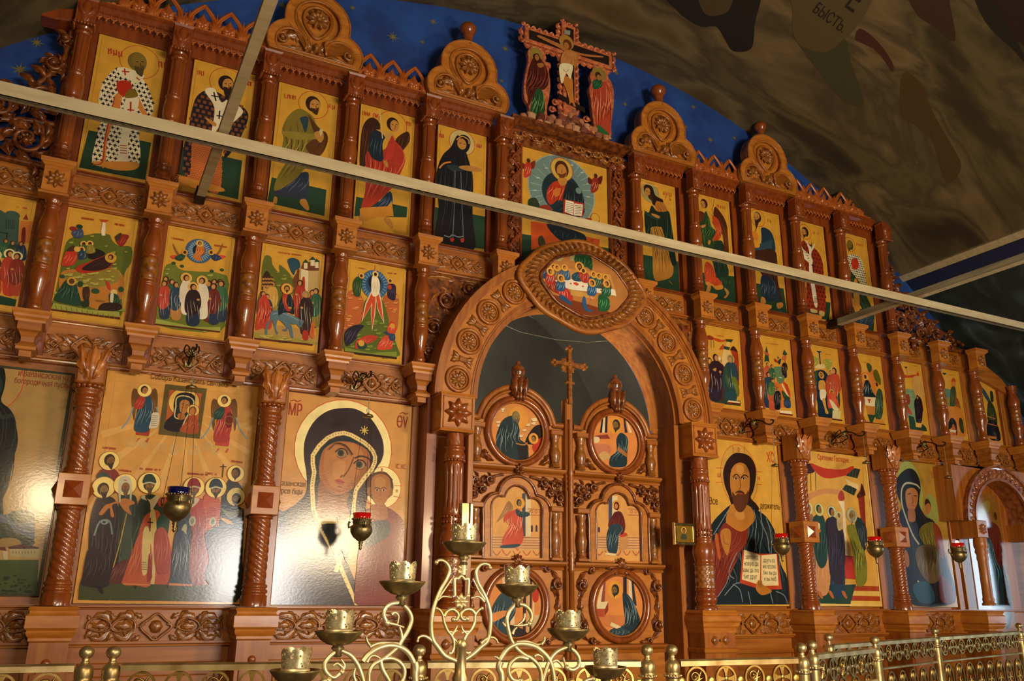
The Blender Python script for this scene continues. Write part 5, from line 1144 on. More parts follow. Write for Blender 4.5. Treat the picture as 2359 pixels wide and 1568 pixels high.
# ---- second row, left of the arch
def hills(p, col, hi, q, n=20, seed=1, w=30, h=12):
    """terraced rock: a slope with many small lit ledges"""
    P = p.p(col, q, 3); R = random.Random(seed); xs = [a[0] for a in p.pts(q)]; ys = [a[1] for a in p.pts(q)]
    for i in range(n):
        for _ in range(8):
            x, y = R.uniform(min(xs), max(xs)), R.uniform(min(ys), max(ys))
            if inside(P, *p.w(x, y)): break
        else: continue
        a = R.uniform(.6, 1.2); p.p(hi, [(x-w*a/2, y), (x+w*a/2, y-h*.3), (x+w*a/2-4, y+h*a), (x-w*a/2+5, y+h*a*.8)], 0); p.l('#2c2c12', 2.5, [(x-w*a/2, y+h*a), (x+w*a/2, y+h*a)], 0)
p = icon('feast_icon', 'small icon of a reclining mother on a red bed among green rocks', r2(-1, 4), Z5, margin=.02)
hills(p, '#5a6420', '#9a9a40', '460,560 500,470 640,440 700,430 790,440 810,480 860,520 950,530 950,640 900,720 880,900 860,1040 600,1010 380,980 400,860 430,720', 46, 4, 42, 15)
p.p('#b8752a', '440,720 560,690 860,700 880,900 700,980 560,900 440,860'); hills(p, '#8a7a2e', '#b0a44c', '480,720 820,690 850,780 640,830 470,760', 26, 8, 40, 14)
p.scrib(T1, 590, 322, 680, 335, 16, 21); p.scrib(T1, 830, 365, 900, 378, 16, 22)
p.p('#c8401f', '720,330 790,340 760,355 735,350', 0); p.p('#e8d8b8', '742,352 762,356 760,450 735,450 730,420', 0); p.p('#1c140c', '640,560 700,545 760,580 700,620 640,610')
p.p('#a82c14', '550,700 560,670 640,640 740,600 820,590 830,630 790,680 700,710 600,722'); p.robe('#2e1210', '590,690 660,640 750,600 810,590 815,640 760,690 660,705', '#5c3024', None, 4, 5); p.e('#cf9a34', 800, 610, 36); p.e('#3a1a10', 800, 605, 17, 20); p.e(SK, 796, 608, 10, 14)
for (x, y, c) in ((605, 510, '#3c5a30'), (650, 508, '#8a7a30'), (590, 550, '#20405a')): p.e('#d8a850', x, y, 22); p.e('#4a2410', x, y, 11, 13); p.robe(c, [(x-16, y+10), (x+18, y+10), (x+40, y+60), (x-20, y+70)], '#c8a860', None, 2, 4)
p.robe('#b8341c', '480,560 540,560 560,600 530,660 460,670 445,650', '#e88060', None, 4, 5); p.p('#4a2c18', '480,560 530,520 540,560'); p.e('#d8a850', 558, 548, 20)
p.robe('#8a2418', '880,440 930,450 920,480 880,530 835,480', '#c86040', None, 3, 4); p.p('#4a2c18', '830,460 870,430 880,450 850,490'); p.robe('#3a4a6a', '520,420 590,400 600,460 540,465', '#8a9ab0', None, 3, 4); p.e('#8a2418', 530, 400, 22, 16); p.e('#1f3a24', 575, 385, 20, 16)
p.robe('#1f4030', '480,770 540,765 560,830 585,950 500,945 405,920 400,890 440,820', '#4a7a58', '#0e2018', 5, 6); p.e('#cf9a34', 518, 780, 30); p.e('#5a3a1c', 518, 780, 18, 20)
p.robe('#3c2410', '600,830 640,820 650,870 630,930 600,900', '#6a4820', None, 3, 4); p.p('#24321c', '590,930 640,910 640,960 600,965'); p.e('#2a4a2a', 690, 850, 26, 20); p.e('#2a4a2a', 875, 838, 18, 20); p.e('#2a4a2a', 450, 745, 16, 14); p.e('#26401e', 580, 800, 18, 22)
p.robe('#b8341c', '765,780 790,790 800,840 780,830', None, None); p.e('#d8b870', 822, 860, 22); p.robe('#1f4030', '790,870 850,880 860,940 800,950', '#4a7a58', None, 4, 4); p.p('#d8c8a0', '800,870 820,870 815,930 795,925'); p.robe('#2a1410', '740,940 860,940 870,985 720,995', '#5a3420', None, 4, 4); p.e('#8a5a24', 725, 922, 30, 8)
p.p('#9a9a40', '385,935 640,985 860,1000 868,1040 370,985', 0); p.p('#5a1c0c', '370,978 868,1042 866,1055 370,990', 0)
for k in range(12): p.l('#5a6420', 4, [(400+38*k, 950+7*k), (410+38*k, 985+6*k)], 0)

p = icon('feast_icon', 'small icon of figures below a blue radiating disc carried by two angels', r2(-1, 3), Z5, margin=.02)
hills(p, '#6a7226', '#9aa044', '1200,660 1260,650 1330,700 1640,735 1620,960 1590,1140 1120,1090 1150,900 1180,720', 30, 5, 40, 14)
p.scrib(T1, 1240, 465, 1330, 482, 15, 23); p.scrib(T1, 1548, 518, 1640, 532, 15, 24)
p.e('#3a5a80', 1438, 560, 88); p.e('#4a6c90', 1438, 560, 70)
for k in range(28):
    a = 2*PI*k/28; p.l('#9ab0c4', 4, [(1438+45*math.cos(a), 560-45*math.sin(a)), (1438+80*math.cos(a), 560-80*math.sin(a))], 0)
p.e('#101c30', 1438, 555, 42); p.robe('#c8702a', '1425,515 1465,520 1480,570 1450,600 1460,625 1420,628 1395,600 1410,570', '#f0b070', '#8a3c10', 3, 5); p.e('#d8b050', 1443, 505, 24); p.e('#4a2410', 1443, 505, 12, 14); p.e(SK, 1445, 507, 7, 10)
for s_, x0, c in ((1, 1300, '#1f4030'), (-1, 1560, '#20305a')):
    p.p('#8a5a2c', [(x0-s_*50, 505), (x0-s_*20, 560), (x0+s_*10, 600), (x0-s_*10, 600), (x0-s_*40, 550)]); p.robe('#c8401f', [(x0-s_*70, 600), (x0-s_*30, 590), (x0+s_*10, 610), (x0-s_*40, 620)], '#f09060', None, 3, 4); p.robe(c, [(x0-s_*40, 610), (x0+s_*10, 580), (x0+s_*40, 590), (x0+s_*20, 625), (x0-s_*10, 630)], '#6a8a70', None, 3, 4); p.e('#cf9a34', x0+s_*35, 570, 20); p.e('#4a2410', x0+s_*35, 570, 10, 12)
for x, y in ((1255, 648), (1315, 670), (1530, 705), (1603, 697)): p.e('#2a4a2a', x, y, 13, 11)
R = random.Random(4)
for (x, y, c, c2, h_) in ((1200, 990, '#8a3c20', '#2c4858', 250), (1240, 1010, '#2c5a3c', '#a8501f', 250), (1190, 1040, '#b8402c', '#24344c', 270), (1270, 1050, '#24405a', '#b07a3c', 270), (1590, 1000, '#2c5a3c', '#243a4c', 240), (1550, 1010, '#8a5a2a', '#2c4030', 250), (1600, 1060, '#3c6a44', '#2a3a4c', 290), (1510, 1060, '#24344c', '#6a2418', 290), (1545, 1080, '#6a2018', '#24344c', 290)): p.mini(x, y, h_, c, c2, None, R.choice((-1, 1)))
p.mini(1345, 1010, 280, '#d8ccb0', '#e0d8c0', '#d8a850', 1, hr=38); p.mini(1460, 1040, 290, '#d8ccb0', '#e0d8c0', '#d8a850', -1, hr=38); p.mini(1395, 1090, 295, '#2a1216', '#1c2c48', '#d8a850', 1, '#2a1216', hr=36, wd=.20)
p.p('#9aa044', '1125,1050 1400,1110 1590,1110 1590,1145 1120,1090', 0); p.p('#5a1c0c', '1120,1085 1590,1140 1588,1150 1120,1095', 0)

p = icon('feast_icon', 'small icon of a rider on a blue-grey donkey before a walled town', r2(-1, 2), Z6, margin=.02)
p.scrib(T1, 440, 410, 610, 435, 13, 25)
hills(p, '#5c6422', '#8a8a3c', '345,440 390,445 400,500 450,560 450,500 520,560 560,640 580,720 480,720 420,880 300,880 330,700 320,560', 20, 6, 34, 13)
p.p('#3a1c10', '335,575 360,545 385,580 385,620 335,610'); p.p('#6a3c20', '545,620 575,560 580,530 595,540 592,600 600,700 570,700'); p.p('#24485a', '510,465 545,452 590,470 600,520 570,540 555,575 535,550 515,500')
p.p('#b89a60', '605,530 740,530 735,700 600,680', 0); p.p('#d8c8a0', '605,530 660,540 655,700 600,690', 0); p.p('#a8301c', '615,600 633,598 632,690 612,690'); p.p('#6a3a20', '605,530 620,490 740,470 735,545 660,545', 0)
for (x, y, w_) in ((640, 480, 22), (690, 460, 26), (720, 475, 20)): p.p('#24402c', [(x-w_, y+8), (x, y-18), (x+w_, y+8)], 0); p.p('#d8c8a0', [(x-w_*.6, y+8), (x+w_*.6, y+8), (x+w_*.6, y+50), (x-w_*.6, y+50)], 0)
p.p('#b08a4a', '270,980 460,940 690,1000 690,1080 270,1030'); hills(p, '#9a8a3a', '#b8a850', '275,990 680,1050 685,1080 275,1030', 16, 3, 40, 10)
for (x, y, c, c2) in ((340, 900, '#8a5a2a', '#3a4a2c'), (360, 880, '#b88a3a', '#3a4a2c'), (400, 870, '#c89a44', '#8a7a2c'), (330, 940, '#2c4a34', '#b8402c'), (360, 960, '#20384a', '#b83a24')): p.mini(x, y, 250, c, c2, None, 1)
for k in range(12): p.e('#b08040', 335+(k % 4)*20, 600+(k//4)*26, 11, 13); p.e('#4a2810', 335+(k % 4)*20, 594+(k//4)*26, 11, 7)
p.robe('#b83a24', '300,760 350,720 390,830 370,940 330,960 275,970 290,860', '#e88868', '#7a1c10', 6, 6)
for (x, y, c, c2) in ((690, 950, '#8a3020', '#2c3a4c'), (715, 940, '#2c5a3c', '#8a7a2c'), (600, 880, '#a83020', '#8a2c1c')): p.mini(x, y, 270, c, c2, None, -1)
p.mini(642, 1000, 310, '#2e1a1c', '#3a2024', '#cf9a34', -1, '#8a7a50', hr=26); p.p('#c8602c', '665,1000 695,900 700,1000 690,1040'); p.robe('#a83020', '620,980 655,985 655,1045 620,1040', None)
p.p('#56707e', '385,850 440,830 520,860 570,880 600,900 625,910 605,950 590,955 575,935 545,935 530,920 540,960 550,1030 530,1020 515,960 500,985 470,975 500,960 480,930 440,900 425,960 440,1000 425,1000 405,930 390,900 365,960 360,1005 345,1000 355,930 380,900')
p.l('#8a9eaa', 5, '400,860 460,850 540,880 590,910'); p.l('#33444e', 4, '440,840 450,880'); p.l('#33444e', 5, '590,905 600,940')
p.robe('#14202c', '500,700 530,720 550,780 555,860 520,850 480,850 440,865 450,780 475,720', '#4a5c74', None, 4, 5); p.robe('#a83420', '480,690 510,700 500,780 530,830 500,835 470,760', '#e07858', None, 2, 5); p.halo(503, 677, 40, '#d8a440', '#b04020', 3); p.head(503, 678, 23, SK, '#3a1c10', '#3a1c10', 0, .9); p.e(SK, 525, 815, 12, 8)
p.p('#5a1c0c', '270,1030 690,1075 688,1088 272,1042', 0)

p = icon('feast_icon', 'small icon of a white-robed figure in blue disc with red rays above rocks', r2(-1, 1), Z6, margin=.02)
p.scrib(T1, 1000, 520, 1075, 532, 12, 27); p.scrib(T1, 1230, 560, 1300, 568, 12, 28)
hills(p, '#b8602c', '#d88a48', '945,700 1000,690 1060,760 1050,900 1000,960 915,1000 920,820', 18, 7, 34, 12); hills(p, '#b8602c', '#d88a48', '1200,740 1250,720 1310,720 1310,900 1290,980 1220,920', 14, 9, 30, 12)
hills(p, '#55661f', '#7c8a30', '1070,760 1180,740 1230,860 1250,960 1300,1090 1290,1170 920,1130 930,1000 1010,960 1050,880', 34, 10, 36, 13)
p.e('#34608a', 1136, 645, 95, 105); p.e('#2a4c70', 1136, 645, 62, 72)
for k in range(26):
    a = 2*PI*k/26; p.l('#8aa8c0', 4, [(1136+66*math.cos(a), 645-70*math.sin(a)), (1136+90*math.cos(a), 645-100*math.sin(a))], 0)
p.e('#0c1424', 1136, 630, 45, 52); p.p('#d8885a', '1144,495 1152,560 1136,560', 0)
for q in ('1118,680 1140,690 1110,800 1040,920 1070,780', '1115,700 1150,700 1140,860 1118,980 1108,860', '1140,690 1165,680 1190,780 1205,930 1155,820'): p.p('#e8c8a0', q, 0)
for q in ('1118,700 1136,710 1108,800 1050,900 1076,790', '1120,710 1145,710 1134,860 1118,960 1112,860', '1143,700 1160,695 1182,780 1198,910 1158,815'): p.p('#c84a24', q, 0)
p.robe('#e8dcc0', '1120,585 1155,590 1175,640 1170,700 1150,730 1120,725 1112,660', '#b8a888', None, 5, 4); p.e('#e8c870', 1142, 572, 22); p.e('#3a2010', 1142, 572, 11, 13)
p.robe('#2a4a24', '1010,590 1050,600 1040,660 1030,730 990,720 980,640', '#6a8a50', None, 4, 4); p.e('#d8a850', 1042, 583, 20); p.e('#5a3a1c', 1040, 583, 11, 12); p.robe('#2a1c3c', '1240,640 1285,650 1290,700 1280,760 1235,740 1230,690', '#5a4a6c', None, 4, 4); p.e('#b83a24', 1245, 665, 14, 18); p.e('#d8a850', 1248, 620, 20); p.e('#4a2810', 1248, 620, 10, 12)
p.robe('#241c30', '950,960 1010,935 1060,945 1020,990 1000,1040 940,1090 920,1060 920,1000', '#5a5470', None, 5, 6); p.robe('#b83a24', '1000,1060 1040,1030 1090,1010 1160,1020 1120,1060 1060,1080 1000,1110', '#e88060', None, 5, 5); p.robe('#1f4034', '1010,1070 1060,1060 1080,1090 1060,1110 1020,1105', '#4c7a60', None, 3, 4); p.e('#cf9a34', 1040, 1070, 22)
p.robe('#c8452c', '1200,1020 1260,1020 1265,1100 1230,1115 1150,1110', '#f09878', None, 6, 6); p.robe('#24405c', '1200,990 1270,985 1285,1040 1250,1050 1230,1010', '#5a7a94', None, 3, 4); p.robe('#c8452c', '1265,910 1290,960 1280,1000 1230,990 1230,950', '#f09878', None, 3, 4); p.e('#cf9a34', 1265, 945, 18)
p.p('#7c8a30', '920,1100 1100,1140 1295,1130 1295,1175 920,1130', 0); p.p('#33140c', '915,1125 1298,1170 1296,1185 915,1138', 0)

p = icon('feast_icon', 'small icon of green towers above a crowd in red, cut by picture edge', r2(-1, 5), Z5, margin=.02)
p.scrib(T1, 118, 238, 195, 252, 16, 29); p.p('#3a5348', '-120,330 -60,250 0,260 50,290 90,270 130,290 140,340 130,540 -120,500', 0); p.e('#3a5348', 90, 300, 45, 32); p.p('#c8a040', '85,270 95,270 92,250', 0)
for k in range(5): p.l('#22362e', 6, [(45+14*k, 330), (45+14*k, 400)], 0)
p.l('#151c18', 5, '0,425 60,430', 0); p.l('#151c18', 5, '50,430 48,500', 0)
p.p('#c8702a', '150,340 235,345 225,500 130,520', 0); p.p('#8a2c1c', '165,330 190,290 205,335', 0); p.p('#6a1e14', '160,400 185,395 180,500 155,500')
for x, y, c in ((40, 500, '#2c5a3c'), (150, 520, '#22304c'), (90, 515, '#2a3c30')): p.robe(c, [(x-30, y), (x+30, y), (x+40, y+100), (x-40, y+100)], '#7a8a60'); p.e('#4a2810', x, y-14, 14, 17); p.e(SK, x+3, y-12, 9, 12)
p.mini(-30, 860, 300, '#5a2a20', '#b83a24', '#d8c88a', 1, hr=36); p.mini(70, 870, 320, '#a83a24', '#b83a24', '#e0d49a', 1, hr=36, wd=.2); p.mini(125, 870, 300, '#8a2c1c', '#b84428', '#e0d49a', -1, hr=34, wd=.2)
p.p('#1c3c24', '-120,850 120,910 110,960 -120,930', 0)

# ---- second row, right of the arch
p = icon('feast_icon', 'small icon of elders and mother before a columned porch with dark green ground', r2(1, 1), ZC2, margin=.02)
p.scrib(T1, 330, 790, 460, 815, 16, 31); p.p(GRN, '260,1600 430,1500 560,1620 540,1720 700,1700 700,1780 250,1730', 0)
p.p('#8a3018', '225,820 260,795 330,830 320,860 225,850'); p.l('#1c1410', 7, '288,860 290,970', 0); p.l('#1c1410', 7, '322,865 330,965', 0); p.p('#b84420', '330,830 440,860 500,850 480,880 400,890 340,865'); p.p('#d8b060', '520,860 550,900 545,960 490,950', 0)
p.p('#26402c', '505,850 600,855 570,895 490,880', 0); p.p('#26402c', '470,945 555,965 535,1005 455,985', 0); p.p('#b84420', '400,990 460,920 460,990'); p.p('#d8b878', '460,985 540,1005 580,1080 490,1400 500,1560 440,1500 440,1100', 0)
p.p('#9a3418', '570,1000 660,1030 680,1500 620,1340 590,1100'); p.p('#3a1810', '555,1000 600,945 660,1030 600,1010'); p.p('#c8a050', '240,1010 400,1010 420,1030 240,1040', 0)
p.mini(265, 1720, 620, '#26404a', '#b07a44', '#c8a050', 1, hr=52); p.mini(395, 1690, 600, '#3a1c20', '#4a2c24', '#c8a050', 1, hr=30); p.mini(350, 1690, 640, '#2c1620', '#2c2030', '#c8a050', 1, '#2c1620', hr=48); p.e('#d8c8a0', 405, 1120, 24, 28); p.p(SK, '310,1270 360,1250 350,1300')
p.mini(560, 1710, 640, '#26404a', '#24444c', '#b8a05a', -1, '#7a7050', hr=62); p.robe('#5a6a20', '590,1370 640,1400 680,1560 660,1650 600,1500 570,1420', '#8a9a40', None, 5, 5); p.robe('#2c4a2a', '480,1230 520,1300 540,1500 570,1600 500,1480 480,1350', '#7a8a40', None, 3, 5)
p.p('#e0c890', '530,1700 690,1720 690,1740 510,1725', 0); p.p('#6a2414', '520,1720 692,1742 692,1765 500,1745', 0)
p = icon('feast_icon', 'small icon of two dark spires, a river and tall robed figures', r2(1, 2), ZC2, margin=.02)
p.scrib(T1, 1040, 905, 1235, 930, 16, 32); p.p('#5c7a5a', '1120,1230 1280,1230 1300,1340 1260,1420 1130,1350', 0); p.p('#24402c', '1030,1160 1045,1000 1060,940 1080,1040 1100,1180 1070,1200', 0); p.p('#b85030', '1030,1020 1090,1050 1090,1080 1040,1060'); p.p('#24402c', '1280,1060 1305,995 1350,1060 1320,1080', 0)
p.p('#b86040', '1280,1080 1340,1080 1330,1140 1270,1140', 0); p.p('#24402c', '1210,1080 1235,1110 1215,1130', 0); p.robe('#9a2c1c', '1165,1120 1200,1140 1220,1180 1170,1160', None); p.robe('#26302c', '1220,1150 1260,1120 1250,1190 1225,1195', None)
p.mini(1310, 1380, 240, '#2a1216', '#221826', None, -1); p.mini(1070, 1500, 330, '#b85030', '#8a3020', '#cf9a34', 1); p.mini(1130, 1520, 320, '#2c5a3c', '#8a7a2c', '#c89040', 1); p.p('#c8702a', '1120,1480 1280,1400 1390,1560 1390,1800 1120,1800', 0)
p.p('#607a58', '1200,1340 1300,1360 1290,1450 1220,1460'); p.l('#e0e0d0', 10, '1235,1380 1270,1390'); p.p('#b8341c', '1290,1440 1350,1480 1390,1640 1360,1620', 0); p.p('#e0d0a0', '1275,1460 1365,1640 1350,1650 1265,1480', 0)
for (x, y, c, c2, h_) in ((1080, 1780, '#26404a', '#24344c', 480), (1150, 1820, '#c85a34', '#b85030', 430), (1130, 1700, '#3c6a34', '#a8502c', 300)): p.mini(x, y, h_, c, c2, None, 1)
p.mini(1210, 1820, 300, '#1c1c24', '#14141c', '#d8a850', 1, '#14141c', hr=24); p.robe('#24402c', '1270,1560 1350,1640 1385,1680 1300,1680', '#5a8a5c'); p.robe('#24405c', '1300,1690 1380,1690 1390,1800 1310,1790', '#6a8aa4', None, 6, 4); p.p(GRN, '1085,1830 1190,1840 1180,1880 1080,1860', 0); p.p('#e8d8b0', '1190,1840 1400,1850 1415,1900 1190,1870', 0); p.p('#6a2414', '1195,1868 1420,1895 1420,1915 1195,1890', 0)
p = icon('feast_icon', 'small icon of a bare figure standing in a dark blue river below a pale ray', r2(1, 3), ZC2, margin=.02)
p.scrib(T1, 1670, 1025, 1730, 1035, 15, 33); p.scrib(T1, 1880, 1060, 1950, 1068, 15, 34); p.p('#16283c', '1745,1010 1830,1020 1800,1040 1815,1200 1800,1200 1785,1045', 0); p.p('#d8c080', '1700,1210 1900,1200 1850,1260 1740,1250')
hills(p, '#9a9a3c', '#c4bc60', '1690,1090 1780,1110 1770,1200 1700,1240 1690,1200', 8, 12, 26, 12); hills(p, '#9a9a3c', '#c4bc60', '1850,1150 1920,1120 1970,1160 1960,1240 1900,1270', 8, 13, 26, 12)
p.p('#16283a', '1690,1350 1780,1280 1860,1290 1920,1380 1960,1600 2000,1800 1960,1960 1790,1940 1770,1760 1740,1600', 4); p.halo(1820, 1350, 48, '#c89a38', '#a8502c', 4); p.head(1818, 1350, 28, SK, '#3a1c10', '#3a1c10', 0, .8)
p.robe('#c89440', '1790,1430 1860,1430 1885,1540 1870,1570 1830,1560 1790,1560 1780,1500', '#e0b060', '#7a4c14', 4, 6); p.p('#e0d4b0', '1800,1560 1885,1565 1870,1680 1810,1690'); p.p('#c89440', '1830,1690 1870,1680 1890,1800 1920,1880 1880,1880 1860,1800')
for (x, y, c, c2, h_) in ((1950, 1700, '#a8402c', '#8a2c1c', 420), (2000, 1800, '#b84c30', '#2c3a30', 560), (1960, 1880, '#c84a34', '#24402c', 320)): p.mini(x, y, h_, c, c2, '#c8a050', -1)
p.robe('#c8502c', '1940,1570 2010,1640 2060,1760 2040,1830 1960,1720', '#f09070', None, 5, 6); p.p('#d8d0a0', '1930,1690 1980,1720 2060,1830 2000,1840 1960,1780'); p.p('#d0c890', '1975,1840 2090,1850 2080,1960 1970,1950', 0); p.p('#5a2014', '1960,1950 2110,1970 2110,1990 1960,1970', 0); p.p('#2a4a34', '1720,1340 1760,1300 1750,1600 1720,1560')
p = icon('feast_icon', 'small icon of three figures seated round a pale table with a red cup', r2(1, 4), ZC4, margin=.02)
p.scrib(T1, 165, 455, 220, 465, 11, 35); p.p('#3a4a24', '225,480 250,470 285,510 280,560 255,580 235,530'); p.p('#c8702a', '265,580 300,540 320,640 300,740 240,640', 3); p.p('#55581c', '300,570 340,545 385,650 380,720 320,660', 3)
p.p('#cf7a2c', '150,600 300,600 330,860 180,860', 3); p.e('#d8a440', 218, 630, 40); p.e('#4a2410', 212, 625, 20, 24); p.robe('#14242c', '205,680 250,670 300,800 330,860 220,855 185,830', '#b8c0a8', None, 6, 6); p.e('#cf8a34', 342, 720, 38); p.e('#4a2410', 342, 712, 18, 24)
p.p('#e0cca0', '185,850 340,860 320,960 215,945', 0); p.p('#b8341c', '235,878 275,880 262,900 265,918 248,918 250,900', 3); p.robe('#2c4a34', '350,770 400,790 415,960 390,1100 330,1100 320,940', '#8aa080', None, 6, 6)
p.p('#b8752a', '215,950 325,965 320,1050 240,1050', 0); p.p('#24401f', '235,1050 330,1055 290,1150 270,1150', 0); p.p('#c8862e', '330,1100 410,1110 430,1170 320,1130', 0); p.p('#5a2010', '200,1128 440,1160 440,1170 200,1140', 0)
p = icon('feast_icon', 'small icon of a tall shrouded figure before pale green walls', r2(1, 5), ZC4, margin=.02)
p.scrib(T1, 740, 500, 800, 510, 10, 36); p.p('#14242c', '650,510 690,512 672,535', 0); p.l('#14242c', 4, '675,530 690,595', 0); p.p('#b84420', '640,600 700,610 780,600 770,630 650,635'); p.p('#b84420', '790,600 805,560 820,600 815,640 795,640', 0); p.p('#24341c', '755,650 800,610 825,660', 0)
p.p('#7a9468', '675,760 780,770 820,1240 720,1230 660,900', 0); p.l('#4a6444', 4, '680,790 770,800', 0); p.l('#4a6444', 4, '685,850 770,860', 0); p.p('#a83420', '780,690 810,680 870,1000 850,1050 790,800', 0); p.p('#c89a50', '745,640 840,640 870,880 780,850', 3)
p.robe('#8a3420', '670,840 700,820 720,900 700,940 670,900', None); p.robe('#b8402c', '690,960 720,1000 740,1050 690,1030', None)
p.robe('#1c1220', '800,850 840,870 860,980 855,1080 840,1150 790,1145 770,1000 765,900', '#3c2c44', '#0c0810', 6, 6); p.e('#2a1a28', 802, 860, 22, 30); p.e(SK, 800, 862, 11, 16); p.p(GRN, '700,1060 760,1080 780,1160 850,1150 900,1200 910,1240 720,1235', 0); p.p('#d8a440', '780,1140 855,1150 840,1200 780,1190', 0)
p = icon('feast_icon', 'small icon of a figure rising from a dark cave below a domed tower', r2(1, 6), ZC4, margin=.02)
p.scrib(T1, 1165, 600, 1215, 610, 9, 37); p.p('#14242c', '1085,580 1125,585 1105,605'); p.p('#5a7a6a', '1090,750 1180,770 1170,860 1100,850', 0); p.p('#8a7a34', '1100,850 1170,860 1180,960 1120,960', 0); p.p('#b84420', '1180,680 1205,635 1235,680'); p.p('#c87a34', '1182,680 1235,680 1230,740 1185,740', 0)
p.robe('#3a4a2c', '1180,750 1225,740 1240,860 1220,960 1170,960 1170,840', '#8a8a4c', None, 4, 5); p.robe('#8a4420', '1230,860 1270,900 1300,1050 1260,1050 1230,960', '#c88a4c', None, 4, 5); p.p('#c87a2c', '1130,970 1280,980 1330,1120 1340,1300 1180,1290 1140,1100', 3); p.p('#14180f', '1150,1150 1170,1100 1205,1095 1240,1150 1250,1280 1220,1260 1190,1200 1155,1220'); p.e('#24342c', 1190, 1120, 14, 24); p.robe('#b85a34', '1195,1165 1220,1180 1240,1290 1190,1280', None); p.p('#e0c8a0', '1165,1220 1240,1230 1230,1255 1170,1245', 0); p.robe('#24381c', '1275,1090 1310,1120 1325,1260 1290,1240 1270,1160', '#5a6a34')
p = icon('feast_icon', 'narrow small icon with dark blue bow shape at the far right end', (5.245, 5.66, 3.285, 4.0), ZC4, margin=.02)
p.scrib(T1, 1560, 680, 1630, 690, 9, 38); p.p('#8a2c1c', '1500,700 1540,760 1560,840 1530,800'); p.p('#2c4a58', '1510,730 1570,790 1640,930 1650,1000 1590,900 1540,820'); p.robe('#1c3424', '1620,790 1650,800 1660,900 1630,900', None); p.robe('#26341f', '1600,900 1660,950 1700,1100 1690,1200 1640,1200 1590,1100', '#7a6a2c', None, 5, 5); p.p('#10141c', '1600,1120 1690,1140 1740,1340 1620,1330 1580,1240', 3); p.l('#c8762c', 8, '1590,1070 1680,1100', 0); p.l('#c8762c', 8, '1585,1150 1700,1180', 0); p.p('#b8702a', '1600,1290 1690,1300 1690,1330 1600,1320', 0)
# ---- great icons
GL = '#f2d67a'
p = icon('procession_icon', 'large icon of nine haloed saints standing below a framed mother image and two angels', (-3.453, -2.478, 1.545, 3.0), ZR2, margin=.0, boardcol='#d39a4a')
p.stroke('#b8823a', .0015, [(-3.40, 1.60), (-2.53, 1.60), (-2.53, 2.93), (-3.40, 2.93)], True)
R = random.Random(5)
for k in range(17):   # pale rays from the central image
    a = -PI*(.08+.84*k/16); x0, y0 = 1330, 460
    if k % 2 == 0: p.p('#dcaa5e', [(x0+150*math.cos(a), y0-150*math.sin(a)), (x0+150*math.cos(a+.05), y0-150*math.sin(a+.05)), (x0+620*math.cos(a+.07), y0-620*math.sin(a+.07)), (x0+620*math.cos(a-.02), y0-620*math.sin(a-.02))], 0)
for (x, y, rx) in ((950, 690, 60), (1040, 700, 50), (1180, 720, 45), (1260, 740, 60), (1400, 745, 60), (1500, 720, 45), (1560, 735, 60), (1640, 720, 50)): p.ring('#b0a878', x, y, rx*.55, 5); p.e('#cfa05a', x, y+10, rx*.5, 22)
for (hx, hy, s_, c1, c2, wl) in ((1045, 310, 1, '#24465c', '#a8341c', 1), (1620, 385, -1, '#a8342c', '#b84030', -1)):
    for w_ in (-1, 1):
        p.robe('#6a4218', [(hx+w_*30, hy+30), (hx+w_*75, hy-15), (hx+w_*95, hy+40), (hx+w_*90, hy+150), (hx+w_*75, hy+220), (hx+w_*60, hy+120)], '#8a6a3a', None, 4, 5)
        p.l('#7a98a8', 9, [(hx+w_*85, hy+120), (hx+w_*110, hy+200), (hx+w_*(165 if w_ == -s_ or True else 90), hy+275)])
    p.robe(c2, [(hx-40, hy+190), (hx+35, hy+200), (hx+30, hy+330), (hx-30, hy+335), (hx-65, hy+320)], '#e07858', '#7a1c14', 5, 5)
    p.robe(c1, [(hx-15, hy+45), (hx+45, hy+50), (hx+60, hy+150), (hx+40, hy+240), (hx+20, hy+300), (hx-75, hy+290), (hx-60, hy+170), (hx-45, hy+90)], '#6c8ca0' if s_ > 0 else '#e08868', '#10202c' if s_ > 0 else '#7a1c14', 7, 6)
    p.robe('#a8341c' if s_ > 0 else '#1f4034', [(hx-30, hy+45), (hx+5, hy+60), (hx-20, hy+130), (hx-70, hy+130), (hx-75, hy+90)], '#e07858' if s_ > 0 else '#5a8a70', None, 3, 5)
    p.p('#c8a040', [(hx-75, hy+322), (hx+30, hy+332), (hx+25, hy+345), (hx-75, hy+338)], 0); p.halo(hx, hy, 47, GL, '#a86a2a', 3); p.head(hx, hy, 28, '#a8703a', '#2c160c', None, s_*.5)
    for q in (-45, 20): p.p('#b8502c', [(hx+q, hy+345), (hx+q+15, hy+345), (hx+q-5+q*.3, hy+378), (hx+q-15, hy+372)], 0)
p.p('#d8ccb0', '1100,475 1150,480 1140,570 1100,585 1075,580 1090,530')
for k in range(6): p.l('#5a5040', 3, [(1100-2*k, 492+14*k), (1142-2*k, 496+14*k)], 0)
p.e('#6a1c14', 1655, 525, 26, 58); p.ring('#a87a3a', 1655, 525, 30, 3)
p.p('#5e5020', '1195,265 1495,298 1442,660 1145,628', 0); p.p('#b85a2c', '1222,305 1458,332 1418,620 1190,595', 0); p.e('#e8bc5a', 1330, 398, 103, 106); p.ring('#8a3a1c', 1330, 398, 104, 4); p.p('#c8743a', '1195,300 1222,305 1190,595 1145,600', 0); p.p('#5e5020', '1195,265 1224,300 1190,598 1145,628', 0); p.p('#5e5020', '1224,268 1495,298 1458,334 1222,305', 0)
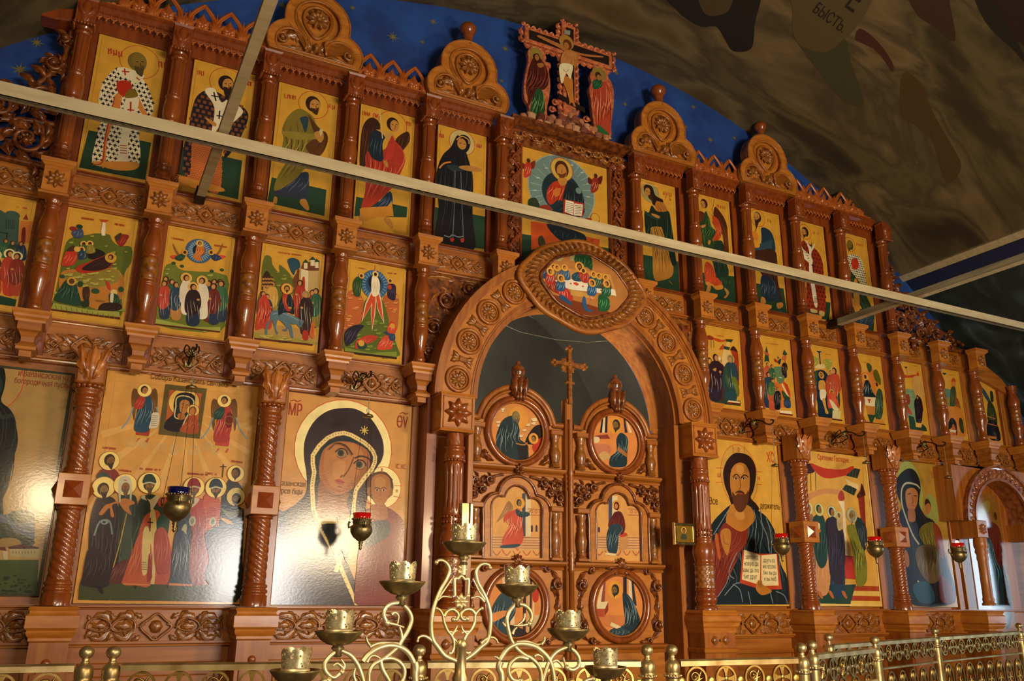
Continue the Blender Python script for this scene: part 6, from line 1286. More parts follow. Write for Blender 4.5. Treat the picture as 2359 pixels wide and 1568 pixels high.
p.robe('#1c1018', '1345,325 1400,345 1410,390 1400,430 1360,470 1350,520 1300,608 1190,590 1200,530 1250,480 1255,400 1280,340', None); p.l('#d8c488', 8, '1270,420 1275,370 1310,350 1370,360 1400,390 1390,430 1340,520 1305,605'); p.l('#d8c488', 8, '1272,420 1262,500 1305,520'); p.p('#14242c', '1280,400 1290,370 1350,360 1385,395 1370,460 1330,510 1280,500')
p.p('#b87838', '1300,400 1330,378 1365,392 1370,430 1350,465 1325,480 1300,460'); p.p('#a8682c', '1285,480 1330,480 1335,515 1290,520'); p.l('#3a1a0c', 4, '1312,410 1330,406'); p.l('#3a1a0c', 4, '1345,415 1362,418'); p.l('#8a5020', 4, '1342,415 1345,440 1338,444'); p.halo(1395, 455, 42, '#e8bc5a', '#8a3a1c', 3); p.e('#7a4a20', 1392, 458, 26, 32); p.e('#b87838', 1392, 462, 20, 25); p.robe('#a8481f', '1370,495 1420,500 1430,620 1300,605 1340,540', '#d88850', '#7a2c10', 5, 5)
p.txt('#3a1c10', 'Соборъ Казанскихъ святыхъ', 1375, 243, 42, .64)
for (x, y, wd_) in ((790, 727, 95), (905, 890, 90), (1085, 880, 150), (1430, 915, 150), (1525, 912, 80), (1712, 826, 80)): p.scrib(T1, x-wd_/2, y-4, x+wd_/2, y+6, 17, int(x), 3)
# saints: (halo x,y,r, robe colour, ...), drawn back to front; feet run into ZR7 space, y here in ZR2 space
def bis(col, q, hi, dk, n=6): return p.robe(col, q, hi, dk, n, 7)
bis('#7a2418', '740,880 800,870 850,900 860,960 820,1060 700,950 715,900', '#b05840', '#4a120c'); p.halo(790, 820, 68, GL, '#8a4a1c', 3); p.head(795, 820, 42, '#7c5428', '#33200f', '#33200f', .7)
p.p('#24403c', '700,945 740,900 800,940 760,960')
bis('#2c2420', '1650,960 1700,960 1750,1020 1760,1100 1650,1180 1600,1100', '#5a4c3c', None); p.halo(1702, 912, 60, GL, '#8a4a1c', 3); p.head(1700, 912, 38, '#7c5428', '#3a2412', '#4a3420', -.7, 1.1); p.l('#2c1810', 6, '1614,845 1606,940', 0); p.l('#2c1810', 6, '1592,862 1635,862', 0)
for col, q, hi, dk in (('#2a3024', '870,1080 950,1060 990,1110 985,1300 1000,1640 980,1830 800,1800 830,1500 850,1250', '#5c6450', '#14180f'), ('#2c1c20', '700,1090 760,1070 830,1100 860,1200 850,1400 860,1700 850,1840 640,1810 640,1500 650,1250', '#54424c', '#140c10')): bis(col, q, hi, dk, 8)
p.p('#3c4638', '905,1040 950,1050 950,1400 920,1780 860,1770 880,1400'); p.p('#c87a34', '860,1110 900,1090 960,1110 970,1130 930,1150 950,1210 900,1180 870,1140'); p.l('#b8963a', 7, '915,1200 870,1400 815,1600 790,1830', 0)
p.p('#c8782e', '790,1130 760,1140 715,1200 740,1210 790,1160 800,1220 825,1220 810,1140 860,1125 850,1110'); p.l('#7a8c88', 12, '680,1360 720,1260 790,1255 810,1350'); p.e('#8a9a94', 755, 1262, 26, 18); p.e('#3c4038', 752, 1262, 12, 9)
bis('#23301f', '1020,1090 1090,1060 1150,1090 1180,1150 1200,1300 1100,1400 1000,1500 960,1600 960,1300 980,1180', '#4c5c40', '#10180c'); bis('#b04a2a', '1030,1250 1090,1190 1150,1190 1200,1380 1240,1560 1240,1800 1190,1850 900,1810 960,1500', '#d87848', '#7a2a14', 8)
p.p('#c8b070', '1085,1190 1120,1190 1130,1400 1110,1750 1070,1750 1080,1400'); p.l('#1c1410', 8, '1085,1230 1082,1330', 0); p.l('#1c1410', 7, '1062,1262 1105,1266', 0); p.p('#c8b896', '1020,1090 1080,1120 1090,1180 1140,1110 1155,1090 1130,1070 1080,1100 1040,1070'); p.l('#1c1410', 7, '1050,1080 1075,1120', 0); p.p('#a83420', '1145,1095 1205,1080 1205,1130 1150,1150'); p.p('#1f4030', '1130,1260 1190,1180 1230,1190 1200,1400 1150,1400')
bis('#1c2c30', '1290,1080 1360,1060 1400,1100 1420,1250 1440,1400 1480,1700 1470,1840 1280,1830 1290,1500 1280,1250', '#6a7484', '#0a1218', 9); bis('#a83c30', '1370,1120 1420,1090 1470,1110 1480,1250 1500,1450 1510,1600 1440,1500 1390,1350', '#d87060', '#7a1f1a', 6)
p.p('#c8b896', '1330,1120 1400,1090 1440,1100 1380,1160'); p.l('#1c1410', 7, '1400,1080 1395,1130', 0); p.e('#b8b090', 1388, 1255, 24, 36); p.e('#7a8468', 1388, 1255, 12, 22); p.p('#b8b080', '1300,1340 1330,1280 1350,1300 1320,1440 1280,1430')
bis('#232a2c', '1590,1140 1650,1120 1740,1160 1760,1200 1750,1500 1740,1800 1560,1830 1560,1500', '#4a5458', '#0e1214', 8); bis('#b8502c', '1470,1080 1540,1070 1590,1110 1590,1200 1560,1400 1540,1560 1500,1500 1480,1300', '#e08850', '#7a2c14', 6); p.p('#a83420', '1500,1160 1560,1165 1555,1230 1500,1225'); p.p('#8a8a60', '1600,1165 1660,1190 1740,1170 1710,1220 1650,1230')
p.p('#cf9a34', '1590,1230 1640,1240 1680,1270 1660,1285 1620,1260'); p.e('#a8a880', 1535, 1260, 24, 34); p.e('#6a7450', 1535, 1260, 12, 22)
for (hx, hy, r, hair, beard, t_, mit) in ((748, 1012, 78, '#2c1a10', '#2c1a10', .5, None), (904, 992, 78, '#c4bea0', '#6a5a44', .3, 'hood'), (1078, 980, 77, '#1f2c28', '#5a4430', .3, '#26382c'), (1400, 1010, 74, '#8a1c1c', '#6a5440', -.2, '#8a1f20'), (1558, 1014, 74, '#1f2c34', '#2c1a10', -.2, '#22303c'), (1702, 1080, 66, '#2c1a10', '#2c1a10', -.6, None)):
    p.halo(hx, hy, r, GL, '#8a4a1c', 4); p.head(hx, hy+18, r*.58, '#86602f', hair if mit != 'hood' else '#c4bea0', beard, t_, 1.1)
    if mit == 'hood': p.p('#c4bea0', [(hx-45, hy+120), (hx-50, hy), (hx-35, hy-50), (hx, hy-65), (hx+35, hy-50), (hx+48, hy), (hx+45, hy+110), (hx+32, hy+100), (hx+32, hy-5), (hx, hy-15), (hx-32, hy-5), (hx-32, hy+110)], 3); p.l('#b0402c', 6, [(hx-12, hy-32), (hx+12, hy-30)], 0)
    elif mit: p.p(mit, [(hx-42, hy+5), (hx-45, hy-30), (hx-20, hy-62), (hx+20, hy-62), (hx+45, hy-28), (hx+42, hy+5)], 4); p.l('#b8b090', 11, [(hx-42, hy+8), (hx, hy-4), (hx+44, hy+8)])
p.ox, p.oy, p.s = ZR7
p.p('#3c4420', '620,490 900,480 1500,500 1830,480 1830,628 610,608', 0)
for q, c, h_, d_ in (('640,430 640,500 840,505 850,300 700,200', '#2c1c22', '#5a4a54', '#140c10'), ('855,440 850,475 950,475 990,300 880,360', '#5a2420', '#8a5a50', None), ('970,400 950,488 1060,500 1165,490 1175,200 1090,80', '#b0502e', '#d88050', '#7a2a14'), ('1210,380 1300,400 1330,250 1280,60 1200,100', '#9a3c2c', '#d07050', None), ('1320,430 1310,490 1490,500 1485,300 1440,100 1360,100', '#2c3a48', '#b8c0c8', '#10161c'), ('1470,280 1480,470 1590,485 1600,270 1560,60 1500,60', '#8a3c30', '#b87060', None), ('1600,80 1620,300 1590,440 1700,560 1830,560 1850,60', '#3a4046', '#6a7074', None)): p.robe(c, q, h_, d_, 8, 5)
p.p('#c8b070', '1110,80 1155,60 1165,250 1140,400 1100,390'); p.p('#8a2c1c', '1160,250 1180,430 1140,470 1145,330')
for k in range(4): p.l('#3a3020', 4, [(1100, 320+18*k), (1138, 322+18*k)], 0)
p.p('#c87840', '1310,480 1490,490 1490,505 1310,498', 0); p.p('#c87840', '955,480 1165,490 1165,500 955,492', 0); p.p('#1c1410', '745,500 790,520 800,565 770,550'); p.p('#1c1410', '1030,500 1060,505 1050,525'); p.p('#1c1410', '1290,490 1315,505 1300,518')
p.p('#d39a4a', '555,612 1850,628 1850,690 555,680', 0)
# veiled mother and child (great icon)
p = icon('mother_icon', 'large icon of a dark-veiled mother and child with gold-edged veil and bright halo', (-2.279, -1.352, 1.545, 2.985), ZR3, boardcol='#cf9650')
p.e('#c8502c', 762, 732, 362, 364); p.e('#f7e6a0', 762, 732, 356, 358); p.e('#c8502c', 1040, 1010, 143, 152); p.e('#f7e6a0', 1040, 1010, 138, 147)  # pale yellow halo paint stands in for gold leaf reflecting light
P = p.p('#2c1a22', '760,437 860,450 960,520 1030,640 1048,740 1030,820 985,880 950,940 930,1080 915,1160 960,1200 860,1240 700,1300 790,1560 860,1910 265,1880 255,1560 270,1200 330,1180 440,1110 485,1040 490,930 470,780 480,660 540,540 640,460', 5)
p.folds('#3c2a34', P, 9, 9, 3); p.folds('#170c12', P, 7, 9, 8)
p.p('#16262c', '760,640 840,665 930,730 965,790 945,860 850,1010 830,1240 780,1240 790,1000 640,1040 560,1240 560,860 560,760 640,690')
P = p.p('#a96430', '790,680 860,700 930,745 950,800 940,870 880,940 820,1020 740,1065 660,1050 600,990 580,900 590,800 620,730 700,682'); p.p('#8f5226', '600,960 640,1040 720,1075 800,1050 780,1120 790,1240 640,1250 562,1235 570,1100 575,1000'); p.p('#b87840', '640,720 700,690 800,690 870,720 900,780 880,860 820,960 740,1020 670,1000 620,900 615,800')
p.p('#c4884c', '690,830 770,830 740,960 680,930'); p.p('#99592a', '845,950 890,880 930,830 940,880 880,960 830,1015')
p.l('#4a2410', 14, '650,735 700,695 770,708 822,775'); p.l('#4a2410', 13, '838,800 880,785 935,800 955,830'); p.l('#6a3a18', 10, '832,790 800,870 760,930'); p.l('#7a4820', 12, '762,935 745,925 735,940'); p.l('#8a5428', 8, '640,740 690,700 760,715 815,785')
for (x, y, rx) in ((742, 762, 42), (875, 845, 38)):
    p.e('#a07c50', x, y+4, rx, 24, -.2); p.e('#2e3a34', x-5, y, 24, 25); p.e('#12100e', x-5, y, 12, 13); p.l('#2c140a', 9, [(x-46, y-6), (x-10, y-32), (x+30, y-22), (x+46, y+12)]); p.l('#7a4820', 6, [(x-36, y+24), (x, y+38), (x+38, y+22)])
p.p('#b04a34', '700,955 730,950 765,975 745,988 715,985 698,968'); p.l('#7a2c1c', 5, '695,958 725,968 762,974'); p.l('#7a4820', 6, '715,1005 745,1008')
edge = '#ecd690'
for q in ('540,1180 530,1000 545,900 535,780 640,655 760,618 860,660 940,715 985,790 960,880 845,1030 828,1200', '545,1180 560,1245 690,1480 850,1905', '560,1258 690,1262 750,1258', '770,1265 830,1215', '960,1258 1075,1256', '745,1490 700,1620'):
    p.l('#b88a3a', 36, q, 0 if len(q) < 40 else 2); p.l(edge, 30, q, 0 if len(q) < 40 else 2)
for q, n_ in (('540,1180 530,1000 545,900 535,780 640,655 760,618 860,660 940,715 985,790 960,880 845,1030 828,1200', 54), ('545,1180 560,1245 690,1480 850,1905', 24)):
    pp = catmull(p.pts(q), 12); st = max(1, len(pp)//n_)
    for k in range(0, len(pp), st): p.e('#8a4a2c', pp[k][0], pp[k][1], 4, 4, 0, 6)
P = p.p('#15222c', '600,1280 740,1280 760,1330 800,1400 780,1560 740,1460 690,1500 640,1380', 3); p.p('#a8682c', '710,1225 745,1250 775,1300 770,1350 740,1340 720,1300')
P = p.robe('#7c2a26', '920,1180 1000,1150 1060,1150 1130,1190 1190,1260 1200,1400 1195,1900 860,1900 850,1600 870,1440 880,1330', '#8f443c', '#571816', 9, 8); P = p.robe('#24323c', '940,1270 1080,1255 1070,1370 905,1440 900,1350', '#46586a', None, 5, 7); p.p('#7c2a26', '900,1190 960,1160 960,1240 900,1230')
p.p('#9c5c2c', '960,1140 1050,1130 1075,1200 1060,1240 960,1240 945,1200'); p.e('#5a3018', 1020, 1005, 102, 108); p.e('#8f5a2a', 942, 1040, 20, 32); p.e('#8f5a2a', 1095, 1045, 18, 30); p.p('#a8682f', '955,1010 960,950 990,920 1040,915 1085,945 1095,1010 1085,1070 1050,1130 1010,1140 970,1100'); p.e('#bc8044', 1020, 975, 42, 40)
for x in (998, 1045): p.e('#c8a47c', x, 1032, 15, 9); p.e('#1c1410', x, 1031, 7, 8); p.l('#3a1c0e', 5, [(x-20, 1020), (x, 1010), (x+20, 1022)])
p.l('#7a4820', 5, '1022,1030 1022,1065 1012,1072'); p.l('#b04a34', 8, '1008,1095 1035,1096', 0); p.l('#4a2410', 6, '920,1010 930,950 990,905 1060,905 1110,960')
for q in ('1035,870 1032,905', '1125,998 1175,1000', '1120,1075 1170,1085', '905,1105 950,1130'): p.l('#c8502c', 4, q, 0)
p.txt('#b03a24', 'о', 1035, 882, 22); p.txt('#b03a24', 'н', 1142, 1035, 32, .7)
p.e('#c8a040', 905, 600, 15)
for k in range(8): a = PI*k/4; p.l('#d8b45a', 7, [(905, 600), (905+32*math.cos(a), 600+34*math.sin(a))], 0)
p.txt('#a8322c', 'МР', 408, 455, 88, .55); p.txt('#a8322c', 'ΘV', 1180, 545, 88, .5); p.l('#a8322c', 6, '375,390 400,380 425,392 450,382', 3); p.l('#a8322c', 6, '1165,480 1185,470 1205,482 1222,474', 3); p.txt('#b8502c', 'IC XC', 1172, 862, 36, .6)
p.txt('#6a4420', 'казанская', 388, 985, 40, .72); p.txt('#6a4420', 'прсв бцы', 372, 1040, 42, .7)
# open-book figure (great icon, right)
p = icon('book_icon', 'large icon of a long-haired bearded figure holding an open lettered book', (1.352, 2.279, 1.56, 3.0), ZR5, boardcol='#d3a040')
p.e('#c8481f', 637, 455, 172, 226); p.k += 0
p.e('#c89c44', 637, 455, 168, 222)
for q in ('465,400 520,400', '468,505 522,500', '755,425 800,430', '758,520 800,518', '590,240 595,292', '675,240 672,292'): p.l('#b8401f', 4, q, 0)
p.raw('#c8481f', []); cx, cz = p.w(637, 455)
p.txt('#b03a1c', 'о', 632, 266, 40, .7); p.txt('#b03a1c', 'ω', 490, 450, 40, .7); p.txt('#b03a1c', 'н', 778, 474, 40, .7)
P = p.p('#2c150e', '640,290 710,315 750,380 758,460 740,560 720,615 760,660 780,700 740,720 700,680 600,700 560,600 530,520 520,430 545,350 590,300')
P = p.robe('#18242a', '590,660 700,650 760,700 830,750 890,850 905,960 940,1100 985,1200 995,1385 430,1390 540,1220 400,1000 410,900 440,800 520,710', '#5a7078', '#0a1114', 14, 9)
p.robe('#7c2a18', '540,790 660,850 700,820 690,950 640,1010 600,1100 560,1200 500,1300 430,1380 415,1100 400,1000 470,900', '#9c4a30', '#521509', 12, 8); p.p('#b85a24', '460,900 480,880 500,1040 485,1050'); p.l('#c8762c', 9, '540,790 650,855 735,790')
p.p('#b5742c', '560,700 590,660 700,670 740,720 745,780 700,820 655,850 580,820 540,780'); p.e('#c4883c', 640, 740, 50, 36); p.p('#b5742c', '500,870 520,840 560,840 578,880 570,960 550,1030 525,990 505,930'); p.l('#7a4418', 5, '520,880 530,940 560,950')
p.p('#b5762f', '585,400 630,362 680,375 708,430 712,520 700,600 680,660 640,680 600,650 575,560 570,470'); p.p('#5a2e14', '585,570 610,600 640,560 680,590 702,560 700,640 665,710 625,715 595,660'); p.e('#c68a40', 642, 410, 38, 34)
p.l('#2c140a', 8, '590,465 615,445 640,470'); p.l('#2c140a', 8, '648,470 675,450 702,466')
for x in (612, 668): p.e('#c8a070', x, 478, 17, 10); p.e('#16100c', x, 477, 8, 8); p.l('#2c140a', 4, [(x-20, 478), (x, 465), (x+20, 480)])
p.l('#7a4418', 7, '640,470 645,540 632,552'); p.l('#3a1a0c', 9, '610,580 640,565 672,582'); p.l('#a8442c', 7, '625,585 660,586', 0)
for q in ('790,700 800,800 840,900 850,1000', '830,760 860,850 870,960', '740,700 760,800 750,900 760,1000', '560,700 500,800 450,880', '560,1180 540,1240 480,1330', '620,1010 560,1150 600,1200', '590,1240 640,1280 660,1370', '530,1320 600,1240 640,1230', '900,1290 960,1320 985,1380', '860,1300 880,1380', '700,1290 720,1385'): p.l('#7c9098', 6, q)
p.p('#b8401c', '660,990 785,1020 910,1020 945,1275 800,1280 640,1230', 0); p.p('#e4cf9a', '672,990 788,1030 785,1245 655,1205', 0); p.p('#e4cf9a', '795,1030 905,1022 920,1248 795,1252', 0)
for k, w_ in enumerate(('заповед', 'новую да', 'вам да лю', 'бит друг')): p.txt('#2c1c10', w_, 725-3*k, 1045+47*k, 34, .66, -.18)
for k, w_ in enumerate(('другъ аз', 'же возлю', 'бих вы да', 'и вы люб')): p.txt('#2c1c10', w_, 850+3*k, 1068+45*k, 30, .66)
p.p('#b5742c', '770,1215 800,1215 805,1240 870,1285 840,1310 790,1315 755,1270'); 
for k in range(3): p.l('#6a3a14', 4, [(776+10*k, 1218), (780+9*k, 1262)], 0)
p.txt('#4a2412', 'ль Все', 425, 640, 52, .62); p.txt('#4a2412', 'держитель', 858, 678, 44, .58); p.txt('#c0441f', 'ХС', 862, 330, 70, .55); p.l('#c0441f', 5, '850,290 865,282 880,292', 2)
p.p('#d3a040', '425,1388 1000,1385 1005,1450 425,1450', 0)
p = icon('presentation_icon', 'large icon of robed elders meeting before an altar under red drapery', (2.478, 3.453, 1.56, 2.985), ZR5, boardcol='#d6a347')
p.txt('#c0441f', 'Сретение Господне', 1315, 335, 38, .6); p.ox, p.oy, p.s = ZR5
p.p('#3c1c1e', '1095,380 1170,370 1185,420 1150,440 1100,430'); p.p('#b8341c', '1150,365 1250,400 1380,410 1460,385 1450,430 1380,460 1270,475 1200,440'); p.p('#26332c', '1470,400 1512,410 1490,475 1405,455', 0); p.p('#26332c', '1405,520 1490,545 1465,600 1380,555', 0)
for k in range(4): p.l('#5a6a5c', 2.5, [(1420+20*k, 415+3*k), (1412+20*k, 455+5*k)], 0); p.l('#5a6a5c', 2.5, [(1395+20*k, 530+6*k), (1388+20*k, 560+9*k)], 0)
for x in (1125, 1152, 1187): p.l('#26342c', 6, [(x, 430), (x+3, 565)], 0)
p.p('#c88a54', '1120,600 1200,560 1300,548 1390,570 1385,600 1300,585 1200,600 1130,640'); p.p('#e0c48a', '1400,470 1440,500 1500,520 1500,560 1420,520', 0); p.p('#a83a34', '1375,560 1350,600 1360,635 1395,630 1395,600'); p.p('#e4d4ac', '1352,640 1395,640 1420,1040 1400,1050 1380,700', 0)
p.p('#4a1c18', '1520,510 1540,560 1545,600 1500,620 1485,600 1510,560'); p.p('#8a2c1c', '1495,620 1540,600 1560,1000 1530,900', 0); p.p(GRN, '1150,1250 1480,1240 1470,1310 1435,1400 1140,1392', 0)
for k in range(4): p.p('#a8401c' if k % 2 == 0 else '#e0b85a', [(1475-10*k, 1250+36*k), (1700, 1256+36*k), (1700, 1290+36*k), (1465-10*k, 1286+36*k)], 0)
p.p('#b02c14', '1395,1030 1490,1040 1495,1210 1400,1205', 0); p.p('#c8962e', '1400,1200 1500,1205 1500,1235 1402,1232', 0)
def big(x, y, hx, hy, c1, c2, hal, hair, h2, hi1='#4c6c6c', t_=1):
    w_ = 48; H = y-hy
    p.robe(c2, [(x-w_, y), (x-w_*.9, y-H*.5), (hx-w_*.6, hy+60), (hx+w_*.6, hy+60), (x+w_*.9, y-H*.5), (x+w_, y)], h2, None, 6, 5)
    p.robe(c1, [(hx-w_*.5, hy+38), (hx-w_, hy+100), (x-w_*1.1, y-H*.45), (x-w_*.2, y-H*.28), (x+w_*.8, y-H*.4), (hx+w_*.95, hy+110), (hx+w_*.45, hy+38)], hi1, '#0c1614', 6, 6)
    if hal: p.e(hal, hx, hy, 46); p.ring('#b8883a', hx, hy, 46, 3)
    p.head(hx, hy, 30, '#96652c', hair, None, t_)
big(1150, 1330, 1135, 690, '#8a6a4a', '#2c4c54', '#c8cc8a', '#2c1a10', '#8aa0a0'); big(1235, 1290, 1213, 700, '#1f4038', '#c88a54', '#c4c87e', '#1f4038', '#e8c490'); big(1345, 1310, 1305, 720, '#1e1a26', '#1f3850', '#b8c48a', '#2c1430', '#8aa4b8', '#3c3848')
p.robe('#2e2434', '1290,760 1330,760 1385,850 1400,1000 1395,1150 1380,1240 1300,1200 1275,1000 1270,850', '#4c4258', '#120c18', 7, 7); p.robe('#c4a870', '1340,760 1370,770 1385,830 1350,850', '#8a6a3a'); p.e('#c8cc8a', 1355, 740, 26); p.e('#8a5a2a', 1355, 742, 15, 18)
p.robe('#d8c898', '1185,800 1215,800 1215,850 1180,860', None); p.p('#b5742c', '1200,840 1225,850 1210,870')
p.robe('#7a7a2a', '1430,810 1500,830 1540,1000 1560,1180 1530,1250 1480,1230 1455,1000 1415,850', '#a8a84a', '#3c3c14', 9, 8); p.robe('#24343c', '1470,760 1530,780 1560,880 1540,1000 1490,880', '#5a7078', None, 5, 6); p.e('#b8b48a', 1448, 742, 50, 58); p.ring('#8a8a5a', 1448, 742, 52, 3); p.head(1450, 745, 36, '#8a6a3a', '#8a8468', '#9a9478', -1, 1.6)
for x, y in ((1210, 1290), (1290, 1290), (1385, 1290)): p.p('#b5622c', [(x-12, y), (x+10, y), (x+30, y+50), (x+10, y+45)], 3)
p.stroke('#e8c06a', .010, [(2.478, 1.575), (3.44, 1.575), (3.44, 2.98)]); 
p = icon('dark_mother_icon', 'large glossy icon of a dark-robed mother with green halo holding a child', (3.63, 4.53, 1.56, 2.99), ZR6, boardcol='#a8802e')
p.e('#98a050', 545, 350, 112, 182); p.e('#8c9448', 680, 480, 66, 100)
p.robe('#121822', '525,218 580,240 610,330 600,440 640,520 700,560 740,700 790,850 830,1068 520,1068 480,800 450,640 440,540 490,470 460,380 460,280', '#2a3444', '#06080c', 10, 7)
p.l('#a8a890', 12, '605,345 580,320 520,310 490,350 490,440 520,540 560,640 600,700'); p.p('#a86a34', '515,360 560,340 590,370 590,430 570,480 545,490 520,450'); p.p('#94582a', '530,480 570,480 575,550 535,550'); p.l('#2c140a', 6, '530,380 548,374'); p.l('#2c140a', 6, '565,390 585,392'); p.l('#6a3a18', 5, '555,385 562,430 552,436'); p.l('#a8442c', 6, '548,452 570,454')
p.robe('#6a6024', '620,580 690,560 730,640 720,800 660,740 600,640', '#9a9044', '#33300f', 6, 6); p.robe('#7c3018', '690,560 740,620 760,780 720,760 700,660', None); p.e('#33180c', 655, 450, 28, 40); p.p('#a86a34', '640,450 665,440 672,480 655,510 640,490'); p.robe('#5a4a2c', '590,720 680,700 730,760 740,900 680,950 620,900 580,800', '#9a8a5a', None, 9, 5)
p.l('#b8b080', 12, '590,930 620,965 640,940'); p.p('#24485a', '560,960 660,940 700,1060 600,1066'); p.p('#5a1c14', '730,900 800,950 830,1060 740,1060'); p.e('#94582a', 520, 790, 24, 55); p.scrib('#a86a3c', 665, 240, 700, 260, 30, 40)
p.txt('#8a4420', 'ІС', 687, 265, 34, .6)
p = icon('monk_icon', 'large icon of a black-robed figure above a small monastery, cut by left picture edge', (-4.60, -3.637, 1.585, 2.95), ZR2, boardcol='#a9854a')
p.txt('#8a2a1c', 'и Валаисэская чудо', 345, 208, 44, .62, -.0); p.txt('#8a2a1c', 'богородичная пустынь', 330, 262, 42, .60, -.0)
p.e('#c8362c', -120, 235, 253, 253); p.e('#b08c4e', -120, 235, 247, 247); P = p.robe('#0f1212', '-200,80 0,130 40,200 30,300 10,390 90,470 130,660 100,800 60,1000 20,1100 0,1250 -300,1250 -300,200', '#2c3434', '#050606', 10, 8); p.p('#20302c', '-10,200 20,260 0,330 -40,300'); p.l('#26302e', 30, '-60,420 10,500 90,490')
p.ox, p.oy, p.s = ZR7
p.p('#3c4c22', '-200,300 300,300 285,600 -200,600', 0); p.p('#4c5a6c', '-200,-60 60,-50 240,-40 270,0 260,180 200,200 0,100 -200,60', 3); p.p('#2c3820', '60,-50 150,-90 250,-70 260,-20 150,20'); p.p('#26301c', '-100,0 60,20 120,80 260,150 250,180 120,180 -100,100', 3); p.p('#8a6e34', '0,140 100,130 160,160 150,200 0,200', 3); p.p('#4a1c16', '60,200 160,180 300,200 300,215 70,215', 0); p.p('#a89868', '75,215 310,215 300,290 80,270', 0)
for k in range(8): p.l('#6a5c3c', 5, [(100+24*k, 232), (100+24*k, 252)], 0)
p.p('#b8a884', '20,230 60,235 60,300 30,300', 0); p.p('#5a1c16', '0,200 40,200 50,230 0,225', 0)
R = random.Random(8)
for k in range(40): x, y = R.uniform(-80, 240), R.uniform(420, 590); p.e('#232c18', x, y, R.uniform(8, 26), R.uniform(5, 12), 0, 8)
p.stroke('#3c3a26', .012, [(-4.59, 2.94), (-3.645, 2.94), (-3.645, 1.59), (-4.59, 1.59)])
# side door figure behind the side arch
p = icon('side_door_icon', 'dark icon of a standing blue and red robed figure within the side arch', (4.80, 5.36, .9, 2.72), ZR6, y=-.038, boardcol='#8a5a20')
p.p('#8a7a2c', '980,460 1040,420 1050,480 1000,520'); p.robe('#5a1c14', '1050,560 1110,600 1130,760 1120,860 1060,800 1030,660', '#8a3a28', None, 4, 6); p.robe('#16343e', '1010,600 1060,680 1090,800 1140,900 1140,1100 1040,1068 1020,800', '#5a98a8', '#081418', 8, 7); p.p('#1c0f0a', '1120,800 1180,1000 1190,1180 1150,1230 1140,1000'); p.e('#7a5a20', 1080, 520, 26, 40); p.e('#4a2410', 1085, 520, 16, 26)
# ---- panels of the double doors and the oval supper
def dpanel(label, outline, z, y, bc, parent_loc):
    t = thing('door_icon', label, 'icon', (0, 0, 0)); cs = outline
    obj('board', G().ext(cs, y+.0004, y+.012), ICB, t)
    p = Paint(z, y); p.parent = t; p.cx = p.cz = 0; p.raw(bc, cs); p.out = cs; ICONS.append(p); return p
def clip_circle(p, cx, cz, r):
    def cl(P): 
        o = []
        for a, b in P:
            d = math.hypot(a-cx, b-cz)
            o.append((a, b) if d <= r else (cx+(a-cx)*r/d, cz+(b-cz)*r/d))
        return o
    p.cl = cl
YD = -.012
def build_stuff(p, q): pass
OR_ = '#d98a48'; PK = '#c4785a'; PALE = '#e0cba0'
p = dpanel('round door panel of a stooping old writer in dark blue, upper left medallion', circ(-.468, 2.87, .232, 40), ZR4, YD, OR_, None); clip_circle(p, -.468, 2.87, .230)
hills(p, '#d08e4c', PALE, '530,400 640,370 640,500 560,560 530,480', 8, 2, 30, 14); hills(p, '#d08e4c', PALE, '740,480 800,440 850,500 800,560 740,620 700,560', 12, 3, 32, 16); p.p('#1c1210', '740,620 800,520 860,520 860,640 800,640'); p.p('#b8341c', '790,640 860,590 850,700 800,690')
p.e('#e09a40', 695, 460, 72); P = p.robe('#1c3038', '600,470 660,450 700,520 705,600 750,640 755,740 640,740 560,680 550,590 570,520', '#7a98a0', '#0a1418', 10, 6); p.p('#1c1820', '690,640 755,640 745,740 710,740'); p.e('#e09a40', 795, 598, 36); p.head(795, 600, 20, '#9a7040', '#2c1a10', None, -.5); p.head(683, 458, 34, '#8a7444', '#6a6450', '#5a5444', .8, .8, True); p.l(SK, 8, '680,630 730,640 755,625')
p = dpanel('round door panel of a reading apostle in blue, upper right medallion', circ(.468, 2.87, .232, 40), ZR4, YD, OR_, None); clip_circle(p, .468, 2.87, .230)
for x, c in ((1230, '#1c2430'), (1262, '#1c2430'), (1395, '#2c2c38'), (1425, PALE), (1245, PALE)): p.p(c, [(x, 440), (x+18, 440), (x+18, 560), (x, 560)], 0)
p.p('#8a3c30', '1200,580 1280,570 1300,600 1200,600', 0); p.p(PK, '1180,640 1290,640 1290,700 1180,720'); p.e('#e09a40', 1330, 510, 56); P = p.robe('#1c3440', '1370,560 1415,600 1410,700 1400,780 1300,780 1300,720 1340,680 1340,600', '#7a98a4', '#0a141a', 8, 6); p.p('#a86a3c', '1350,650 1415,700 1405,720 1345,675', 0); p.p('#c8a468', '1210,720 1260,680 1300,720 1230,750'); p.p(PALE, '1190,590 1225,590 1225,620 1195,625'); p.head(1337, 512, 34, '#8a6a3c', '#3a3424', '#3a3424', -.6, 1.1)
def ogp(s): return [(s*.468+a, b+1.895) for a, b in OPI]
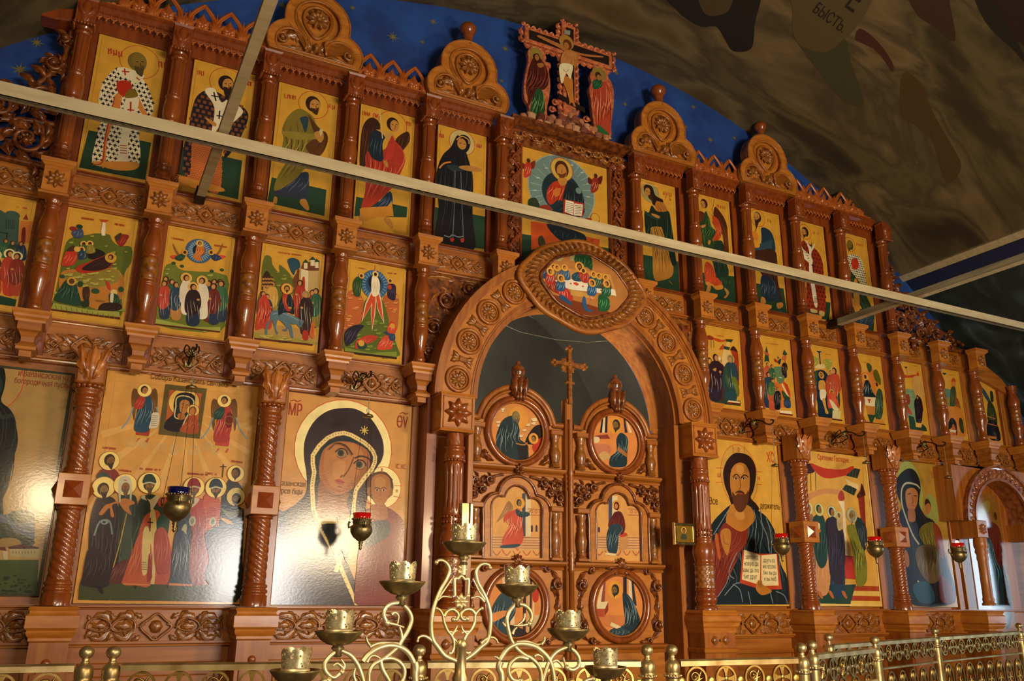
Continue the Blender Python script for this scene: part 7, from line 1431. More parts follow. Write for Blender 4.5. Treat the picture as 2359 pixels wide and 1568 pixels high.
for s in (-1, 1):
    p = dpanel('arched door panel of a winged angel in coral robe striding right' if s < 0 else 'arched door panel of a seated woman in blue and dark red', ogp(s), ZR4, -.010, '#d9a05a', None); p.rect = (s*.468-.221, s*.468+.221, 1.896, 2.42) if s < 0 else (s*.468-.221, s*.468+.221, 1.896, 2.42)
    xo = 520 if s < 0 else 1198; W_ = 330 if s < 0 else 300
    p.p('#cfa870', [(xo, 1240), (xo+W_, 1245), (xo+W_, 1330), (xo, 1325)], 0)
    for k in range(5): p.l('#a85a50', 5, [(xo, 1245+17*k), (xo+W_, 1250+17*k)], 0)
    for k in range(5): p.l('#a8584c', 7, [(xo+8+W_*k/5, 1335), (xo+W_*(k+.5)/5, 1365), (xo-8+W_*(k+1)/5, 1337)], 4)
    a = .66 if s < 0 else .36
    p.p('#4a4a58', [(xo+W_*a-18, 960), (xo+W_*a+5, 955), (xo+W_*a+5, 1240), (xo+W_*a-18, 1240)], 0); p.p(PALE, [(xo+W_*a+5, 940), (xo+W_*a+40, 940), (xo+W_*a+40, 1240), (xo+W_*a+5, 1240)], 0)
    for k in range(3): p.ring('#a8584c', xo+W_*.8+28*k, 1078, 9, 4)
    p.l('#b07048', 6, [(xo+W_*.72, 1060), (xo+W_, 1064)], 0); p.l('#b07048', 6, [(xo+W_*.72, 1100), (xo+W_, 1102)], 0)
    if s < 0:
        for x in (785, 815): p.p('#4a3440', [(x-7, 1210), (x-7, 1175), (x, 1162), (x+7, 1175), (x+7, 1210)], 0)
        p.robe('#9a7044', '640,1010 620,1020 590,1080 550,1150 600,1110 660,1060', '#c8a070', None, 4, 5); p.robe('#c8503c', '660,1070 700,1060 720,1110 725,1190 730,1250 700,1300 600,1300 590,1260 630,1180 640,1120 600,1150 610,1090', '#f0a080', '#9a3020', 9, 6)
        p.robe('#26404c', '680,1060 720,1080 765,1080 765,1105 720,1115 685,1100', '#5c7c88', None, 3, 4); p.l(SK, 9, '760,1085 785,1065 800,1060'); p.p('#2c4450', '585,1300 700,1290 690,1310 590,1318'); p.p('#c86a4c', '590,1320 605,1345 600,1355 585,1330'); p.p('#c86a4c', '675,1315 700,1325 690,1335'); p.halo(705, 1022, 38, '#e0a040', '#b86a30', 2); p.head(702, 1022, 23, '#8a6a44', '#2c2c30', None, .8)
    else:
        p.p('#4a3440', '1218,1210 1218,1185 1225,1175 1232,1185 1232,1215', 0); p.p('#c48c58', '1360,1220 1415,1225 1415,1320 1360,1340', 0); p.p('#b8442c', '1360,1225 1400,1215 1410,1235 1370,1245'); p.robe('#5c1c1c', '1330,1080 1370,1080 1395,1140 1395,1200 1370,1230 1350,1180 1300,1190 1285,1160 1310,1110', '#8a3c34', None, 6, 5); p.robe('#26404e', '1300,1170 1360,1160 1380,1200 1355,1240 1340,1350 1285,1340 1275,1240', '#7c9aa4', '#10202a', 7, 5); p.p(PALE, '1270,1345 1345,1355 1330,1368 1265,1360', 0); p.halo(1341, 1036, 32, '#e0a040', '#b86a30', 2); p.e('#5c1c1c', 1341, 1040, 22, 28); p.e(SK, 1338, 1042, 13, 17)
p = dpanel('round door panel of a blue-cloaked writer behind a brass dish, lower left', circ(-.468, 1.555, .232, 40), ZR8, YD, OR_, None); clip_circle(p, -.468, 1.555, .230)
for x, c in ((1450, PALE), (1480, '#8a4c44'), (1510, PALE), (1590, '#2c2430'), (1625, '#c8a878'), (1650, '#2c2430'), (1690, PALE)): p.p(c, [(x, 440), (x+24, 440), (x+24, 850), (x, 850)], 0)
p.p('#b8341c', '1640,560 1670,500 1680,600 1650,620'); p.p('#c8b080', '1620,700 1700,700 1690,800 1600,760', 0); p.e('#e09a40', 1545, 560, 62); P = p.robe('#24404e', '1460,560 1530,580 1540,680 1500,760 1540,830 1420,820 1390,760 1395,660', '#7c9aa8', '#10202a', 8, 7); p.p(OR_, '1400,690 1480,670 1480,700 1400,740'); p.p('#2a2024', '1500,760 1580,780 1620,830 1540,850'); p.head(1530, 575, 34, '#8a6a3c', '#4a4434', '#4a4434', .8, 1.0)
p = dpanel('round door panel of a stooping bearded writer at a red box, lower right', circ(.468, 1.555, .232, 40), ZR8, YD, OR_, None); clip_circle(p, .468, 1.555, .230)
for x, c in ((2030, PALE), (2055, '#8a4c44'), (2190, '#2c2430'), (2225, '#d8c8a8'), (2250, '#2c3038')): p.p(c, [(x, 470), (x+22, 470), (x+22, 640), (x, 640)], 0)
p.p('#c87a44', '2020,700 2200,700 2200,800 2020,790', 0); p.p(PALE, '2040,620 2100,615 2080,660 2020,660', 0); p.p('#b04a34', '2020,660 2080,660 2075,710 2020,710', 0); p.p('#8a3428', '2080,660 2100,620 2100,670 2078,705', 0); p.e('#e29a3c', 2142, 545, 55); P = p.robe('#1f333e', '2190,560 2240,600 2290,720 2280,800 2200,830 2110,830 2110,790 2190,760 2200,720 2190,640', '#7c98a4', '#0c181e', 9, 7); p.robe('#2a424e', '2110,790 2170,770 2230,800 2200,835 2120,825', '#8aa4ac', None, 5, 5); p.p(PALE, '2120,740 2180,770 2150,780 2110,760', 0); p.head(2140, 550, 33, '#7c6038', '#2a2c24', '#2a2c24', -.7, 1.0)
# oval supper
t = thing('supper_icon', 'oval painted scene of haloed diners at a long white table above the arch', 'icon', (0, 0, 0))
OVC, OVR = (0.0, 4.085), (.40, .262)
ovp = [(OVC[0]+a, OVC[1]+b) for a, b in oval((OVR[0], OVR[1]), 64)]
obj('board', G().ext(ovp, -.3415, -.332), ICB, t)
p = Paint(Z7, -.342); p.parent = t; p.cx = p.cz = 0
def clo(P):
    o = []
    for a, b in P:
        u, v = (a-OVC[0])/(OVR[0]*.985), (b-OVC[1])/(OVR[1]*.985); d = math.hypot(u, v); th = math.atan2(v, u); k = (1+.035*math.cos(4*th)+.02*math.cos(8*th))
        o.append((a, b) if d <= k else (OVC[0]+(a-OVC[0])*k/d, OVC[1]+(b-OVC[1])*k/d))
    return o
p.cl = clo; p.raw('#b5773c', ovp); ICONS.append(p)
p.p('#c88f4c', '860,440 1300,520 1340,640 860,560', 0); p.robe('#1f4a2c', '1060,380 1170,400 1180,490 1140,470 1090,480', '#4a8a54', None, 6, 6); p.p('#a8a870', '940,375 975,380 975,430 945,430', 0); p.p('#a8a870', '1030,380 1065,385 1060,430 1035,430', 0); p.p('#7a3a1c', '850,640 1100,700 1300,770 1100,790 900,720', 3)
p.p('#e6dcc4', '935,540 1040,550 1240,590 1330,620 1340,660 1240,640 1050,620 950,590', 0); p.p('#c89848', '1040,620 1200,650 1200,680 1040,655', 0)
for k in range(7): p.e('#b8442c', 1000+40*k, 570+9*k, 7, 5)
p.e('#c84a2c', 1075, 580, 20, 9)
for (x, y, c) in ((890, 470, '#24486a'), (925, 470, '#a8341c'), (950, 475, '#7a5a44'), (1000, 475, '#3a5a80'), (1190, 520, '#24506a'), (1225, 530, '#2c5a4a'), (1270, 540, '#5a3a34')):
    p.robe(c, [(x-22, y+12), (x+22, y+14), (x+36, y+78), (x-36, y+70)], '#b8c0b0', None, 4, 4); p.e('#dca040', x, y, 23); p.e('#4a3018', x, y-2, 11, 13); p.e(SK, x+3, y+2, 8, 10)
p.robe('#24485c', '1050,520 1110,500 1130,560 1060,560', '#6a8aa0', None, 4, 5); p.robe('#a8342c', '1090,490 1150,510 1160,570 1110,565', '#e08a6a', None, 4, 5); p.e('#dca040', 1097, 470, 34); p.head(1097, 470, 20, '#9a6a38', '#33180c', '#33180c', 0, .8); p.e('#dca040', 1125, 495, 20); p.e('#4a3018', 1122, 495, 11, 12)
for (x, y, c, c2, f) in ((905, 500, '#b83424', '#8a2c1c', 1), (975, 545, '#24507a', '#b8342c', 1), (1180, 575, '#2a5a8a', '#8a4a24', -1), (1275, 580, '#1f5a34', '#2c7a44', -1)):
    p.robe(c2, [(x-20, y+55), (x+30, y+60), (x+40*f+35, y+115), (x+45*f+20, y+150), (x-10, y+110)], '#f0a080', None, 5, 6); p.robe(c, [(x-24, y+16), (x+18, y+14), (x+28, y+60), (x+10, y+85), (x-30, y+75)], '#9ac0d0', None, 4, 5); p.e('#dca040', x, y, 27); p.e('#3a2414', x, y, 14, 16); p.e(SK, x+4*f, y+3, 9, 11)
p.p('#24507a', '975,650 1030,690 1050,720 1020,710 970,680'); p.p('#2a5a8a', '1120,670 1135,670 1150,740 1190,760 1140,760 1115,720'); p.robe('#1f5a34', '1230,650 1290,680 1290,750 1230,760 1220,700', '#6ac07a', None, 5, 5)
# crucified figure and mourners (painted wood)
p = Paint(Z3, -.132); p.parent = bpy.data.objects['crucifix']; p.cx = p.cz = 0; ICONS.append(p)
p.e('#a87a30', 643, 305, 52); p.p('#a86a34', '630,375 590,345 530,315 470,285 430,262 450,255 520,285 600,320 650,345 700,370 780,390 900,405 895,415 790,408 735,400 725,440 715,480 700,500 690,470 610,465 620,420'); p.p('#b87a40', '620,375 700,380 715,400 705,440 690,475 605,465'); p.folds('#7a4420', p.pts and [p.w(*a) for a in p.pts('620,380 710,385 700,475 605,465')], 5, 4, 2)
p.p('#b8742c', '605,560 680,560 690,650 695,700 700,740 710,770 695,765 680,740 650,770 665,740 645,660 620,600'); p.p('#e4d6ac', '595,465 685,470 680,540 670,570 640,530 615,600 600,580'); p.l('#8a7850', 4, '620,500 640,520 660,500'); p.e('#5a3014', 650, 322, 32, 36); p.e('#a86a34', 643, 330, 18, 24); p.p('#8a9080', '628,215 672,222 668,255 628,245', 0)
def mourner(nm, lab, out, x_, drawer):
    t = thing(nm, lab, 'carved figure', (0, 0, 0)); q = Paint(Z3, -.115); P = [q.w(*a) for a in catmull(q.pts(out), 5, True)]
    obj('board', G().ext(P, -.113, -.07, .006), XR, t); cx, cz = sum(a[0] for a in P)/len(P), sum(a[1] for a in P)/len(P); q.parent = t; q.cx = q.cz = 0; drawer(q); ICONS.append(q)
def dm(q):
    q.e('#8a7a34', 425, 395, 44, 52); q.robe('#4a1712', '430,400 470,440 500,490 515,560 505,620 470,650 430,640 400,700 372,760 362,700 350,620 370,500 400,420', '#8a4430', '#220806', 8, 7); q.robe('#23492a', '430,640 470,660 485,740 480,830 440,860 385,840 390,740', '#6a9a5c', '#0e2012', 7, 7); q.p('#3a120e', '400,400 430,385 450,410 455,450 420,460'); q.e('#9a6430', 430, 415, 15, 22); q.p('#9a6430', '430,460 470,455 480,475 450,490')
def dj(q):
    q.e('#8a7030', 880, 530, 52, 48); q.robe('#a8402a', '850,620 920,590 950,640 965,720 960,830 955,970 870,950 850,850 835,720', '#e08a60', '#6a1c10', 9, 8); q.robe('#1f4a30', '840,580 890,570 900,620 870,640 840,640 830,610', '#4a8a5a', None, 4, 5); q.p('#2c5a34', '870,900 945,960 940,980 870,950'); q.e('#3a1c0e', 872, 545, 22, 26); q.e('#9a6430', 878, 560, 16, 20); q.p('#c8842e', '835,945 960,990 950,1005 850,975')
mourner('mourning_woman', 'carved painted figure of a mourning woman in dark red, left of the cross', '395,332 440,340 480,370 500,410 495,440 525,450 535,480 520,510 530,600 522,700 505,780 500,860 440,865 380,850 372,760 340,700 338,600 355,500 370,420 365,370', -1, dm)
mourner('mourning_youth', 'carved painted figure of a mourning youth in red, right of the cross', '870,470 915,480 945,520 950,560 975,600 990,680 985,780 970,900 968,985 900,970 850,920 830,800 820,700 808,640 825,590 815,540 835,500', 1, dj)
# ---- lettering: one curve object turned into mesh per line
from mathutils.geometry import delaunay_2d_cdt
def glyphs(body):
    """outline of a line of text, filled by a constrained triangulation; centred, size 40"""
    cu = bpy.data.curves.new('lettering', 'FONT'); cu.body = body; cu.align_x = 'CENTER'; cu.align_y = 'CENTER'; cu.size = 40; cu.resolution_u = 3; cu.fill_mode = 'NONE'
    o = bpy.data.objects.new('tmp', cu); C.objects.link(o); dg = bpy.context.evaluated_depsgraph_get(); dg.update(); me = bpy.data.meshes.new_from_object(o.evaluated_get(dg)); bpy.data.objects.remove(o)
    V = [Vector((v.co.x, v.co.y)) for v in me.vertices]; E = [tuple(e.vertices) for e in me.edges]; bpy.data.meshes.remove(me)
    vs, es, fs, *_ = delaunay_2d_cdt(V, E, [], 0, 1e-4); out = []
    for f in fs:
        cx = sum(vs[i].x for i in f)/len(f); cy = sum(vs[i].y for i in f)/len(f); r = False
        for i, j in E:
            p, q = V[i], V[j]
            if (p.y > cy) != (q.y > cy) and cx < (q.x-p.x)*(cy-p.y)/(q.y-p.y)+p.x: r = not r
        if r: out.append(tuple(f))
    return [(v.x, v.y) for v in vs], out
def letters(p, col, s_, c, h, sq, shear):
    V, fs = glyphs(s_); k = h/.72/40; p.k += 1; y = p.y-.00004*p.k-.0004
    g = G().add([(c[0]-p.cx+v[0]*k*sq, y, c[1]-p.cz+v[1]*k) for v in V], fs); g.col = [lin(col)]*len(fs); return obj('lettering', g, PAINT, p.parent)
SHEAR0 = TEXTS
for (p, col, s_, c, h, sq, sh) in TEXTS: letters(p, col, s_, c, h, sq, sh)
for p in ICONS:
    if p.g.v:
        p.g.v = [(v[0]-p.cx, v[1], v[2]-p.cz) for v in p.g.v]; p.build(p.parent)
# writing on the vault scroll
for s_, px, py, hh in (('БЫСТЬ.', 1912, 42, 27), ('Е', 1970, 2, 60)):
    V, fs = glyphs(s_); th = math.radians(36); k = hh/.72/40; vs = []
    for v in V:
        a, b = v[0]*k*.62, v[1]*k; vs.append(atv(px+a*math.cos(th)+b*math.sin(th), py+a*math.sin(th)-b*math.cos(th), RV-.006))
    g = G().add(vs, fs); obj('lettering', g, mat('scroll_ink', '#1c140c', .8), bpy.data.objects['ceiling'])
# ------------------------------------------------------------------ steel tie bars
xa, za = at(0, 204, -1.13); xb, zb = at(2359, 752, -1.13)
t = thing('tie_bar', 'long cream-painted steel bar running level across the whole screen', 'bar', (0, -1.13, 0))
g = G(); g.add([(-5.40, -.012, za-.043), (-5.40, .012, za-.043), (-5.40, .012, za+.043), (-5.40, -.012, za+.043), (5.40, -.012, zb-.036), (5.40, .012, zb-.036), (5.40, .012, zb+.036), (5.40, -.012, zb+.036)], [(0, 1, 2, 3), (7, 6, 5, 4), (0, 4, 5, 1), (1, 5, 6, 2), (2, 6, 7, 3), (3, 7, 4, 0)])
obj('web', g, CREAM, t)
g = G(); g.add([(-5.40, -.012, za-.043), (-5.40, .035, za-.043), (-5.40, .035, za-.037), (-5.40, -.012, za-.037), (5.40, -.012, zb-.036), (5.40, .035, zb-.036), (5.40, .035, zb-.030), (5.40, -.012, zb-.030)], [(0, 1, 2, 3), (7, 6, 5, 4), (0, 4, 5, 1), (1, 5, 6, 2), (2, 6, 7, 3), (3, 7, 4, 0)]); obj('flange', g, GREYST, t)
for s, x, lab in ((-1, -3.035, 'grey steel rod crossing in front of the blue-cloaked bishop icon'), (1, 3.105, 'grey-brown steel rod reaching the end bishop icons at right')):
    t = thing('tie_rod', lab, 'rod', (x, 0, 0)); obj('bar', G().box(-.026, .026, -12.0, -.13, 4.275, 4.335, .004), GREYST, t)
    obj('bracket', G().box(-.034, .034, -.16, -.035, 4.26, 4.345, .004), IRON, t); obj('lit_edge_strip', G().box(-.030, .030, -12.0, -.13, 4.268, 4.275), CREAM, t)  # cream strip along the bottom paints the rod's lit edge

# ------------------------------------------------------------------ hanging oil lamps and their brackets
def lampmesh(glass):
    b = G().lathe([(.001, -.118), (.008, -.112), (.012, -.104), (.006, -.098), (.013, -.090), (.008, -.083), (.016, -.074), (.012, -.066), (.028, -.055), (.050, -.038), (.066, -.012), (.070, .012), (.064, .030), (.054, .038), (.054, .045), (.058, .052), (.056, .066), (.060, .072)], seg=28)
    r = G()
    for k in range(22): a = 2*PI*k/22; r.ball(.059*math.cos(a), .059*math.sin(a), .074, .006, 6)
    e = G()
    for k in range(3):
        a = 2*PI*k/3+.5; e.tube([(.060*math.cos(a), .060*math.sin(a), .03), (.082*math.cos(a), .082*math.sin(a), .02), (.084*math.cos(a), .084*math.sin(a), .045), (.078*math.cos(a), .078*math.sin(a), .06)], .007, 6)
    gl_ = G().lathe([(.050, .05), (.054, .08), (.058, .112), (.056, .112), (.051, .08), (.046, .05)], seg=24)
    return [('bowl', M(b, BRASSD)), ('beading', M(r, BRASS)), ('ear', M(e, BRASSD)), ('glass', M(gl_, glass))]
LR, LB = lampmesh(REDGL), lampmesh(BLUEGL)
for (x, z, zd, top, ms, sc, bx_, lab) in ((-2.972, 2.095, 2.846, 3.10, LB, 1.16, -3.02, 'hanging brass oil lamp with dark blue glass, over the procession-of-saints icon'), (-1.818, 2.015, 2.783, 3.07, LR, 1.04, -1.86, 'hanging brass oil lamp with red glass before the great mother and child icon'),
        (1.845, 2.035, 2.724, 3.10, LR, 1.0, 1.80, 'hanging brass oil lamp with red glass beside the open book icon'), (2.965, 2.05, 2.835, 3.10, LR, 1.04, 2.92, 'hanging brass oil lamp with red glass before the presentation icon edge'),
        (4.085, 2.035, 2.778, 3.10, LR, 1.04, 4.04, 'hanging brass oil lamp with lit red glass at far right beside side arch')):
    y = -.42; t = thing('hanging_lamp', lab, 'lamp', (x, y, z))
    for n_, me in ms: obj(n_, me, None, t, sc=(sc, sc, sc))
    g = G(); zz = zd-z; g.lathe([(.001, .024), (.006, .022), (.010, .016), (.030, .010), (.036, .004), (.036, -.006), (.032, -.008), (.001, -.008)], 0, 0, zz, 20); obj('canopy', g, BRASSD, t)
    g = G()
    for k in range(3):
        a = 2*PI*k/3+.5; g.tube([(.030*math.cos(a), .030*math.sin(a), zz), (.080*sc*math.cos(a), .080*sc*math.sin(a), .055*sc)], .0014, 4)
    obj('chain', g, IRON, t)
    g = G(); g.tube([(0, 0, zz+.02), (0, 0, top-z)], .0025, 5); g.tube([(.012*math.cos(a), 0, zz+.04+.016*math.sin(a)) for a in np.linspace(0, 2*PI, 10)], .002, 4); obj('cord', g, GREYST, t)
    if x > 4: obj('flame', G().ball(0, 0, .115*sc, .018, 10, 1.3), mat('lamp_flame', '#ff8866', .5, emit='#ff9080', es=9), t)
    t = thing('lamp_bracket', 'wrought scrolled bracket carrying the '+' '.join(lab.split()[4:7]).replace('with ', '')+f' lamp {"over the saints" if x < -2.5 else "over the veiled mother" if x < 0 else "over the open book" if x < 2 else "over the presentation" if x < 3.5 else "at the side arch"}', 'bracket', (x, 0, top), sc=(.75, 1, .62))
    g = G(); g.tube(catmull([(0, -.03, -.02), (0, -.10, .05), (0, -.2, .10), (0, -.30, .06), (0, -.36, .0), (0, -.42, -.01), (0, -.44, .03), (0, -.41, .05)], 4), .009, 6)
    g.tube(catmull([(0, -.06, -.04), (0, -.16, -.05), (0, -.24, .0), (0, -.2, .06), (0, -.14, .03)], 4), .007, 6)
    for q in (-1, 1): g.tube(catmull([(q*.01, -.10, .03), (q*.06, -.14, .08), (q*.05, -.19, .13), (q*.015, -.17, .10)], 4), .006, 6)
    obj('scroll', g, IRON, t)
    g = G()
    for k in range(5):
        a = PI*(k+.5)/5; g.leaf([(0, .02), (.03*math.cos(a), .02+.05*math.sin(a)), (.055*math.cos(a), .02+.10*math.sin(a))], .014, .02, -.20, 2, 1, 6, 4)
    obj('leaf_spray', g, BRASSD, t)['kind'] = 'stuff'; obj('wall_plate', G().box(-.03, .03, -.035, -.022, -.05, .03, .003), BRASSD, t)
# small framed icons on the portal columns
(xa, za), (xb, zb) = at(1552, 1203, -.36), at(1601, 1256, -.36)
t = thing('small_framed_icon', 'small gilt-framed face icon hung on the right portal column', 'icon', ((xa+xb)/2, -.36, (za+zb)/2)); w_, h_ = abs(xb-xa)/2, abs(za-zb)/2
SIL = noisy('silver_gilt', '#a89060', '#d8c898', (20, 20, 20), .25, 1)
g = G()
for a in ((-w_, -h_, w_, -h_+.022), (-w_, h_-.022, w_, h_), (-w_, -h_+.022, -w_+.022, h_-.022), (w_-.022, -h_+.022, w_, h_-.022)): g.box(a[0], a[2], -.012, .02, a[1], a[3], .005)
obj('frame', g, SIL, t); obj('plate', G().box(-w_+.02, w_-.02, -.002, .02, -h_+.02, h_-.02), mat('gilt_plate', '#b89030', .3, .8), t)
q = Paint(ZR4, -.3635); q.parent = t; q.cx, q.cz = t.location.x, t.location.z
q.e('#c8a848', 1783, 1200, 22); q.e('#3a1c10', 1783, 1202, 13, 18); q.e('#96652c', 1783, 1204, 8, 12); q.p('#3a4030', '1765,1235 1775,1222 1792,1222 1802,1238 1802,1262 1765,1260', 0)
q.g.v = [(v[0]-q.cx, v[1]+.36, v[2]-q.cz) for v in q.g.v]; q.build(t)
(xa, za), (xb, zb) = at(1060, 1168, -.36), at(1084, 1212, -.36)
t = thing('small_framed_icon', 'small brass framed icon seen edge-on at left portal column above the candles', 'icon', ((xa+xb)/2, -.36, (za+zb)/2), (0, 0, .0)); w_, h_ = abs(xb-xa)/2, abs(za-zb)/2+.03
obj('frame', G().box(-w_, w_*.4, -.03, .02, -h_, h_, .004), BRASS, t); obj('rim', G().box(w_*.35, w_, -.045, .02, -h_, h_, .006), SIL, t)
t = obj('sagging_wire', G().tube([(*at(px, py, -.1)[:1], -.1, at(px, py, -.1)[1]) for px, py in ((1148, 742), (1200, 765), (1280, 782), (1350, 788), (1400, 785))], .0022, 5), GREYST); t['label'] = 'thin wire sagging across the opening above the double doors'; t['category'] = 'wire'

# ------------------------------------------------------------------ brass altar rail
post_parts = [('ball', M(G().lathe([(max(1e-5, .031*math.sin(PI*i/14)), -.028*math.cos(PI*i/14)) for i in range(15)], seg=24), BRASS)), ('neck', M(G().lathe([(.018, -.045), (.020, -.040), (.013, -.036), (.016, -.028), (.012, -.02)], seg=14), BRASS)),
    ('collar', M(G().lathe([(.040, -.125), (.040, -.115), (.034, -.11), (.038, -.10), (.038, -.070), (.033, -.056), (.024, -.048), (.018, -.042)], seg=20), BRASS)),
    ('shaft', M(G().lathe([(.036, -.80), (.036, -.42), (.040, -.41), (.034, -.40)]+[(.034+(.003 if k % 2 else 0), -.40+.0125*k) for k in range(18)]+[(.034, -.122)], seg=20), BRASS))]
g = G()
for k in range(18): a = 2*PI*k/18; g.ball(.041*math.cos(a), .041*math.sin(a), -.118, .0055, 6)
post_parts.append(('beading', M(g, BRASSL)))
def rail_post(px, py, y, lab):
    x, z = at(px, py, y); t = thing('rail_post', lab, 'post', (x, y, z))
    for n_, me in post_parts:
        o = obj(n_, me, None, t)
        if n_ == 'shaft': o.scale = (1, 1, (z-.5)/.80)
    return Vector((x, y, z))
FLATB = noisy('brass_cast', '#8f7436', '#b8995a', (14, 14, 14), .38, 1)
def ring_mesh(kind):
    g = G(); R = .062
    g.ext([(R*math.cos(2*PI*i/28), R*math.sin(2*PI*i/28)) for i in range(28)], -.006, .006, hole=[((R-.010)*math.cos(2*PI*i/28), (R-.010)*math.sin(2*PI*i/28)) for i in range(28)])
    if kind == 0:
        for k in range(4):
            a = PI/2*k; c, s_ = math.cos(a), math.sin(a); P = [(.006, .004), (.030, .008), (.050, .017), (.050, -.017), (.030, -.008), (.006, -.004)]
            g.ext([(p[0]*c-p[1]*s_, p[0]*s_+p[1]*c) for p in P], -.005, .005)
        g.dome(0, 0, .012, -.004, .005, 10)
    else:
        scroll(g, -.012, .010, .026, 1.1, .3, 1, .006, .0, .002, 16); g.leaf([(-.02, -.045), (.01, -.02), (.015, .015), (.03, .04)], .012, .008, -.002, 1, 1, 8, 4, .2); g.leaf([(.0, -.04), (.02, -.03), (.04, -.02)], .010, .008, -.002, 1, 1, 6, 4, .2); g.leaf([(-.01, -.01), (.02, 0), (.042, .01)], .009, .008, -.002, 1, 1, 6, 4, .2)
    return M(g, FLATB)
RG = [ring_mesh(0), ring_mesh(1)]
lk = M(G().dome(0, 0, .022, -.004, .006, 14).ext([(.022*math.cos(2*PI*i/14), .022*math.sin(2*PI*i/14)) for i in range(14)], -.005, .005), FLATB)
def oval_mesh():
    g = G(); g.ext([(.085*math.cos(2*PI*i/28), .13*math.sin(2*PI*i/28)) for i in range(28)], -.006, .006, hole=[(.074*math.cos(2*PI*i/28), .118*math.sin(2*PI*i/28)) for i in range(28)])
    g.tube([(0, 0, -.11), (0, 0, .03)], .006, 6)
    for q in (-1, 0, 1): g.leaf([(0, .02), (q*.02, .06), (q*.035, .10)], .014, .01, -.003, 2, 1, 7, 4, .2)
    for q in (-1, 1): scroll(g, q*.035, -.03, .028, 1.2, PI/2, q, .006, 0, .002, 16)
    return M(g, FLATB)
OVM = oval_mesh()
def rail(A, B, lab, n0=0, big=False, drop=.060):
    d = B-A; L = math.hypot(d.x, d.y); t = thing('altar_rail', lab, 'railing', (A.x, A.y, A.z-drop), (0, 0, math.atan2(d.y, d.x)))
    sl = d.z/L; q0 = .04; q1 = L-.04
    def bar(nm, z0, h, dp, m):
        g = G(); P = [(-dp, z0-h), (-dp*1.0, z0+h*.5), (-dp*.5, z0+h), (dp*.5, z0+h), (dp, z0+h*.5), (dp, z0-h)]; n = len(P)
        g.add([(q0, p[0], p[1]+q0*sl) for p in P]+[(q1, p[0], p[1]+q1*sl) for p in P], [(i, (i+1) % n, n+(i+1) % n, n+i) for i in range(n)]+[tuple(range(n))[::-1], tuple(range(n, 2*n))]); obj(nm, g, m, t)
    bar('handrail', 0, .016, .020, BRASS); bar('lower_bar', -.185, .008, .012, BRASS); bar('foot_bar', -.50, .008, .012, BRASS)
    n = max(1, round((L-.1)/.162)); p = (L-.1)/n
    for k in range(n):
        x = .05+p*(k+.5); r = obj('ring', RG[(k+n0) % 2], None, t, (x, 0, -.080+x*sl)); 
        if k < n-1: obj('link', lk, None, t, (x+p/2, 0, -.090+x*sl))
    obj('link', lk, None, t, (.05, 0, -.090)); obj('link', lk, None, t, (L-.05, 0, -.090+L*sl))
    m = max(1, round((L-.1)/.20)); p = (L-.1)/m
    for k in range(m): obj('oval', OVM, None, t, (.05+p*(k+.5), 0, -.335))
PT = {}
for k, (px, py, y, lab) in enumerate(((200, 1502, -1.67, 'brass ball-topped rail post, left one of the pair before the procession icon'), (262, 1502, -1.70, 'brass ball-topped rail post, right one of the pair before the procession icon'), (966, 1498, -2.03, 'brass rail post beside the left foot of the candelabrum lyre'), (1490, 1497, -2.30, 'brass rail post just right of the candelabrum before the right door leaf'),
        (1547, 1497, -2.30, 'brass rail post below the right portal column'), (1845, 1492, -2.36, 'brass rail post, nearer of the close pair below the open book icon'), (1869, 1486, -2.14, 'brass rail post, farther of the close pair below the open book icon'), (1908, 1468, -1.34, 'squat brass rail post behind the close pair'),
        (2014, 1474, -1.73, 'brass rail post at the bright bent end below the presentation icon'), (2153, 1453, -.75, 'brass rail post under the dark mother icon'), (2347, 1441, -.42, 'small brass rail post at the right picture edge'))): PT[px] = rail_post(px, py, y, lab)
far = PT[200]+Vector((-1.3, .05, 0)); 
rail(far, PT[200], 'brass rail with ringed crosses at the lower left corner', 1); rail(PT[262], PT[966], 'long brass rail with rings below the saints and mother icons', 1); rail(PT[966], PT[1490], 'brass rail behind the candelabrum before the double doors', 0)
rail(PT[1547], PT[1845], 'brass rail with rings below the open book icon', 1); rail(PT[1869], PT[2014], 'brass rail section bending away, bright under the presentation icon', 1); rail(PT[1908], PT[2153], 'far brass rail section with large ovals below presentation icon', 0); rail(PT[2153], PT[2347], 'far brass rail section with ovals at the lower right corner', 1)

# ------------------------------------------------------------------ candelabrum
YK = -3.4; ZK1 = (620, 1370, 6.2079); ZK2 = (960, 1300, 5.85); ZK3 = (1120, 1280, 5.4444)
def kp(z, q, n=4, dy=0): return [(lambda a: (a[0], YK+dy, a[1]))(at(z[0]+x/z[2], z[1]+y/z[2], YK)) for x, y in catmull([tuple(map(float, p.split(','))) for p in q.split()], n)]
x0, z0 = at(1064, 1560, YK)
t = thing('candelabrum', 'tall polished brass seven-dish candelabrum with scrolled arms and lyre centre', 'candelabrum', (0, 0, 0))
def kt(nm, z, q, r=.0065, taper=1.0, dy=0):
    P = kp(z, q, 5, dy); n = len(P); g = G().tube(P, [r*(1-(1-taper)*i/n) for i in range(n)], 10); g.ball(*P[-1], r*taper*1.5, 8); return obj(nm, g, BRASSL, t)
kt('lyre_arm', ZR8, '1210,985 1160,965 1110,940 1070,890 1038,840 1030,760 1040,680 1060,610 1090,540 1125,480 1142,430 1128,390 1100,368 1075,368 1062,380', .0085, .6); kt('lyre_arm', ZR8, '1190,985 1235,965 1280,935 1330,890 1372,850 1387,770 1387,690 1370,620 1345,560 1312,500 1302,440 1322,400 1350,388 1378,395 1386,412', .0085, .6)
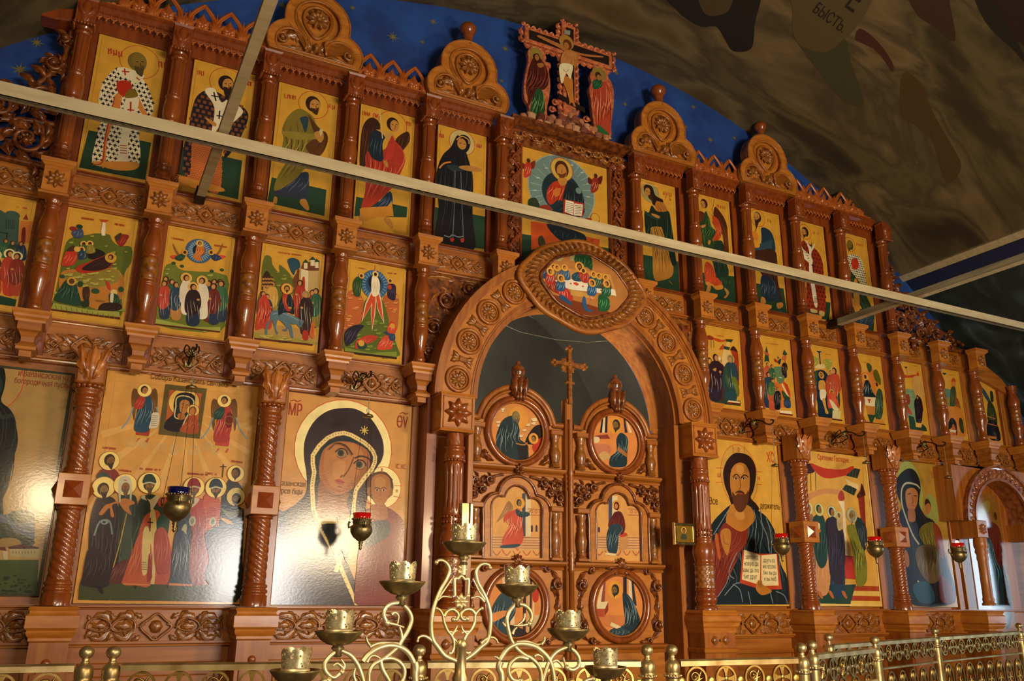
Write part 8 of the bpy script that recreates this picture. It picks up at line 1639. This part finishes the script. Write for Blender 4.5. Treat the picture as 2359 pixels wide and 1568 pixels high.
kt('inner_scroll', ZK2, '430,1190 470,1190 500,1130 500,1040 470,960 410,880 370,780 350,680 310,610 270,592', .0058, .7); kt('inner_scroll', ZK2, '720,1180 680,1190 640,1160 620,1100 640,1020 680,940 740,870 780,780 790,680 840,610 880,590', .0058, .7)
kt('inner_scroll', ZK2, '372,700 410,630 480,600 540,640 560,690 540,740 495,740', .0062, .9); kt('inner_scroll', ZK2, '790,670 740,610 670,600 610,640 595,700 630,740 680,730', .0062, .9)
kt('crest_window', ZK2, '512,420 512,200 560,188 600,150 650,200 697,196 690,420', .0055, 1); kt('side_leaf', ZK2, '240,1060 160,990 90,960 30,980 12,1030', .0062, .5); kt('side_leaf', ZK2, '860,1060 950,990 1020,980 1070,1010 1090,1050', .0062, .5)
for q in ('250,490 330,400 400,300 470,200', '280,480 350,430 460,440', '470,960 520,880 545,830', '440,900 500,910 540,890', '480,980 540,1040 560,1090'): kt('leaf', ZK2, q, .0045, .5)
for q in ('920,470 850,380 800,280 760,200', '910,500 830,430 740,450', '680,940 620,880 605,830', '720,900 650,900 610,920', '650,1000 600,1030 585,1080'): kt('leaf', ZK2, q, .0045, .5)
fx, fz = at(960+588/5.85, 1300+500/5.85, YK); g = G(); g.ros(fx, fz, .026, YK-.003, .010, 8); obj('flower', g, BRASSL, t)
fx, fz = at(960+610/5.85, 1300+70/5.85, YK); g = G(); g.ros(fx, fz, .018, YK, .008, 5, 1.2); obj('top_leaf', g, BRASSL, t)
for q in ('1020,790 1150,850 1230,940 1290,1050 1350,1240 1380,1400', '1020,790 900,850 810,950 790,1040 830,1120 930,1180 1040,1100', '1340,950 1420,850 1560,760 1720,720 1880,750 1990,830 2060,950 2085,1060 2080,1300', '1890,60 1900,120 1990,220 2035,350 1990,500 1900,650 1860,720 1780,800 1640,910 1500,990 1430,1120 1430,1300',
          '1895,115 1750,125 1660,200 1640,300 1690,400', '1640,910 1750,905 1860,955 1930,1060 1920,1200 1850,1300', '1590,940 1620,1060 1700,1200 1760,1320', '700,1300 760,1240 850,1220'): kt('scroll_arm', ZK1, q, .0075 if '1340,950' not in q else .0095, .85)
for q in ('1440,740 1560,690 1700,680 1860,690', '1440,720 1400,660 1390,600', '1690,400 1800,420 1920,460', '1750,280 1800,250 1850,300 1840,400', '1900,640 1890,540 1870,470', '1040,1100 1080,1010 1030,920', '1060,1050 980,980 920,1010', '1240,1250 1210,1150 1230,1060', '1400,960 1450,880 1520,870 1580,900'): kt('leaf', ZK1, q, .0058, .4)
for q in ('385,590 300,680 258,790 270,900 310,1050 380,1160 480,1240 560,1280 650,1370 690,1480 690,1640', '395,605 480,620 550,690 570,780 540,850', '170,1300 250,1180 350,1115 450,1100 600,1130 700,1200 780,1290 830,1420 860,1640', '1010,1145 1100,1190 1160,1280 1160,1380 1080,1430 1010,1400', '1010,1145 900,1190 820,1270 760,1400 700,1600',
          '520,1290 400,1270 310,1340 280,1450 330,1550 430,1560', '1180,1640 1250,1560 1340,1540'): kt('scroll_arm', ZK3, q, .0075 if '170,1300' not in q else .0095, .85)
for q in ('380,1080 500,1070 640,1110 710,1090', '690,1110 730,1060 735,1020', '545,850 460,870 350,870', '480,720 470,800 400,860', '240,880 210,840', '960,1270 980,1330 1000,1400', '180,1310 130,1270 105,1265', '600,1260 640,1240 700,1270 710,1310', '330,980 350,930 380,900', '830,1330 880,1310 930,1350 960,1400'): kt('leaf', ZK3, q, .0058, .4)
for z_, q in ((ZK3, '180,1330 160,1400 190,1480 200,1600'), (ZK1, '2080,960 2100,1040 2090,1150 2100,1300')): kt('knop', z_, q, .0115, .8)
# stem to the floor
g = G(); x0, zt = at(1061, 1530, YK)
g.lathe([(.14, .0), (.14, .02), (.11, .05), (.05, .08), (.03, .14), (.022, .3), (.03, .34), (.02, .38), (.018, zt-.16), (.03, zt-.12), (.018, zt-.08), (.026, zt-.04), (.018, zt-.02), (.018, zt+.05), (.024, zt+.055), (.010, zt+.075)], x0, YK, 0, 20); obj('stem', g, BRASS, t)
CUPM = noisy('cup_pierced_brass', '#a8986c', '#dccfa4', (60, 60, 60), .35, .75)
nt = CUPM.node_tree; N = nt.nodes; vo = N.new('ShaderNodeTexVoronoi'); vo.inputs['Scale'].default_value = 105; tc = N.new('ShaderNodeTexCoord'); nt.links.new(tc.outputs['Object'], vo.inputs['Vector'])
ms_ = N.new('ShaderNodeMath'); ms_.operation = 'GREATER_THAN'; ms_.inputs[1].default_value = .32; nt.links.new(vo.outputs['Distance'], ms_.inputs[0]); nt.links.new(ms_.outputs[0], N['Principled BSDF'].inputs['Alpha'])
dish_me = M(G().lathe([(.008, -.070), (.014, -.066), (.010, -.055), (.020, -.045), (.014, -.038), (.032, -.034), (.052, -.022), (.068, -.004), (.072, .002), (.070, .004), (.05, -.012), (.02, -.02), (.001, -.02)], seg=36, mod=lambda A, h: 1+(.02*math.cos(12*A) if -.035 < h < -.003 else 0)), BRASSD)
cup_ring = M(G().lathe([(.030, -.018), (.040, -.010), (.042, .004), (.038, .008), (.036, .012)], seg=28), BRASSL)
g = G(); ns = 56; v = []; zs_ = 5
for i in range(zs_+1):
    for k in range(ns):
        a = 2*PI*k/ns; top = .052+.012*abs(math.cos(3.5*a)); r = .040+.003*(i/zs_); v.append((r*math.cos(a), r*math.sin(a), .010+(top-.010)*i/zs_))
g.add(v, [(i*ns+k, i*ns+(k+1) % ns, (i+1)*ns+(k+1) % ns, (i+1)*ns+k) for i in range(zs_) for k in range(ns)], True); cup_me = M(g, CUPM)
for px, py, dx, sy in ((1069, 1251, .0, 1), (926.7, 1341, 0, 1), (1191, 1348, 0, 1), (780.5, 1455, 0, 1), (1309, 1450, 0, 1), (680, 1545, 0, 1), (1395, 1537, 0, 1)):
    x, z = at(px, py, YK); d = obj('dish', dish_me, None, t, (x, YK, z)); obj('cup_ring', cup_ring, None, d); obj('pierced_cup', cup_me, None, d)
x, z = at(1069, 1290, YK); x2, z2 = at(1066, 1316, YK); g = G().tube([(x, YK, z+.03), (x2, YK, z2-.01)], .011, 10); obj('neck', g, BRASSL, t)
